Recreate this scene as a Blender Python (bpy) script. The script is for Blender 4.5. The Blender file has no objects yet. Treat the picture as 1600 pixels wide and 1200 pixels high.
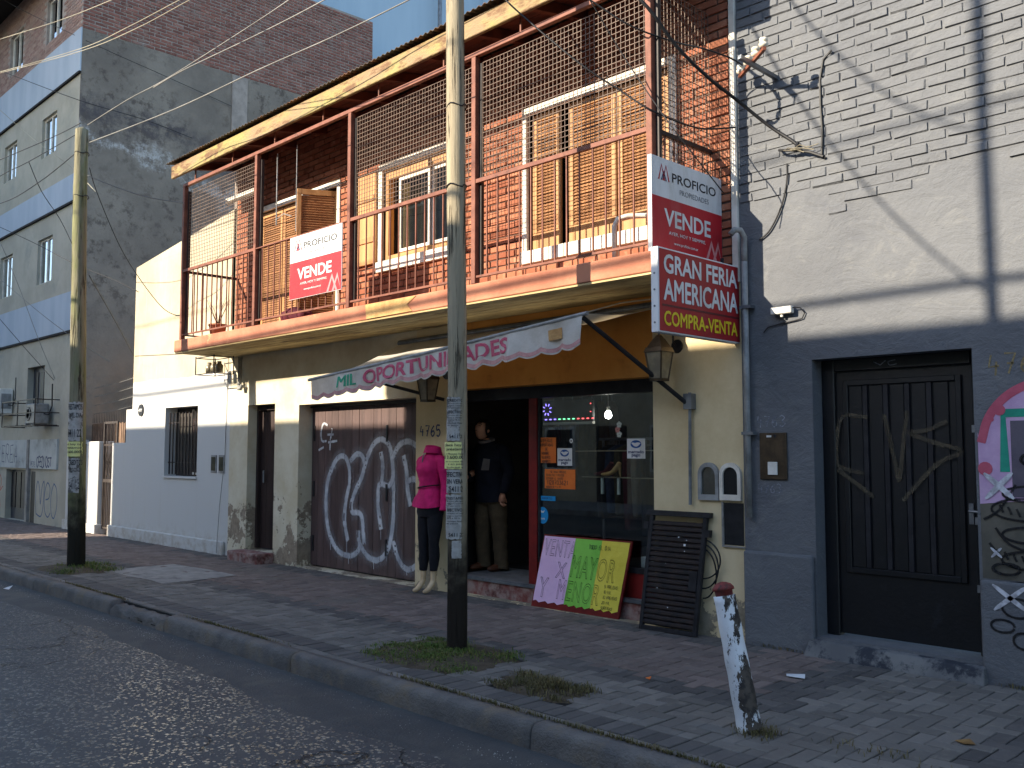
import bpy, bmesh, math, random
from math import sin, cos, pi, radians, sqrt, atan2
from mathutils import Vector, Matrix

# ------------------------------------------------------------------ camera, sky, sun, exposure
scene = bpy.context.scene
COL = scene.collection
cam_d = bpy.data.cameras.new('camera'); cam = bpy.data.objects.new('camera', cam_d); COL.objects.link(cam)
cam.location = (0.0, -6.47, 1.5)
cam.rotation_euler = (radians(90 + 4.11), 0, radians(45.34))
cam_d.sensor_width = 36.0; cam_d.lens = 36.0 * 1440 / 1600
cam_d.clip_start = 0.05; cam_d.clip_end = 3000
scene.camera = cam
scene.render.resolution_x = 1024; scene.render.resolution_y = 768
SUN_DIR = Vector((0.38, 1.0, -0.45)).normalized()      # the way the light travels
SUN_EL = math.asin(-SUN_DIR.z); SUN_ROT = atan2(-SUN_DIR.x, -SUN_DIR.y)
world = bpy.data.worlds.new('World'); scene.world = world; world.use_nodes = True
wn = world.node_tree.nodes; wl = world.node_tree.links
sky = wn.new('ShaderNodeTexSky'); sky.sky_type = 'NISHITA'; sky.sun_disc = False
sky.sun_elevation = SUN_EL; sky.sun_rotation = SUN_ROT
sky.air_density = 1.0; sky.dust_density = 0.7; sky.ozone_density = 2.0
bg = wn['Background']; bg.inputs['Strength'].default_value = 0.145
wl.new(sky.outputs['Color'], bg.inputs['Color'])
sun_d = bpy.data.lights.new('sun', 'SUN'); sun = bpy.data.objects.new('sun', sun_d); COL.objects.link(sun)
sun_d.energy = 4.1; sun_d.angle = radians(0.34); sun_d.color = (1.0, 0.88, 0.70)
sun.rotation_euler = SUN_DIR.to_track_quat('-Z', 'Y').to_euler(); sun.location = (-8, -22, 14)
scene.view_settings.view_transform = 'Standard'; scene.view_settings.look = 'None'
scene.view_settings.exposure = 1.5; scene.view_settings.gamma = 1.0
scene.view_settings.use_curve_mapping = False
scene.render.engine = 'CYCLES'
scene.cycles.use_denoising = True
scene.cycles.max_bounces = 7; scene.cycles.transparent_max_bounces = 16
scene.cycles.sample_clamp_indirect = 6.0
rnd = random.Random(11)

# ------------------------------------------------------------------ helpers
WPOS = {}
def lk(o): COL.objects.link(o); return o
def thing(name, label, cat, loc, group=None, kind=None):
    o = bpy.data.objects.new(name, None); lk(o); o.location = loc; o.empty_display_size = .1
    o['label'] = label; o['category'] = cat
    if group: o['group'] = group
    if kind: o['kind'] = kind
    WPOS[o.name] = Vector(loc)
    return o
def tag(o, label, cat, group=None):
    o['label'] = label; o['category'] = cat
    if group: o['group'] = group
    return o
def struct(o): o['kind'] = 'structure'; return o
def stuff(o): o['kind'] = 'stuff'; return o

class MB:
    def __init__(s): s.v = []; s.f = []; s.m = []; s.mi = 0; s.uv = None
    def add(s, vs, fs):
        n = len(s.v); s.v += [tuple(p) for p in vs]; s.f += [tuple(i + n for i in f) for f in fs]; s.m += [s.mi] * len(fs); return s
    def quad(s, a, b, c, d): return s.add([a, b, c, d], [(0, 1, 2, 3)])
    def box(s, x0, x1, y0, y1, z0, z1):
        if x0 > x1: x0, x1 = x1, x0
        if y0 > y1: y0, y1 = y1, y0
        if z0 > z1: z0, z1 = z1, z0
        return s.add([(x0,y0,z0),(x1,y0,z0),(x1,y1,z0),(x0,y1,z0),(x0,y0,z1),(x1,y0,z1),(x1,y1,z1),(x0,y1,z1)],
                     [(0,3,2,1),(4,5,6,7),(0,1,5,4),(1,2,6,5),(2,3,7,6),(3,0,4,7)])
    def hexa(s, p8):
        return s.add(p8, [(0,3,2,1),(4,5,6,7),(0,1,5,4),(1,2,6,5),(2,3,7,6),(3,0,4,7)])
    def bar(s, p, q, w, h, up=(0,0,1)):
        p = Vector(p); q = Vector(q); d = (q - p).normalized(); u = Vector(up)
        sd = d.cross(u)
        if sd.length < 1e-4: sd = d.cross(Vector((1,0,0)))
        sd.normalize(); u = sd.cross(d).normalized(); a = sd * w / 2; b = u * h / 2
        return s.hexa([p-a-b, p+a-b, q+a-b, q-a-b, p-a+b, p+a+b, q+a+b, q-a+b])
    def tube(s, pts, r, n=6, cap=True, jit=0, squash=None):
        pts = [Vector(p) for p in pts]; k = len(pts)
        rs = r if isinstance(r, (list, tuple)) else [r] * k
        d0 = (pts[1] - pts[0]).normalized()
        u = Vector((0,0,1)) if abs(d0.z) < .9 else Vector((1,0,0))
        base = len(s.v); prev = None
        for i, p in enumerate(pts):
            d = ((pts[min(i+1,k-1)] - pts[max(i-1,0)])).normalized()
            if prev is None: a = d.cross(u).normalized()
            else: a = (prev - d * prev.dot(d)).normalized()
            prev = a; b = d.cross(a)
            for j in range(n):
                t = 2*pi*j/n; rr = rs[i] * (1 + (rnd.uniform(-jit, jit) if jit else 0))
                s.v.append(tuple(p + a*cos(t)*rr + b*sin(t)*rr))
        fs = []
        for i in range(k-1):
            for j in range(n):
                fs.append((base+i*n+j, base+i*n+(j+1)%n, base+(i+1)*n+(j+1)%n, base+(i+1)*n+j))
        if cap: fs.append(tuple(base+j for j in reversed(range(n)))); fs.append(tuple(base+(k-1)*n+j for j in range(n)))
        s.f += fs; s.m += [s.mi]*len(fs); return s
    def lathe(s, prof, c, n=16, axis='z'):
        base = len(s.v); fs = []
        for (r, h) in prof:
            for j in range(n):
                t = 2*pi*j/n; a, b = r*cos(t), r*sin(t)
                s.v.append((c[0]+a, c[1]+b, c[2]+h) if axis == 'z' else ((c[0]+a, c[1]+h, c[2]+b) if axis == 'y' else (c[0]+h, c[1]+a, c[2]+b)))
        for i in range(len(prof)-1):
            for j in range(n):
                fs.append((base+i*n+j, base+i*n+(j+1)%n, base+(i+1)*n+(j+1)%n, base+(i+1)*n+j))
        fs.append(tuple(base+j for j in reversed(range(n)))); fs.append(tuple(base+(len(prof)-1)*n+j for j in range(n)))
        s.f += fs; s.m += [s.mi]*len(fs); return s
    def poly(s, pts, ext=None):                        # planar polygon, optional extrusion vector
        pts = [Vector(p) for p in pts]; n = len(pts)
        if ext is None: return s.add(pts, [tuple(range(n))])
        e = Vector(ext)
        return s.add(pts + [p + e for p in pts], [tuple(range(n)), tuple(reversed(range(n, 2*n)))] + [(i, i+n, (i+1)%n+n, (i+1)%n) for i in range(n)])
    def mesh(s, name, mats, smooth=False):
        me = bpy.data.meshes.new(name); me.from_pydata(s.v, [], s.f)
        for m in (mats if isinstance(mats, (list, tuple)) else [mats]): me.materials.append(m)
        if any(s.m): me.polygons.foreach_set('material_index', s.m)
        if smooth: me.polygons.foreach_set('use_smooth', [True]*len(s.f))
        if s.uv:
            ul = me.uv_layers.new(name='UVMap')
            for lp in me.loops: ul.data[lp.index].uv = s.uv[lp.vertex_index]
        me.update(); return me
    def build(s, name, mats, parent=None, smooth=False, bevel=0, seg=1, recalc=False):
        me = s.mesh(name, mats, smooth)
        if recalc or bevel:
            bm = bmesh.new(); bm.from_mesh(me); bmesh.ops.recalc_face_normals(bm, faces=bm.faces)
            if bevel:
                es = [e for e in bm.edges if len(e.link_faces) == 2 and e.calc_face_angle(0) > .6]
                bmesh.ops.bevel(bm, geom=es, offset=bevel, segments=seg, affect='EDGES', profile=.5, clamp_overlap=True)
            bm.to_mesh(me); bm.free()
        return ob(name, me, parent)
def ob(name, me, parent=None, wloc=(0,0,0)):
    o = bpy.data.objects.new(name, me); lk(o); w = Vector(wloc)
    if parent is not None:
        o.parent = parent; o.location = w - WPOS[parent.name]
    else: o.location = w
    WPOS[o.name] = w
    return o
def copies(name, me, parent, locs):
    r = []
    for l in locs: r.append(ob(name, me, parent, l))
    return r

def frame(o, u, v):                                     # plane mapping: (a, b, off) -> point
    o = Vector(o); u = Vector(u).normalized(); v = Vector(v).normalized(); n = u.cross(v)
    return lambda a, b, c=0: o + u*a + v*b + n*c
def wallmap(y):                                         # a wall that faces -y: a = x, b = z, off towards the street
    return lambda a, b, c=0: Vector((a, y - c, b))

_tc = {}
def text2d(body, bold=0.0, shear=0.0, space=1.0, outline=0.0):
    key = (body, bold, shear, space, outline)
    if key in _tc: return _tc[key]
    cu = bpy.data.curves.new('t', 'FONT'); cu.body = body; cu.size = 1.0; cu.offset = bold; cu.shear = shear; cu.space_character = space
    cu.resolution_u = 3; cu.align_x = 'LEFT'
    if outline: cu.fill_mode = 'NONE'; cu.bevel_depth = outline; cu.bevel_resolution = 0
    o = bpy.data.objects.new('t', cu); lk(o); bpy.context.view_layer.update()
    me = bpy.data.meshes.new_from_object(o.evaluated_get(bpy.context.evaluated_depsgraph_get()))
    vs = [tuple(v.co) for v in me.vertices]; fs = [tuple(p.vertices) for p in me.polygons]
    bpy.data.objects.remove(o); bpy.data.curves.remove(cu); bpy.data.meshes.remove(me)
    x0 = min(v[0] for v in vs); x1 = max(v[0] for v in vs); y0 = min(v[1] for v in vs); y1 = max(v[1] for v in vs)
    r = ([((v[0]-x0)/(x1-x0), (v[1]-y0)/(y1-y0)) for v in vs], fs); _tc[key] = r
    return r
def put_text(mb, mp, body, a0, a1, b0, b1, off=.002, bold=.02, shear=0, space=1.0, outline=0.0, slope=0.0):
    if 'M' in body and bold > 0 and not outline:             # a thick M folds over itself: thicken by overlaid copies
        e = bold*(b1-b0)*1.25
        for q, (dx, dz) in enumerate(((-e,0),(e,0),(0,-e),(0,e),(0,0))): put_text(mb, mp, body, a0+dx, a1+dx, b0+dz, b1+dz, off+.00015*q, 0, shear, space, 0, slope)
        return mb
    vs, fs = text2d(body, bold, shear, space, outline)
    return mb.add([mp(a0+(a1-a0)*x, b0+(b1-b0)*y+slope*(a1-a0)*x, off) for x, y in vs], fs)

GL = {'A':['0,0 2,6 4,0','.8,2 3.2,2'],'B':['0,0 0,6 3,6 3.6,5 3,3.3 0,3.2','3,3.2 4,2 3.2,0 0,0'],'C':['4,5 2.5,6 .5,5 0,3 .5,1 2.5,0 4,1'],'D':['0,0 0,6 2.5,5.6 4,3 2.5,.3 0,0'],
'E':['4,6 0,6 0,0 4,0','0,3 3,3'],'F':['4,6 0,6 0,0','0,3 3,3'],'G':['4,5 2,6 0,4 0,2 2,0 4,1 4,3 2.5,3'],'H':['0,0 0,6','4,0 4,6','0,3 4,3'],'I':['2,0 2,6'],'J':['4,6 4,1 2,0 0,1.5'],
'K':['0,0 0,6','4,6 0,3 4,0'],'L':['0,6 0,0 4,0'],'M':['0,0 0,6 2,2.5 4,6 4,0'],'N':['0,0 0,6 4,0 4,6'],'O':['2,6 .3,5 0,3 .3,1 2,0 3.7,1 4,3 3.7,5 2,6'],'P':['0,0 0,6 3,6 4,4.6 3,3 0,3'],
'Q':['2,6 0,3 2,0 4,3 2,6','2.5,1.5 4,0'],'R':['0,0 0,6 3,6 4,4.6 3,3 0,3','1.5,3 4,0'],'S':['4,5 2,6 .3,5 .6,3.6 3.4,2.5 3.8,1 2,0 0,1'],'T':['0,6 4,6','2,6 2,0'],'U':['0,6 0,1.5 1.5,0 3,.3 4,2 4,6'],'V':['0,6 2,0 4,6'],
'W':['0,6 1,0 2,4 3,0 4,6'],'X':['0,0 4,6','0,6 4,0'],'Y':['0,6 2,3 4,6','2,3 2,0'],'Z':['0,6 4,6 0,0 4,0'],'0':['2,6 .3,5 0,3 .3,1 2,0 3.7,1 4,3 3.7,5 2,6'],'1':['.8,4.6 2.2,6 2.2,0'],
'2':['0,5 2,6 3.8,4.8 3,3 0,0 4,0'],'3':['.3,5.4 2,6 3.7,4.8 2,3.3 3.9,1.8 2,0 0,.8'],'4':['1,6 0,2.6 3.6,2.6','2.8,4.2 2.6,0'],'5':['3.8,6 .6,6 .4,3.4 2.6,3.8 3.9,2 2.4,0 .2,.6'],'6':['3.4,6 1,4 0,1.6 1.8,0 3.6,1.4 2.4,3 .4,2'],
'7':['0,6 4,6 1.4,0','.8,3 3.2,3.2'],'8':['2,3.2 .4,4.6 2,6 3.6,4.6 2,3.2 .1,1.5 2,0 3.9,1.5 2,3.2'],'9':['3.6,4.4 2,3 .3,4.6 2,6 3.6,4.6 2.6,0'],'.':['1.8,0 2.2,.4'],'*':['1.5,2.6 2.5,3.4'],'$':['4,5 2,5.6 .3,4.6 3.6,2 2,.6 0,1.2','2,6.4 2,0'],' ':[]}
def catmull(pts, n):
    if len(pts) < 3: return [tuple(pts[0][k]+(pts[1][k]-pts[0][k])*i/n for k in (0,1)) for i in range(n+1)]
    out = []; P = [pts[0]] + list(pts) + [pts[-1]]
    for i in range(1, len(P)-2):
        p0, p1, p2, p3 = P[i-1:i+3]
        for j in range(n):
            t = j/n
            out.append(tuple(.5*((2*p1[k])+(-p0[k]+p2[k])*t+(2*p0[k]-5*p1[k]+4*p2[k]-p3[k])*t*t+(-p0[k]+3*p1[k]-3*p2[k]+p3[k])*t**3) for k in (0,1)))
    out.append(tuple(pts[-1])); return out
def ribbon(mb, mp, pts, w, off=.002, smooth=6, drop=None, across=1, taper=False, jit=0.0):
    P = catmull([tuple(p[:2]) for p in pts], smooth) if smooth > 1 else pts
    if drop or jit:                                     # resample finely
        Q = [P[0]]
        for a, b in zip(P, P[1:]):
            L = sqrt((b[0]-a[0])**2+(b[1]-a[1])**2); k = max(1, int(L/.008))
            Q += [(a[0]+(b[0]-a[0])*i/k, a[1]+(b[1]-a[1])*i/k) for i in range(1, k+1)]
        P = Q
    n = len(P); rows = []
    for i in range(n):
        dx = P[min(i+1,n-1)][0]-P[max(i-1,0)][0]; dy = P[min(i+1,n-1)][1]-P[max(i-1,0)][1]
        L = sqrt(dx*dx+dy*dy) or 1; nx, ny = -dy/L, dx/L
        ww = w * (1 + (rnd.uniform(-jit, jit) if jit else 0))
        if taper: ww *= .35 + .65*sin(pi*min(1, max(0, i/(n-1)))) ** .5
        rows.append([(P[i][0]+nx*ww*(k/across-.5), P[i][1]+ny*ww*(k/across-.5)) for k in range(across+1)])
    for i in range(n-1):
        for k in range(across):
            q = [rows[i][k], rows[i+1][k], rows[i+1][k+1], rows[i][k+1]]
            if drop and drop(sum(p[0] for p in q)/4, sum(p[1] for p in q)/4): continue
            mb.add([mp(p[0], p[1], off) for p in q], [(0,1,2,3)])
            if mb.uv is not None: mb.uv += [(i/n, k/across), ((i+1)/n, k/across), ((i+1)/n, (k+1)/across), (i/n, (k+1)/across)]
    return mb
def hand(mb, mp, txt, a0, b0, h, w=.012, adv=.95, off=.002, wob=.25, slope=0.0):   # hand lettering made of strokes
    x = a0; sc = h/6
    for ch in txt.upper():
        for st in GL.get(ch, []):
            pts = [tuple(float(t) for t in q.split(',')) for q in st.split()]
            pts = [(x+(p[0]+rnd.uniform(-wob,wob))*sc*.8, b0+slope*(x-a0)+(p[1]+rnd.uniform(-wob,wob))*sc) for p in pts]
            sm = 4 if ch in 'BCDGJOPQRSU02356890$' else 1
            ribbon(mb, mp, pts, w, off, sm)
        x += h*adv*.8 if ch not in 'I1.*' else h*.5
    return x
# ------------------------------------------------------------------ materials (procedural)
def S(r, g, b):
    f = lambda c: (c/255/12.92) if c/255 <= .04045 else ((c/255+.055)/1.055)**2.4
    return (f(r), f(g), f(b))
class ND:
    def __init__(s, name):
        s.m = bpy.data.materials.new(name); s.m.use_nodes = True; s.nt = s.m.node_tree; s.N = s.nt.nodes; s.L = s.nt.links
        s.b = s.N['Principled BSDF']; s._pos = None
    def n(s, t, **k):
        x = s.N.new(t)
        for a, v in k.items(): setattr(x, a, v)
        return x
    def lk(s, a, b): s.L.new(a, b)
    def setin(s, node, key, val):
        if hasattr(val, 'is_linked') or isinstance(val, bpy.types.NodeSocket): s.lk(val, node.inputs[key])
        else: node.inputs[key].default_value = (val + (1,)) if isinstance(val, tuple) and len(val) == 3 and node.inputs[key].type == 'RGBA' else val
    def pos(s, st=(1,1,1)):
        if s._pos is None: s._pos = s.n('ShaderNodeNewGeometry').outputs['Position']
        if st == (1,1,1): return s._pos
        v = s.n('ShaderNodeVectorMath', operation='MULTIPLY'); s.lk(s._pos, v.inputs[0]); v.inputs[1].default_value = st
        return v.outputs[0]
    def noise(s, scale, detail=5, rough=.6, st=(1,1,1), dist=0.0):
        x = s.n('ShaderNodeTexNoise'); s.lk(s.pos(st), x.inputs['Vector']); x.inputs['Scale'].default_value = scale
        x.inputs['Detail'].default_value = detail; x.inputs['Roughness'].default_value = rough; x.inputs['Distortion'].default_value = dist
        return x.outputs['Fac']
    def voro(s, scale, feat='F1', st=(1,1,1), out='Distance'):
        x = s.n('ShaderNodeTexVoronoi', feature=feat); s.lk(s.pos(st), x.inputs['Vector']); x.inputs['Scale'].default_value = scale
        return x.outputs[out]
    def ramp(s, fac, lo, hi, a=0.0, b=1.0):
        x = s.n('ShaderNodeMapRange'); s.setin(x, 'Value', fac); x.inputs['From Min'].default_value = lo; x.inputs['From Max'].default_value = hi
        x.inputs['To Min'].default_value = a; x.inputs['To Max'].default_value = b; x.interpolation_type = 'SMOOTHSTEP'; return x.outputs[0]
    def math(s, op, a, b=0.0):
        x = s.n('ShaderNodeMath', operation=op); s.setin(x, 0, a); s.setin(x, 1, b); return x.outputs[0]
    def mix(s, fac, a, b, blend='MIX'):
        x = s.n('ShaderNodeMixRGB', blend_type=blend); s.setin(x, 'Fac', fac); s.setin(x, 'Color1', a); s.setin(x, 'Color2', b); return x.outputs[0]
    def axis(s, k):
        x = s.n('ShaderNodeSeparateXYZ'); s.lk(s.pos(), x.inputs[0]); return x.outputs[k]
    def rand(s):
        a = s.n('ShaderNodeObjectInfo').outputs['Random']; b = s.n('ShaderNodeNewGeometry').outputs['Random Per Island']
        return s.math('FRACT', s.math('ADD', a, b))
    def done(s, col, rough=.85, bump=None, bstr=.2, bdist=.01, spec=.3, metal=0.0):
        s.setin(s.b, 'Base Color', col); s.setin(s.b, 'Roughness', rough); s.b.inputs['Specular IOR Level'].default_value = spec; s.b.inputs['Metallic'].default_value = metal
        if bump is not None:
            x = s.n('ShaderNodeBump'); x.inputs['Strength'].default_value = bstr; x.inputs['Distance'].default_value = bdist
            s.lk(bump, x.inputs['Height']); s.lk(x.outputs[0], s.b.inputs['Normal'])
        return s.m
def mk(name, c1, c2=None, scale=3, rough=.85, bstr=.25, bscale=70, stain=None, sscale=1.3, sth=.57, ssoft=.07, rand=0, spec=.3, metal=0.0, st=(1,1,1), bdist=.01):
    d = ND(name); c2 = c2 or tuple(x*.75 for x in c1)
    col = d.mix(d.ramp(d.noise(scale, 6, .65, st), .35, .65), c1, c2)
    if stain: col = d.mix(d.ramp(d.noise(sscale, 8, .7, st), sth-ssoft, sth+ssoft), col, stain)
    if rand:
        col = d.mix(1.0, col, d.ramp(d.rand(), 0, 1, 1-rand, 1+rand*.6), 'MULTIPLY')
    return d.done(col, rough, d.noise(bscale, 4, .6, st), bstr, bdist, spec, metal)

MT = {}
# plain paints, metals, fabrics
MT['white_trim'] = mk('white_trim', S(226,220,208), S(200,192,178), 4, .6, .1)
MT['rust_paint'] = mk('rust_paint', S(130,80,62), S(106,62,48), 6, .6, .15, 50, S(72,44,36), 5, .64)
MT['dark_metal'] = mk('dark_metal', S(40,40,44), S(26,26,30), 8, .5, .1, 60)
MT['black_bar'] = mk('black_bar', S(34,32,34), S(52,42,40), 12, .5, .1)
MT['galv'] = mk('galv', S(128,132,136), S(100,104,110), 6, .45, .1, metal=.6)
MT['cage_wire'] = mk('cage_wire', S(120,100,86), S(94,76,66), 14, .55, .05)
MT['cable_black'] = mk('cable_black', S(26,26,28), S(40,40,42), 3, .55, .05)
MT['cable_grey'] = mk('cable_grey', S(150,148,142), S(110,108,104), 1, .6, .05)
MT['cable_pale'] = mk('cable_pale', S(176,168,146), S(136,128,110), .6, .6, .05)
MT['porcelain'] = mk('porcelain', S(226,218,200), S(200,190,170), 8, .25, .02, spec=.5)
MT['white_plastic'] = mk('white_plastic', S(224,222,214), S(204,200,190), 6, .45, .05)
MT['grey_plastic'] = mk('grey_plastic', S(150,150,148), S(120,120,118), 6, .5, .05)
MT['slab_terracotta'] = mk('slab_terracotta', S(186,124,96), S(166,104,80), 2.2, .8, .35, 30, S(196,150,110), 2.6, .63, .03)
MT['slab_patch'] = mk('slab_patch', S(196,158,104), S(170,130,84), 6, .9, .6, 40)
MT['board_soffit'] = mk('board_soffit', S(196,176,130), S(150,128,88), 3, .85, .4, 30, S(96,80,62), 3.5, .62, .05, rand=.2, st=(.25,1,1))
MT['fascia_wood'] = mk('fascia_wood', S(146,122,94), S(152,142,88), 3.2, .85, .9, 26, S(112,84,62), 6, .54, .08, st=(.5,1.5,1.5))
MT['rafter'] = mk('rafter', S(96,48,34), S(70,34,26), 5, .8, .3)
MT['roof_sheet'] = mk('roof_sheet', S(92,80,66), S(60,52,46), 4, .6, .3, stain=S(120,84,54), sscale=3, metal=.2)
MT['shutter_wood'] = mk('shutter_wood', S(164,118,80), S(140,98,66), 7, .6, .3, 40, S(120,84,58), 5, .62, .06, rand=.16, st=(1,1,.3))
MT['frame_wood'] = mk('frame_wood', S(184,138,90), S(162,116,72), 6, .55, .2, 40, rand=.1, st=(1,1,.25))
MT['garage_wood'] = mk('garage_wood', S(92,74,71), S(76,61,59), 4, .7, .5, 40, S(106,92,86), 7, .66, .04, rand=.14, st=(2.5,1,.25))
MT['dark_door'] = mk('dark_door', S(58,44,42), S(44,34,32), 4, .6, .3, 40, rand=.1, st=(2,1,.3))
MT['black_door'] = mk('black_door', S(22,24,28), S(16,18,21), 3, .42, .2, 30, S(32,35,40), 3, .66, .06, spec=.4)
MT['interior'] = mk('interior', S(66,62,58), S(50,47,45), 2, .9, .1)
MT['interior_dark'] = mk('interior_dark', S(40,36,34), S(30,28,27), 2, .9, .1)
MT['red_frame'] = mk('red_frame', S(122,30,28), S(98,24,24), 5, .45, .12, 40)
MT['step_red'] = mk('step_red', S(120,66,60), S(150,130,122), 7, .85, .5, 30, S(86,50,46), 4, .58)
MT['step_top'] = mk('step_top', S(132,130,128), S(104,102,100), 5, .6, .2)
MT['stone_step'] = mk('stone_step', S(116,115,113), S(92,92,93), 3, .85, .5, 25, S(50,53,60), 4, .56, .05)
MT['sign_white'] = mk('sign_white', S(220,220,220), S(208,208,208), 3, .5, .05, 40, S(190,188,182), 2.2, .60, .12, st=(2,2,.5))
MT['sign_red'] = mk('sign_red', S(182,36,46), S(166,30,40), 2, .5, .05, 40, S(176,62,66), 2.0, .58, .14, st=(2,2,.5))
MT['sign_red2'] = mk('sign_red2', S(166,36,40), S(148,30,35), 2, .45, .05, 40, S(150,54,54), 2.0, .58, .14, st=(2,2,.5))
MT['ink_dark'] = mk('ink_dark', S(36,38,46), S(30,32,38), 3, .5, .0)
MT['ink_grey'] = mk('ink_grey', S(96,98,106), S(90,92,98), 3, .5, .0)
MT['ink_yellow'] = mk('ink_yellow', S(222,196,44), S(212,186,40), 3, .5, .0)
MT['ink_navy'] = mk('ink_navy', S(34,46,96), S(30,40,84), 3, .5, .0)
MT['ink_pink'] = mk('ink_pink', S(202,136,136), S(190,120,124), 3, .5, .0)
MT['ink_brown'] = mk('ink_brown', S(96,38,40), S(90,34,36), 3, .5, .0)
MT['awn_green'] = mk('awn_green', S(46,150,112), S(58,138,108), 20, .8, .1)
MT['awn_red'] = mk('awn_red', S(172,66,92), S(186,96,116), 24, .8, .1)
MT['awn_pink'] = mk('awn_pink', S(196,150,146), S(176,130,128), 10, .9, .3)
MT['niche_shade'] = mk('niche_shade', S(22,22,24), S(34,34,36), 12, .7, .1)  # near-black colour for the shade inside the meter niche
MT['spray_white'] = mk('spray_white', S(206,208,214), S(150,150,156), 16, .7, .1)
MT['spray_blue'] = mk('spray_blue', S(66,96,140), S(90,116,150), 14, .7, .1)
MT['spray_red'] = mk('spray_red', S(190,90,70), S(200,120,100), 14, .7, .1)
MT['spray_khaki'] = mk('spray_khaki', S(78,72,58), S(52,50,46), 12, .7, .1)
MT['chalk'] = mk('chalk', S(150,152,160), S(90,96,108), 60, .9, .1)
MT['chalk_ochre'] = mk('chalk_ochre', S(150,134,96), S(110,98,72), 60, .9, .1)
MT['mural_pink'] = mk('mural_pink', S(196,166,196), S(176,146,180), 3, .8, .2)
MT['mural_rose'] = mk('mural_rose', S(186,92,110), S(170,80,98), 6, .8, .2)
MT['mural_green'] = mk('mural_green', S(44,148,124), S(38,130,110), 6, .8, .2)
MT['mural_grey'] = mk('mural_grey', S(96,90,100), S(84,78,90), 5, .8, .2)
MT['mural_khaki'] = mk('mural_khaki', S(100,96,86), S(82,80,72), 4, .8, .2)
MT['gate_paint'] = mk('gate_paint', S(70,62,58), S(50,44,42), 8, .6, .1)
MT['slat_brown'] = mk('slat_brown', S(126,102,84), S(104,82,66), 5, .7, .2, rand=.2)
MT['pink_fabric'] = mk('pink_fabric', S(206,28,104), S(180,20,88), 9, .8, .35, 24)
MT['black_fabric'] = mk('black_fabric', S(20,20,26), S(28,28,34), 9, .8, .3, 30)
MT['mannequin_skin'] = mk('mannequin_skin', S(206,180,144), S(190,162,126), 6, .45, .03)
MT['navy_fabric'] = mk('navy_fabric', S(22,25,36), S(16,18,28), 9, .9, .4, 26)
MT['grey_fabric'] = mk('grey_fabric', S(120,112,108), S(104,98,94), 9, .9, .4, 26)
MT['khaki_fabric'] = mk('khaki_fabric', S(98,82,60), S(82,68,50), 7, .9, .5, 22)
MT['skin'] = mk('skin', S(206,150,118), S(190,132,102), 14, .55, .08)
MT['hair'] = mk('hair', S(24,20,18), S(38,32,28), 40, .6, .3)
MT['shoe_brown'] = mk('shoe_brown', S(104,62,42), S(80,48,34), 12, .5, .1)
MT['jeans'] = mk('jeans', S(48,66,96), S(34,48,74), 14, .9, .3)
MT['olive_fabric'] = mk('olive_fabric', S(74,70,52), S(56,54,40), 9, .9, .4)
MT['wine_fabric'] = mk('wine_fabric', S(92,36,48), S(70,28,38), 9, .9, .4)
MT['beige_shoe'] = mk('beige_shoe', S(206,172,120), S(184,150,100), 12, .4, .05)
MT['orange_card'] = mk('orange_card', S(226,122,52), S(214,108,44), 3, .7, .05)
MT['sticker_blue'] = mk('sticker_blue', S(40,150,206), S(34,138,196), 3, .4, .0)
MT['sticker_navy'] = mk('sticker_navy', S(30,82,150), S(26,74,140), 3, .4, .0)
MT['paper_pink'] = mk('paper_pink', S(232,196,226), S(224,184,218), 3, .3, .35, 9, spec=.5, bdist=.02)
MT['paper_green'] = mk('paper_green', S(140,208,86), S(126,198,76), 3, .3, .35, 9, spec=.5, bdist=.02)
MT['paper_yellow'] = mk('paper_yellow', S(232,216,84), S(222,204,72), 3, .3, .35, 9, spec=.5, bdist=.02)
MT['paper_white'] = mk('paper_white', S(178,175,170), S(150,147,142), 9, .8, .4, 60, S(98,95,90), 12, .56, .05)
MT['paper_lemon'] = mk('paper_lemon', S(228,226,150), S(214,212,140), 9, .8, .2, 50)
MT['flower_white'] = mk('flower_white', S(220,226,214), S(200,206,196), 9, .6, .0)
MT['flower_pink'] = mk('flower_pink', S(214,150,140), S(200,136,128), 9, .6, .0)
MT['brass'] = mk('brass', S(84,70,54), S(64,54,42), 10, .45, .15, metal=.4)
MT['lamp_glass'] = mk('lamp_glass', S(150,140,116), S(120,112,96), 8, .25, .05, spec=.5)
MT['concrete'] = mk('concrete', S(150,146,140), S(126,122,118), 4, .9, .5, 40, S(98,96,94), 2, .6)
MT['kerb'] = mk('kerb', S(118,112,106), S(96,92,89), 3.5, .9, .9, 55, S(124,110,92), 2.2, .58, .1, bdist=.015)
MT['dirt'] = mk('dirt', S(92,80,64), S(70,60,48), 9, .95, .9, 40, bdist=.02)
MT['sand_joint'] = mk('sand_joint', S(46,42,39), S(34,32,30), 8, .95, .5, 60)
MT['wood_brown'] = mk('wood_brown', S(120,80,56), S(100,66,46), 6, .7, .3)  # mid brown wood, paler than the dark door planks
MT['tin_door'] = mk('tin_door', S(62,66,74), S(48,52,60), 3, .5, .2)
MT['grey_green_wall'] = mk('grey_green_wall', S(178,172,156), S(162,157,142), 1.2, .9, .2, 60, S(146,148,138), .9, .62, .1)
MT['blue_band'] = mk('blue_band', S(176,186,196), S(162,174,186), 1.4, .9, .2, 60, st=(1,1,.2))
MT['blue_wall'] = mk('blue_wall', S(172,192,206), S(158,180,196), .5, .9, .15, 30, st=(1,1,.15))
MT['opp_wall_a'] = mk('opp_wall_a', S(190,176,150), S(170,156,130), 1, .9, .2, 30)
MT['opp_wall_b'] = mk('opp_wall_b', S(160,150,142), S(140,130,122), 1, .9, .2, 30)
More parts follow.
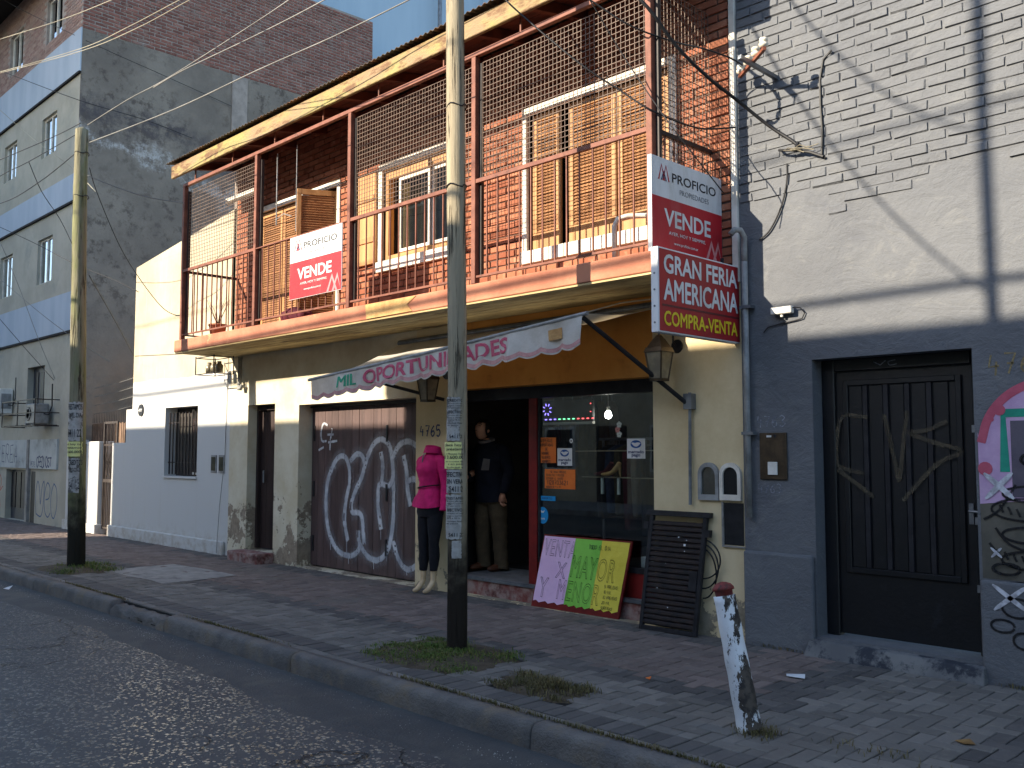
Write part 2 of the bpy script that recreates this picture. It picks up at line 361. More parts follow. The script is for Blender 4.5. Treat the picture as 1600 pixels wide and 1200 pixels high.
MT['band_grey'] = mk('band_grey', S(186,188,184), S(170,174,172), 2, .9, .2, 40, S(150,150,146), 2, .6)
MT['opp_wall_c'] = mk('opp_wall_c', S(206,192,160), S(186,170,140), 1, .9, .2, 30)
MT['leaf_dry'] = mk('leaf_dry', S(150,116,70), S(116,86,50), 20, .9, .2)
MT['bollard_red'] = mk('bollard_red', S(134,58,54), S(110,46,42), 10, .6, .3, 60, S(70,50,46), 14, .62)

def emis(name, col, st):
    d = ND(name); d.b.inputs['Base Color'].default_value = col + (1,); d.b.inputs['Emission Color'].default_value = col + (1,); d.b.inputs['Emission Strength'].default_value = st
    return d.m
MT['bulb'] = emis('bulb', (1.0, .95, .85), 14.0)
MT['led_violet'] = emis('led_violet', (.28, .2, 1.0), 1.6)
MT['led_green'] = emis('led_green', (.2, 1.0, .4), 1.4)
MT['led_red'] = emis('led_red', (1.0, .1, .1), 1.6)

def m_brick(name, a, b, c, dirt=None, mort=False):
    d = ND(name); r = d.rand()
    col = d.mix(d.ramp(r, .1, .9), a, b); col = d.mix(d.ramp(d.noise(9, 6, .7), .5, .72), col, c)
    col = d.mix(1.0, col, d.ramp(d.math('FRACT', d.math('MULTIPLY', r, 7.31)), 0, 1, .88, 1.08), 'MULTIPLY')
    if dirt: col = d.mix(d.ramp(d.noise(1.1, 7, .7), .52, .68), col, dirt)
    return d.done(col, .9, d.noise(45, 6, .7), .5, .008, .15)
MT['brick_red'] = m_brick('brick_red', S(164,106,80), S(142,86,65), S(180,128,102))
MT['brick_old'] = m_brick('brick_old', S(148,100,88), S(124,84,75), S(164,132,120), S(142,122,112))
MT['brick_front'] = m_brick('brick_front', S(160,134,122), S(146,116,106), S(172,152,140), S(150,136,126))
MT['mortar'] = mk('mortar', S(92,74,64), S(72,58,52), 6, .95, .5, 60)
MT['mortar_old'] = mk('mortar_old', S(168,156,146), S(146,136,128), 6, .95, .6, 60)
MT['paver_grey'] = m_brick('paver_grey', S(122,116,109), S(108,103,97), S(132,125,115), S(110,103,96))
MT['paver_dark'] = m_brick('paver_dark', S(100,95,91), S(88,84,81), S(110,104,98), S(98,92,87))
MT['paver_red'] = m_brick('paver_red', S(122,108,101), S(109,96,90), S(132,118,109), S(110,102,95))

def m_white_wall():
    d = ND('white_wall'); z = d.axis(2)
    col = d.mix(d.ramp(d.noise(.8, 6, .7), .35, .7), S(190,180,156), S(172,161,136))
    # fresh white paint roller edge at about two metres, older cream wash above it
    e = d.math('ADD', z, d.math('MULTIPLY', d.noise(2.4, 3, .5), .16))
    col = d.mix(d.ramp(e, 2.70, 2.74), S(198,197,193), col)
    col = d.mix(d.ramp(d.noise(2.2, 7, .7, (3,1,.35)), .58, .76), col, S(196,193,184))
    col = d.mix(d.math('MULTIPLY', d.ramp(d.noise(5, 6, .7, (2.2,2.2,.12)), .55, .75), .55), col, S(188,184,174))
    col = d.mix(d.math('MULTIPLY', d.ramp(d.math('ADD', z, d.math('MULTIPLY', d.noise(4, 6, .7), .5)), .3, .62, 1, 0), d.ramp(d.noise(7, 6, .7), .4, .65)), col, S(176,168,156))
    return d.done(col, .9, d.noise(34, 6, .65), .3, .008, .2)
MT['white_wall'] = m_white_wall()
def m_peel(name, base, base2, under, zlo, zhi, low_white=None):
    d = ND(name); z = d.axis(2)
    col = d.mix(d.ramp(d.noise(1.6, 7, .7), .35, .68), base, base2)
    if low_white: col = d.mix(d.ramp(d.math('ADD', z, d.math('MULTIPLY', d.noise(3, 4), .3)), 2.0, 2.2, 1, 0), col, low_white)
    k = d.math('SUBTRACT', d.noise(2.6, 8, .72), d.ramp(z, zlo, zhi, -.02, .3))
    pm = d.ramp(k, .50, .515)
    und = d.mix(d.ramp(d.noise(9, 6, .7), .35, .7), under, tuple(x*.62 for x in under))
    col = d.mix(pm, col, und)
    col = d.mix(d.ramp(d.noise(5, 8, .75, (1,1,.3)), .62, .8), col, tuple(x*.66 for x in base))
    h = d.math('SUBTRACT', d.math('MULTIPLY', d.noise(30, 6, .65), .3), pm)
    return d.done(col, .9, h, .45, .012, .2)
MT['shop_wall'] = m_peel('shop_wall', S(214,205,182), S(196,182,152), S(156,140,120), .3, 1.9)
MT['pier_wall'] = m_peel('pier_wall', S(214,196,158), S(198,178,138), S(150,140,120), .0, 1.3)
MT['ochre_wall'] = mk('ochre_wall', S(214,150,74), S(200,134,62), 1.5, .85, .25, 40, S(176,116,56), 3, .63, .08)
MT['soffit_wall'] = mk('soffit_wall', S(176,164,148), S(156,144,130), 2, .9, .2, 40)
def m_grey_wall():
    d = ND('grey_wall'); z = d.axis(2)
    col = d.mix(d.ramp(d.noise(1.1, 7, .7), .3, .72), S(106,108,111), S(96,98,102))
    col = d.mix(d.ramp(d.noise(3.2, 8, .75, (1,1,1.6), 1.2), .52, .70, 0, .7), col, S(116,117,117))
    col = d.mix(d.math('MULTIPLY', d.ramp(d.noise(1.4, 7, .7), .56, .66), .6), col, S(92,94,99))
    h = d.math('ADD', d.noise(7, 7, .7), d.math('MULTIPLY', d.noise(60, 3), .25))
    h = d.math('ADD', h, d.math('MULTIPLY', d.noise(2.6, 6, .7, (1,1,1.8), 1.5), 1.4))
    return d.done(col, .8, h, .7, .018, .25)
MT['grey_wall'] = m_grey_wall()
MT['grey_mortar'] = mk('grey_mortar', S(112,116,120), S(98,102,106), 4, .85, .6, 40)
def m_side_wall():
    d = ND('old_render')
    col = d.mix(d.ramp(d.noise(.5, 8, .7), .35, .65), S(146,136,124), S(122,113,104))
    blot = d.ramp(d.noise(3.4, 8, .75), .50, .62); blot = d.math('MULTIPLY', blot, d.ramp(d.noise(.33, 3), .38, .6))
    col = d.mix(blot, col, S(100,91,84))
    zz = d.math('ADD', d.axis(2), d.math('MULTIPLY', d.noise(.7, 7, .7), 2.2))
    zz = d.math('ADD', zz, d.math('MULTIPLY', d.axis(1), .24))
    band = d.math('MULTIPLY', d.ramp(zz, 8.9, 9.4), d.ramp(zz, 9.5, 10.3, 1, 0))
    col = d.mix(d.math('MULTIPLY', band, d.ramp(d.noise(1.6, 8, .8), .4, .6)), col, S(92,86,86))
    eff = d.math('MULTIPLY', d.ramp(zz, 8.75, 8.95), d.ramp(zz, 8.95, 9.2, 1, 0))
    col = d.mix(d.math('MULTIPLY', eff, d.ramp(d.noise(6, 8, .8), .42, .6)), col, S(186,182,178))
    col = d.mix(d.math('MULTIPLY', d.ramp(d.noise(8, 8, .8), .66, .74), d.ramp(d.axis(2), 7.5, 9, 0, .5)), col, S(190,186,180))
    low = d.ramp(d.axis(2), 2.2, 4.2, 1, 0)
    col = d.mix(d.math('MULTIPLY', low, d.ramp(d.noise(1.2, 6), .35, .6)), col, S(160,138,120))
    return d.done(col, .95, d.noise(14, 8, .75), .7, .03, .15)
MT['old_render'] = m_side_wall()
def m_pole(name, a, b, crack, green=None):
    d = ND(name)
    col = d.mix(d.ramp(d.noise(5, 7, .7, (3,3,.25)), .3, .7), a, b)
    cr = d.noise(9, 8, .75, (4,4,.16)); cm = d.ramp(cr, .55, .63)
    col = d.mix(cm, col, crack)
    z = d.axis(2)
    if green: col = d.mix(d.math('MULTIPLY', d.ramp(d.noise(2.5, 6, .7, (2,2,.6)), .42, .62), .8), col, green)
    col = d.mix(d.ramp(d.math('ADD', z, d.math('MULTIPLY', d.noise(6, 6), .9)), .9, 1.7, 1, 0), col, tuple(x*.5 for x in crack))
    h = d.math('SUBTRACT', d.math('MULTIPLY', d.noise(26, 6, .7, (3,3,.12)), .5), cm)
    return d.done(col, .92, h, .8, .02, .15)
MT['pole_pale'] = m_pole('pole_pale', S(166,154,130), S(138,128,108), S(62,55,48))
MT['pole_green'] = m_pole('pole_green', S(142,136,112), S(116,111,91), S(58,55,47), S(118,121,82))
def m_asphalt():
    d = ND('asphalt')
    vo = d.n('ShaderNodeTexVoronoi', feature='F1'); d.lk(d.pos(), vo.inputs['Vector']); vo.inputs['Scale'].default_value = 40; vo.inputs['Randomness'].default_value = 1.0
    sp = d.n('ShaderNodeSeparateXYZ'); d.lk(vo.outputs['Color'], sp.inputs[0])
    size = d.ramp(sp.outputs[2], 0, 1, .30, .52)
    st = d.ramp(d.math('SUBTRACT', size, vo.outputs['Distance']), -.02, .10)
    on = d.math('MULTIPLY', st, d.ramp(sp.outputs[0], .10, .25))
    col = d.mix(d.ramp(d.noise(.5, 6, .7), .35, .65), S(60,60,62), S(74,73,72))
    col = d.mix(on, col, d.mix(sp.outputs[1], S(112,108,102), S(164,156,142)))
    wp = d.n('ShaderNodeVectorMath', operation='ADD'); d.lk(d.pos(), wp.inputs[0]); nz = d.n('ShaderNodeTexNoise'); d.lk(d.pos(), nz.inputs['Vector']); nz.inputs['Scale'].default_value = 1.6; nz.inputs['Detail'].default_value = 6; d.lk(nz.outputs['Color'], wp.inputs[1])
    vc = d.n('ShaderNodeTexVoronoi', feature='DISTANCE_TO_EDGE'); d.lk(wp.outputs[0], vc.inputs['Vector']); vc.inputs['Scale'].default_value = .42
    crk = d.math('MULTIPLY', d.ramp(vc.outputs['Distance'], .002, .007, 1, 0), d.ramp(d.noise(.7, 3), .46, .54))
    col = d.mix(crk, col, S(30,29,29))
    col = d.mix(d.math('MULTIPLY', d.ramp(d.noise(.9, 6, .7, (1,2.5,1)), .60, .72), .6), col, S(48,47,48))
    pt = d.ramp(d.noise(1.1, 7, .7), .68, .74); col = d.mix(pt, col, S(128,120,108))
    col = d.mix(d.math('MULTIPLY', d.ramp(d.noise(1.0, 4, .6, (.06,1.1,1)), .48, .62), .45), col, S(54,53,54))
    col = d.mix(d.math('MULTIPLY', d.ramp(d.noise(2.1, 5, .7), .66, .74), .7), col, S(36,35,36))
    rough = d.mix(on, (.7,.7,.7), (.2,.2,.2)); rough = d.mix(pt, rough, (.8,.8,.8))
    h = d.math('ADD', d.math('MULTIPLY', on, d.ramp(sp.outputs[1], 0, 1, .5, 1.0)), d.math('MULTIPLY', d.noise(9, 5, .7), .5))
    h = d.math('SUBTRACT', h, d.math('MULTIPLY', crk, 2.0))
    return d.done(col, rough, h, .8, .010, .5)
MT['asphalt'] = m_asphalt()
MT['gutter'] = mk('gutter', S(80,78,76), S(70,69,68), 3, .75, .8, 60, S(90,86,80), 2.2, .6, .1)
def m_bollard():
    d = ND('bollard_paint'); x = d.axis(0)
    k = d.math('ADD', d.noise(6, 8, .75, (1,1,.45)), d.math('MULTIPLY', d.math('ADD', x, d.math('MULTIPLY', d.axis(2), .145)), 1.2))
    pm = d.ramp(k, -2.725, -2.715)
    col = d.mix(pm, d.mix(d.ramp(d.noise(3, 6), .4, .7), S(222,224,226), S(196,198,200)), d.mix(d.ramp(d.noise(20, 5), .4, .6), S(52,48,46), S(84,76,68)))
    return d.done(col, .7, d.math('SUBTRACT', d.noise(40, 4), pm), .5, .006, .3)
MT['bollard_paint'] = m_bollard()
def m_awning():
    d = ND('awning_canvas')
    col = d.mix(d.ramp(d.noise(3, 7, .7), .35, .7), S(214,212,206), S(190,186,176))
    col = d.mix(d.ramp(d.noise(2.2, 8, .75, (1.5,1,.5)), .56, .72), col, S(156,142,122))
    d.done(col, .9, d.noise(16, 5, .6), .35, .02, .15)
    tr = d.n('ShaderNodeBsdfTranslucent'); tr.inputs['Color'].default_value = S(206,190,160) + (1,)
    ms = d.n('ShaderNodeMixShader'); ms.inputs[0].default_value = .3
    out = d.N['Material Output']; d.lk(d.b.outputs[0], ms.inputs[1]); d.lk(tr.outputs[0], ms.inputs[2]); d.lk(ms.outputs[0], out.inputs['Surface'])
    return d.m
MT['awning'] = m_awning()
def m_glass(name, tint, rough=.02, refl=1.0, trans=1.0):
    d = ND(name); N = d.N; N.remove(d.b)
    t = d.n('ShaderNodeBsdfTransparent'); t.inputs['Color'].default_value = tint + (1,)
    g = d.n('ShaderNodeBsdfGlossy'); g.inputs['Roughness'].default_value = rough
    f = d.n('ShaderNodeLayerWeight'); f.inputs['Blend'].default_value = .5
    k = d.math('MULTIPLY', d.math('ADD', d.math('MULTIPLY', d.math('POWER', f.outputs['Facing'], 5.0), .94), .05), refl)
    ms = d.n('ShaderNodeMixShader'); d.lk(k, ms.inputs[0]); d.lk(t.outputs[0], ms.inputs[1]); d.lk(g.outputs[0], ms.inputs[2])
    d.lk(ms.outputs[0], N['Material Output'].inputs['Surface']); return d.m
def m_spray(name, c1, c2, a=.9):
    d = ND(name); uv = d.n('ShaderNodeUVMap'); sp = d.n('ShaderNodeSeparateXYZ'); d.lk(uv.outputs[0], sp.inputs[0])
    e = d.math('ABSOLUTE', d.math('SUBTRACT', sp.outputs[1], .5))
    k = d.math('ADD', e, d.math('MULTIPLY', d.math('SUBTRACT', d.noise(70, 4, .8), .5), .34))
    al = d.math('MULTIPLY', d.ramp(k, .22, .50, a, 0), d.ramp(d.noise(3, 5, .7), .25, .55, .55, 1.0))
    d.done(d.mix(d.ramp(d.noise(7, 5), .35, .65), c1, c2), .75, None); d.lk(al, d.b.inputs['Alpha']); return d.m
MT['spray_soft'] = m_spray('spray_soft', S(208,210,214), S(170,172,178))
MT['spray_mist'] = m_spray('spray_mist', S(190,192,198), S(170,172,178), .17)
MT['spray_khaki'] = m_spray('spray_khaki', S(88,80,64), S(70,64,53), .8)
MT['spray_blue'] = m_spray('spray_blue', S(66,96,140), S(90,116,150))
MT['spray_red'] = m_spray('spray_red', S(190,90,70), S(200,120,100))
MT['mural_ink'] = m_spray('mural_ink', S(20,20,22), S(30,30,32), 1.0)
MT['shop_glass'] = m_glass('shop_glass', (.86,.9,.9), .01, 1.7)
MT['window_glass'] = m_glass('window_glass', (.42,.46,.5), .02, 3.2)
def m_curtain():
    return mk('curtain', S(206,166,100), S(176,136,76), 8, .9, .3, 20, st=(3,1,.2))
MT['curtain'] = m_curtain()
def m_grass():
    d = ND('grass'); col = d.mix(d.ramp(d.noise(5, 4), .35, .65), S(96,112,48), S(122,112,66)); col = d.mix(d.ramp(d.rand(), 0, 1), col, S(74,96,38))
    return d.done(col, .8, None)
MT['grass'] = m_grass()
MT['dry_grass'] = mk('dry_grass', S(118,104,70), S(88,84,52), 6, .9, .2, rand=.3)
# ------------------------------------------------------------------ ground, road, kerb, pavement
g = MB(); g.quad((-600,-600,-.175), (600,-600,-.175), (600,900,-.175), (-600,900,-.175)); struct(g.build('ground', MT['dirt']))
g = MB(); g.quad((-90,-10.8,-.15), (60,-10.8,-.15), (60,-2.78,-.15), (-90,-2.78,-.15)); struct(g.build('road', MT['asphalt']))
g = MB(); xs_ = [-90+.12*i for i in range(1251)]; g.v = [(x, -3.2-.06*sin(x*.9)-.04*sin(x*2.3+1)-rnd.uniform(0,.05), -.1515) for x in xs_]+[(x,-2.76,-.128) for x in xs_]; g.f = [(i,i+1,1252+i,1251+i) for i in range(1250)]; g.m = [0]*1250; struct(g.build('gutter', MT['gutter']))
g = MB(); g.box(-90, 60, -14.4, -10.8, -.174, -.01); struct(g.build('far_pavement', MT['concrete']))
pav = MB(); pav.box(-60, 40, -2.64, 1.0, -.173, -.012); pavement = struct(pav.build('pavement', MT['sand_joint']))

def kerb_piece(x0, x1, low=0.0, seed=0):
    r = random.Random(seed); prof = [(-2.64,-.16),(-2.64,.006-low),(-2.69,.008-low),(-2.738,.004-low),(-2.757,-.010-low),(-2.766,-.035-low),(-2.772,-.09),(-2.778,-.16)]
    n = max(2, int((x1-x0)/.07)); mb = MB(); k = len(prof)
    for i in range(n+1):
        x = x0+.006+(x1-x0-.012)*i/n
        for j, (y, z) in enumerate(prof):
            e = (.004 + low*.35) if 0 < j < k-1 else 0
            mb.v.append((x, y+r.uniform(-e, e), z+r.uniform(-e, e)*(1 if j != 1 else .4)))
    for i in range(n):
        for j in range(k-1): mb.f.append((i*k+j, i*k+j+1, (i+1)*k+j+1, (i+1)*k+j)); mb.m.append(0)
    mb.f.append(tuple(reversed(range(k)))); mb.f.append(tuple(n*k+j for j in range(k))); mb.m += [0, 0]
    return mb
kb = MB(); kb.box(-90, 60, -2.765, -2.645, -.173, -.1); kerb = struct(kb.build('kerb', MT['sand_joint']))
KJ = [-34, -29, -25, -21.5, -18, -15.3, -13.4, -11.7, -9.42, -8.2, -6.07, -3.6, -1.2, 1.4, 4, 8]
for i in range(len(KJ)-1):
    o = kerb_piece(KJ[i], KJ[i+1], .035 if i == 8 else (.012 if i == 6 else 0), i).build('kerb_stone', MT['kerb'], kerb, smooth=True)

# pavers: axis-aligned herringbone, soldier bands between the fields
PW = .098
def field(cx, cy):
    if cx > -1.35: return 'paver_red' if cy > -1.55 else 'paver_grey'
    if -1.75 < cx <= -1.35: return 'paver_dark'
    if -2.75 < cx <= -1.75: return 'paver_grey'
    if -3.12 < cx <= -2.75 and cy > -1.62: return 'paver_dark'
    if -13.2 < cx <= -2.75 or True:
        if cy > -.26: return 'paver_dark' if (int(cx*1.1) % 3) else 'paver_red'
        if cy > -1.42: return 'paver_red'
        if cy > -1.62: return 'paver_dark'
    return 'paver_grey'
HOLES = [(-5.78,-4.80,-2.38,-1.62), (-12.85,-11.75,-2.45,-1.75), (-4.42,-3.82,-2.32,-1.98), (-11.72,-10.38,-1.78,-1.04)]
cells = {}
nx0, nx1, ny = int(-24/PW), int(1.2/PW), int(2.40/PW)
pv = []
for i in range(nx0, nx1):
    for j in range(-ny, 0):
        t = (i - j) % 4
        if t == 0: x0, x1, y0, y1 = i*PW, (i+2)*PW, j*PW, (j+1)*PW
        elif t == 3 and j < -1: x0, x1, y0, y1 = i*PW, (i+1)*PW, j*PW, (j+2)*PW
        elif t == 3: x0, x1, y0, y1 = i*PW, (i+1)*PW, j*PW, 0
        elif t == 2 and j == -ny: x0, x1, y0, y1 = i*PW, (i+1)*PW, j*PW, (j+1)*PW
        else: continue
        cx, cy = (x0+x1)/2, (y0+y1)/2
        if any(a < cx < b and c < cy < e for a, b, c, e in HOLES) and rnd.random() > .06: continue
        pv.append((cx, cy, x1-x0, y1-y0, field(cx, cy)))
for i in range(nx0, nx1):                               # soldier course and stretcher along the kerb
    for (x0, x1, y0, y1) in ([(i*PW, (i+1)*PW, -(ny+2)*PW, -ny*PW)] + ([(i*PW, (i+2)*PW, -(ny+2)*PW-.085, -(ny+2)*PW)] if i % 2 == 0 else [])):
        cx, cy = (x0+x1)/2, (y0+y1)/2
        if any(a < cx < b and c < cy < e for a, b, c, e in HOLES): continue
        if rnd.random() < .006: continue
        pv.append((cx, cy, x1-x0, y1-y0, 'paver_dark' if y1-y0 > .15 else 'paver_grey'))
def pav_mesh(mb, cx, cy, cz, w, d, tx=0, ty=0):
    a, b = w/2-.003, d/2-.003; c = .005
    P = []
    for (h, k) in ((-.03, 0), (-.004, 0), (0, c)):
        for sx, sy in ((-1,-1),(1,-1),(1,1),(-1,1)):
            x, y = sx*(a-k), sy*(b-k); P.append((cx+x, cy+y, cz+h+x*tx+y*ty))
    F = [(8,9,10,11)]
    for r in (0, 4):
        for q in range(4): F.append((r+q, r+(q+1)%4, r+4+(q+1)%4, r+4+q))
    mb.add(P, F)
inview = lambda cx, cy: (-11.8 < cx < -1.55)
near = sorted([p for p in pv if inview(p[0], p[1])], key=lambda p: p[0]**2 + (p[1]+6.47)**2)[:300]
ns = set(map(id, near)); pm = {}
for key in ('paver_grey','paver_dark','paver_red'):
    for w, d in ((2*PW, PW), (PW, 2*PW), (PW, PW), (2*PW, .085)):
        for v in range(3):
            mb = MB(); pav_mesh(mb, 0, 0, 0, w, d, rnd.uniform(-.02,.02), rnd.uniform(-.02,.02)); pm[(key, round(w,3), round(d,3), v)] = mb.mesh('paver', MT[key])
for p in near:
    ob('paver', pm[(p[4], round(p[2],3), round(p[3],3), rnd.randrange(3))], pavement, (p[0], p[1], rnd.uniform(-.003,.003)))
for key in ('paver_grey','paver_dark','paver_red'):
    mb = MB()
    for p in pv:
        if id(p) not in ns and p[4] == key: pav_mesh(mb, p[0], p[1], rnd.uniform(-.003,.003), p[2], p[3], rnd.uniform(-.02,.02), rnd.uniform(-.02,.02))
    stuff(mb.build('paver_field', MT[key], pavement))
# bare concrete where pavers were taken up, dirt round poles
mb = MB(); mb.poly([(-11.86,-1.0,.003),(-11.9,-1.4,.003),(-11.82,-1.88,.003),(-11.2,-1.9,.003),(-10.7,-1.86,.003),(-10.26,-1.88,.003),(-10.24,-1.4,.003),(-10.3,-.95,.003),(-10.9,-.93,.003)]); mb.build('concrete_patch', MT['concrete'], pavement)
for k, (a, b, c, e) in enumerate(HOLES[:3]):
    mb = MB(); n = 22
    ring = [((a+b)/2+(b-a)*.66*cos(2*pi*i/n)*(1+rnd.uniform(-.1,.1)), (c+e)/2+(e-c)*.66*sin(2*pi*i/n)*(1+rnd.uniform(-.1,.1))) for i in range(n)]
    mb.add([((a+b)/2, (c+e)/2, .04)] + [((a+b)/2*.5+x*.5, (c+e)/2*.5+y*.5, .025) for x, y in ring] + [(x, y, -.010) for x, y in ring],
           [(0, 1+i, 1+(i+1)%n) for i in range(n)] + [(1+i, 1+n+i, 1+n+(i+1)%n, 1+(i+1)%n) for i in range(n)])
    mb.build('bare_soil', MT['dirt'], pavement, smooth=True)
def tuft(mb, x, y, z, h, sp):
    a = rnd.uniform(0, 2*pi); l = rnd.uniform(.3, 1)*sp; w = rnd.uniform(.0015,.0035)
    t = (x+cos(a)*l, y+sin(a)*l, z+h*rnd.uniform(.5,1)); m = (x+cos(a)*l*.35, y+sin(a)*l*.35, z+h*.55); px, py = -sin(a)*w, cos(a)*w
    mb.add([(x-px,y-py,z),(x+px,y+py,z),(m[0]+px,m[1]+py,m[2]),(m[0]-px,m[1]-py,m[2]),t], [(0,1,2,3),(3,2,4)])
def grass(n, cx, cy, rx, ry, h, label, mat='grass', ring=0.0):
    mb = MB()
    cl = [(rnd.uniform(-1,1), rnd.uniform(-1,1)) for _ in range(22)] + [(rnd.uniform(-1.35,1.35), rnd.uniform(-1.3,1.3)) for _ in range(5)]
    for _ in range(n):
        c = rnd.choice(cl); u, v = c[0]+rnd.gauss(0,.17), c[1]+rnd.gauss(0,.17)
        if u*u+v*v > 2.2: continue
        tuft(mb, cx+u*rx, cy+v*ry, .0+.035*max(0,1-u*u-v*v), h*rnd.choice((.5,.7,1,1,1.4)), h*1.1)
    o = stuff(mb.build('grass', MT[mat])); o['label'] = label; o['category'] = 'grass'; return o
grass(5200, -5.28, -1.98, .48, .36, .024, 'low green grass round the foot of the near pole')
grass(1400, -12.3, -2.08, .52, .35, .045, 'thin grass round the foot of the far mossy pole')
grass(1500, -4.12, -2.14, .32, .18, .04, 'dry weeds in a bare patch near the kerb', 'dry_grass')
mb = MB()
for _ in range(2300):
    x = rnd.choice([-4.6,-3.9,-3.3,-2.9,-6.9,-7.6,-9.8,-10.6,-2.3]) + rnd.gauss(0,.22); tuft(mb, x, -2.635+rnd.gauss(0,.012), 0, .03, .03)
for _ in range(500):
    x = rnd.choice([-3.75,-3.5,-2.9,-1.9]) + rnd.gauss(0,.1); tuft(mb, x, -.035+rnd.gauss(0,.015), 0, .035, .03)
for _ in range(260): tuft(mb, -2.66+rnd.gauss(0,.06), -2.0+rnd.gauss(0,.06), 0, .04, .04)
for _ in range(60): tuft(mb, -2.05+rnd.gauss(0,.14), -1.9+rnd.gauss(0,.05), 0, .035, .035)
o = stuff(mb.build('weeds', MT['dry_grass'])); o['label'] = 'tiny dry weeds along the kerb and wall joints'; o['category'] = 'weeds'
mb = MB()
for _ in range(1500):                                   # grit along the gutter
    x = rnd.uniform(-13, -1.5); y = -2.93+rnd.gauss(0,.045)+.03*sin(x*2); s = rnd.uniform(.002,.006)*(1.6 if rnd.random() < .05 else 1)
    zz = -.1515+(y+3.2)/.44*.0235-.001; mb.add([(x-s,y,zz),(x,y-s,zz),(x+s,y,zz),(x,y+s,zz),(x,y,zz+s)], [(0,1,4),(1,2,4),(2,3,4),(3,0,4)])
o = stuff(mb.build('gravel', MT['concrete'])); o['label'] = 'fine grit lying along the gutter'; o['category'] = 'gravel'

# ------------------------------------------------------------------ wall builder
def sheet(mb, x0, x1, z0, z1, y, ops, T=.25):
    """Wall facing -y with openings (x0, x1, z0, z1, reveal depth)."""
    xs = sorted(set([x0, x1] + [o[0] for o in ops] + [o[1] for o in ops])); zs = sorted(set([z0, z1] + [o[2] for o in ops] + [o[3] for o in ops]))
    for a, b in zip(xs, xs[1:]):
        for c, e in zip(zs, zs[1:]):
            mx, mz = (a+b)/2, (c+e)/2
            if any(o[0] < mx < o[1] and o[2] < mz < o[3] for o in ops): continue
            mb.quad((a,y,c),(b,y,c),(b,y,e),(a,y,e)); mb.quad((a,y+T,c),(a,y+T,e),(b,y+T,e),(b,y+T,c))
    for o in ops:
        a, b, c, e = o[:4]; d = T
        mb.quad((a,y,c),(a,y,e),(a,y+d,e),(a,y+d,c)); mb.quad((b,y,c),(b,y+d,c),(b,y+d,e),(b,y,e))
        mb.quad((a,y,e),(b,y,e),(b,y+d,e),(a,y+d,e)); mb.quad((a,y,c),(a,y+d,c),(b,y+d,c),(b,y,c))
    mb.quad((x0,y,z0),(x0,y,z1),(x0,y+T,z1),(x0,y+T,z0)); mb.quad((x1,y,z0),(x1,y+T,z0),(x1,y+T,z1),(x1,y,z1))
    mb.quad((x0,y,z1),(x1,y,z1),(x1,y+T,z1),(x0,y+T,z1))
def room(mb, x0, x1, y0, y1, z0, z1):                   # open towards -y
    mb.quad((x0,y1,z0),(x1,y1,z0),(x1,y1,z1),(x0,y1,z1)); mb.quad((x0,y0,z0),(x0,y1,z0),(x0,y1,z1),(x0,y0,z1)); mb.quad((x1,y0,z0),(x1,y0,z1),(x1,y1,z1),(x1,y1,z0))
    mb.quad((x0,y0,z0),(x1,y0,z0),(x1,y1,z0),(x0,y1,z0)); mb.quad((x0,y0,z1),(x0,y1,z1),(x1,y1,z1),(x1,y0,z1))
def brick_block(mb, cx, cy, cz, l, dep, h, j=.004, r=None, bv=.004):
    """A brick face set proud of a wall that faces -y; worn corners."""
    r = r or rnd; a, b = l/2, h/2; P = []
    for (yy, k) in ((cy+dep, 0), (cy, bv)):
        for sx, sz in ((-1,-1),(1,-1),(1,1),(-1,1)):
            P.append((cx+sx*(a-k)+r.uniform(-j,j), yy+r.uniform(-j,j)*.5, cz+sz*(b-k)+r.uniform(-j,j)))
    mb.add(P, [(4,5,6,7),(0,1,5,4),(1,2,6,5),(2,3,7,6),(3,0,4,7)])
def stroke_wall(parent, y, name, mat, strokes, w, off=.003, **k):
    for s in strokes:
        mb = MB(); mb.uv = []; ribbon(mb, wallmap(y), s, w, off, across=2, **k); mb.build(name, MT[mat], parent)
# ------------------------------------------------------------------ the shop house
H = thing('shop_house', 'two-storey brick house with caged wooden-roofed balcony over the clothes shop', 'house', (-8.1, 0, 0))
SH0, SH1 = -7.52, -4.81
mb = MB(); sheet(mb, -12.35, -3.93, -.02, 2.846, 0, [(-11.83,-11.10,.12,2.13), (-10.50,-8.07,.0,2.09), (SH0,SH1,.0,2.14)])
for i, f in enumerate(mb.f):
    cx = sum(mb.v[k][0] for k in f)/len(f); cz = sum(mb.v[k][2] for k in f)/len(f)
    if cz > 2.138 and SH0 < cx < SH1: mb.m[i] = 2
    elif cx > -8.08: mb.m[i] = 1
mb.build('wall', [MT['shop_wall'], MT['pier_wall'], MT['ochre_wall']], H)
UP = [(-11.6,-9.65,3.022,4.82), (-8.71,-7.45,3.71,4.80), (-6.31,-4.58,3.46,4.84)]
mb = MB(); sheet(mb, -12.27, -3.99, 2.85, 5.66, .0, UP); upper = mb.build('upper_wall', MT['mortar'], H)
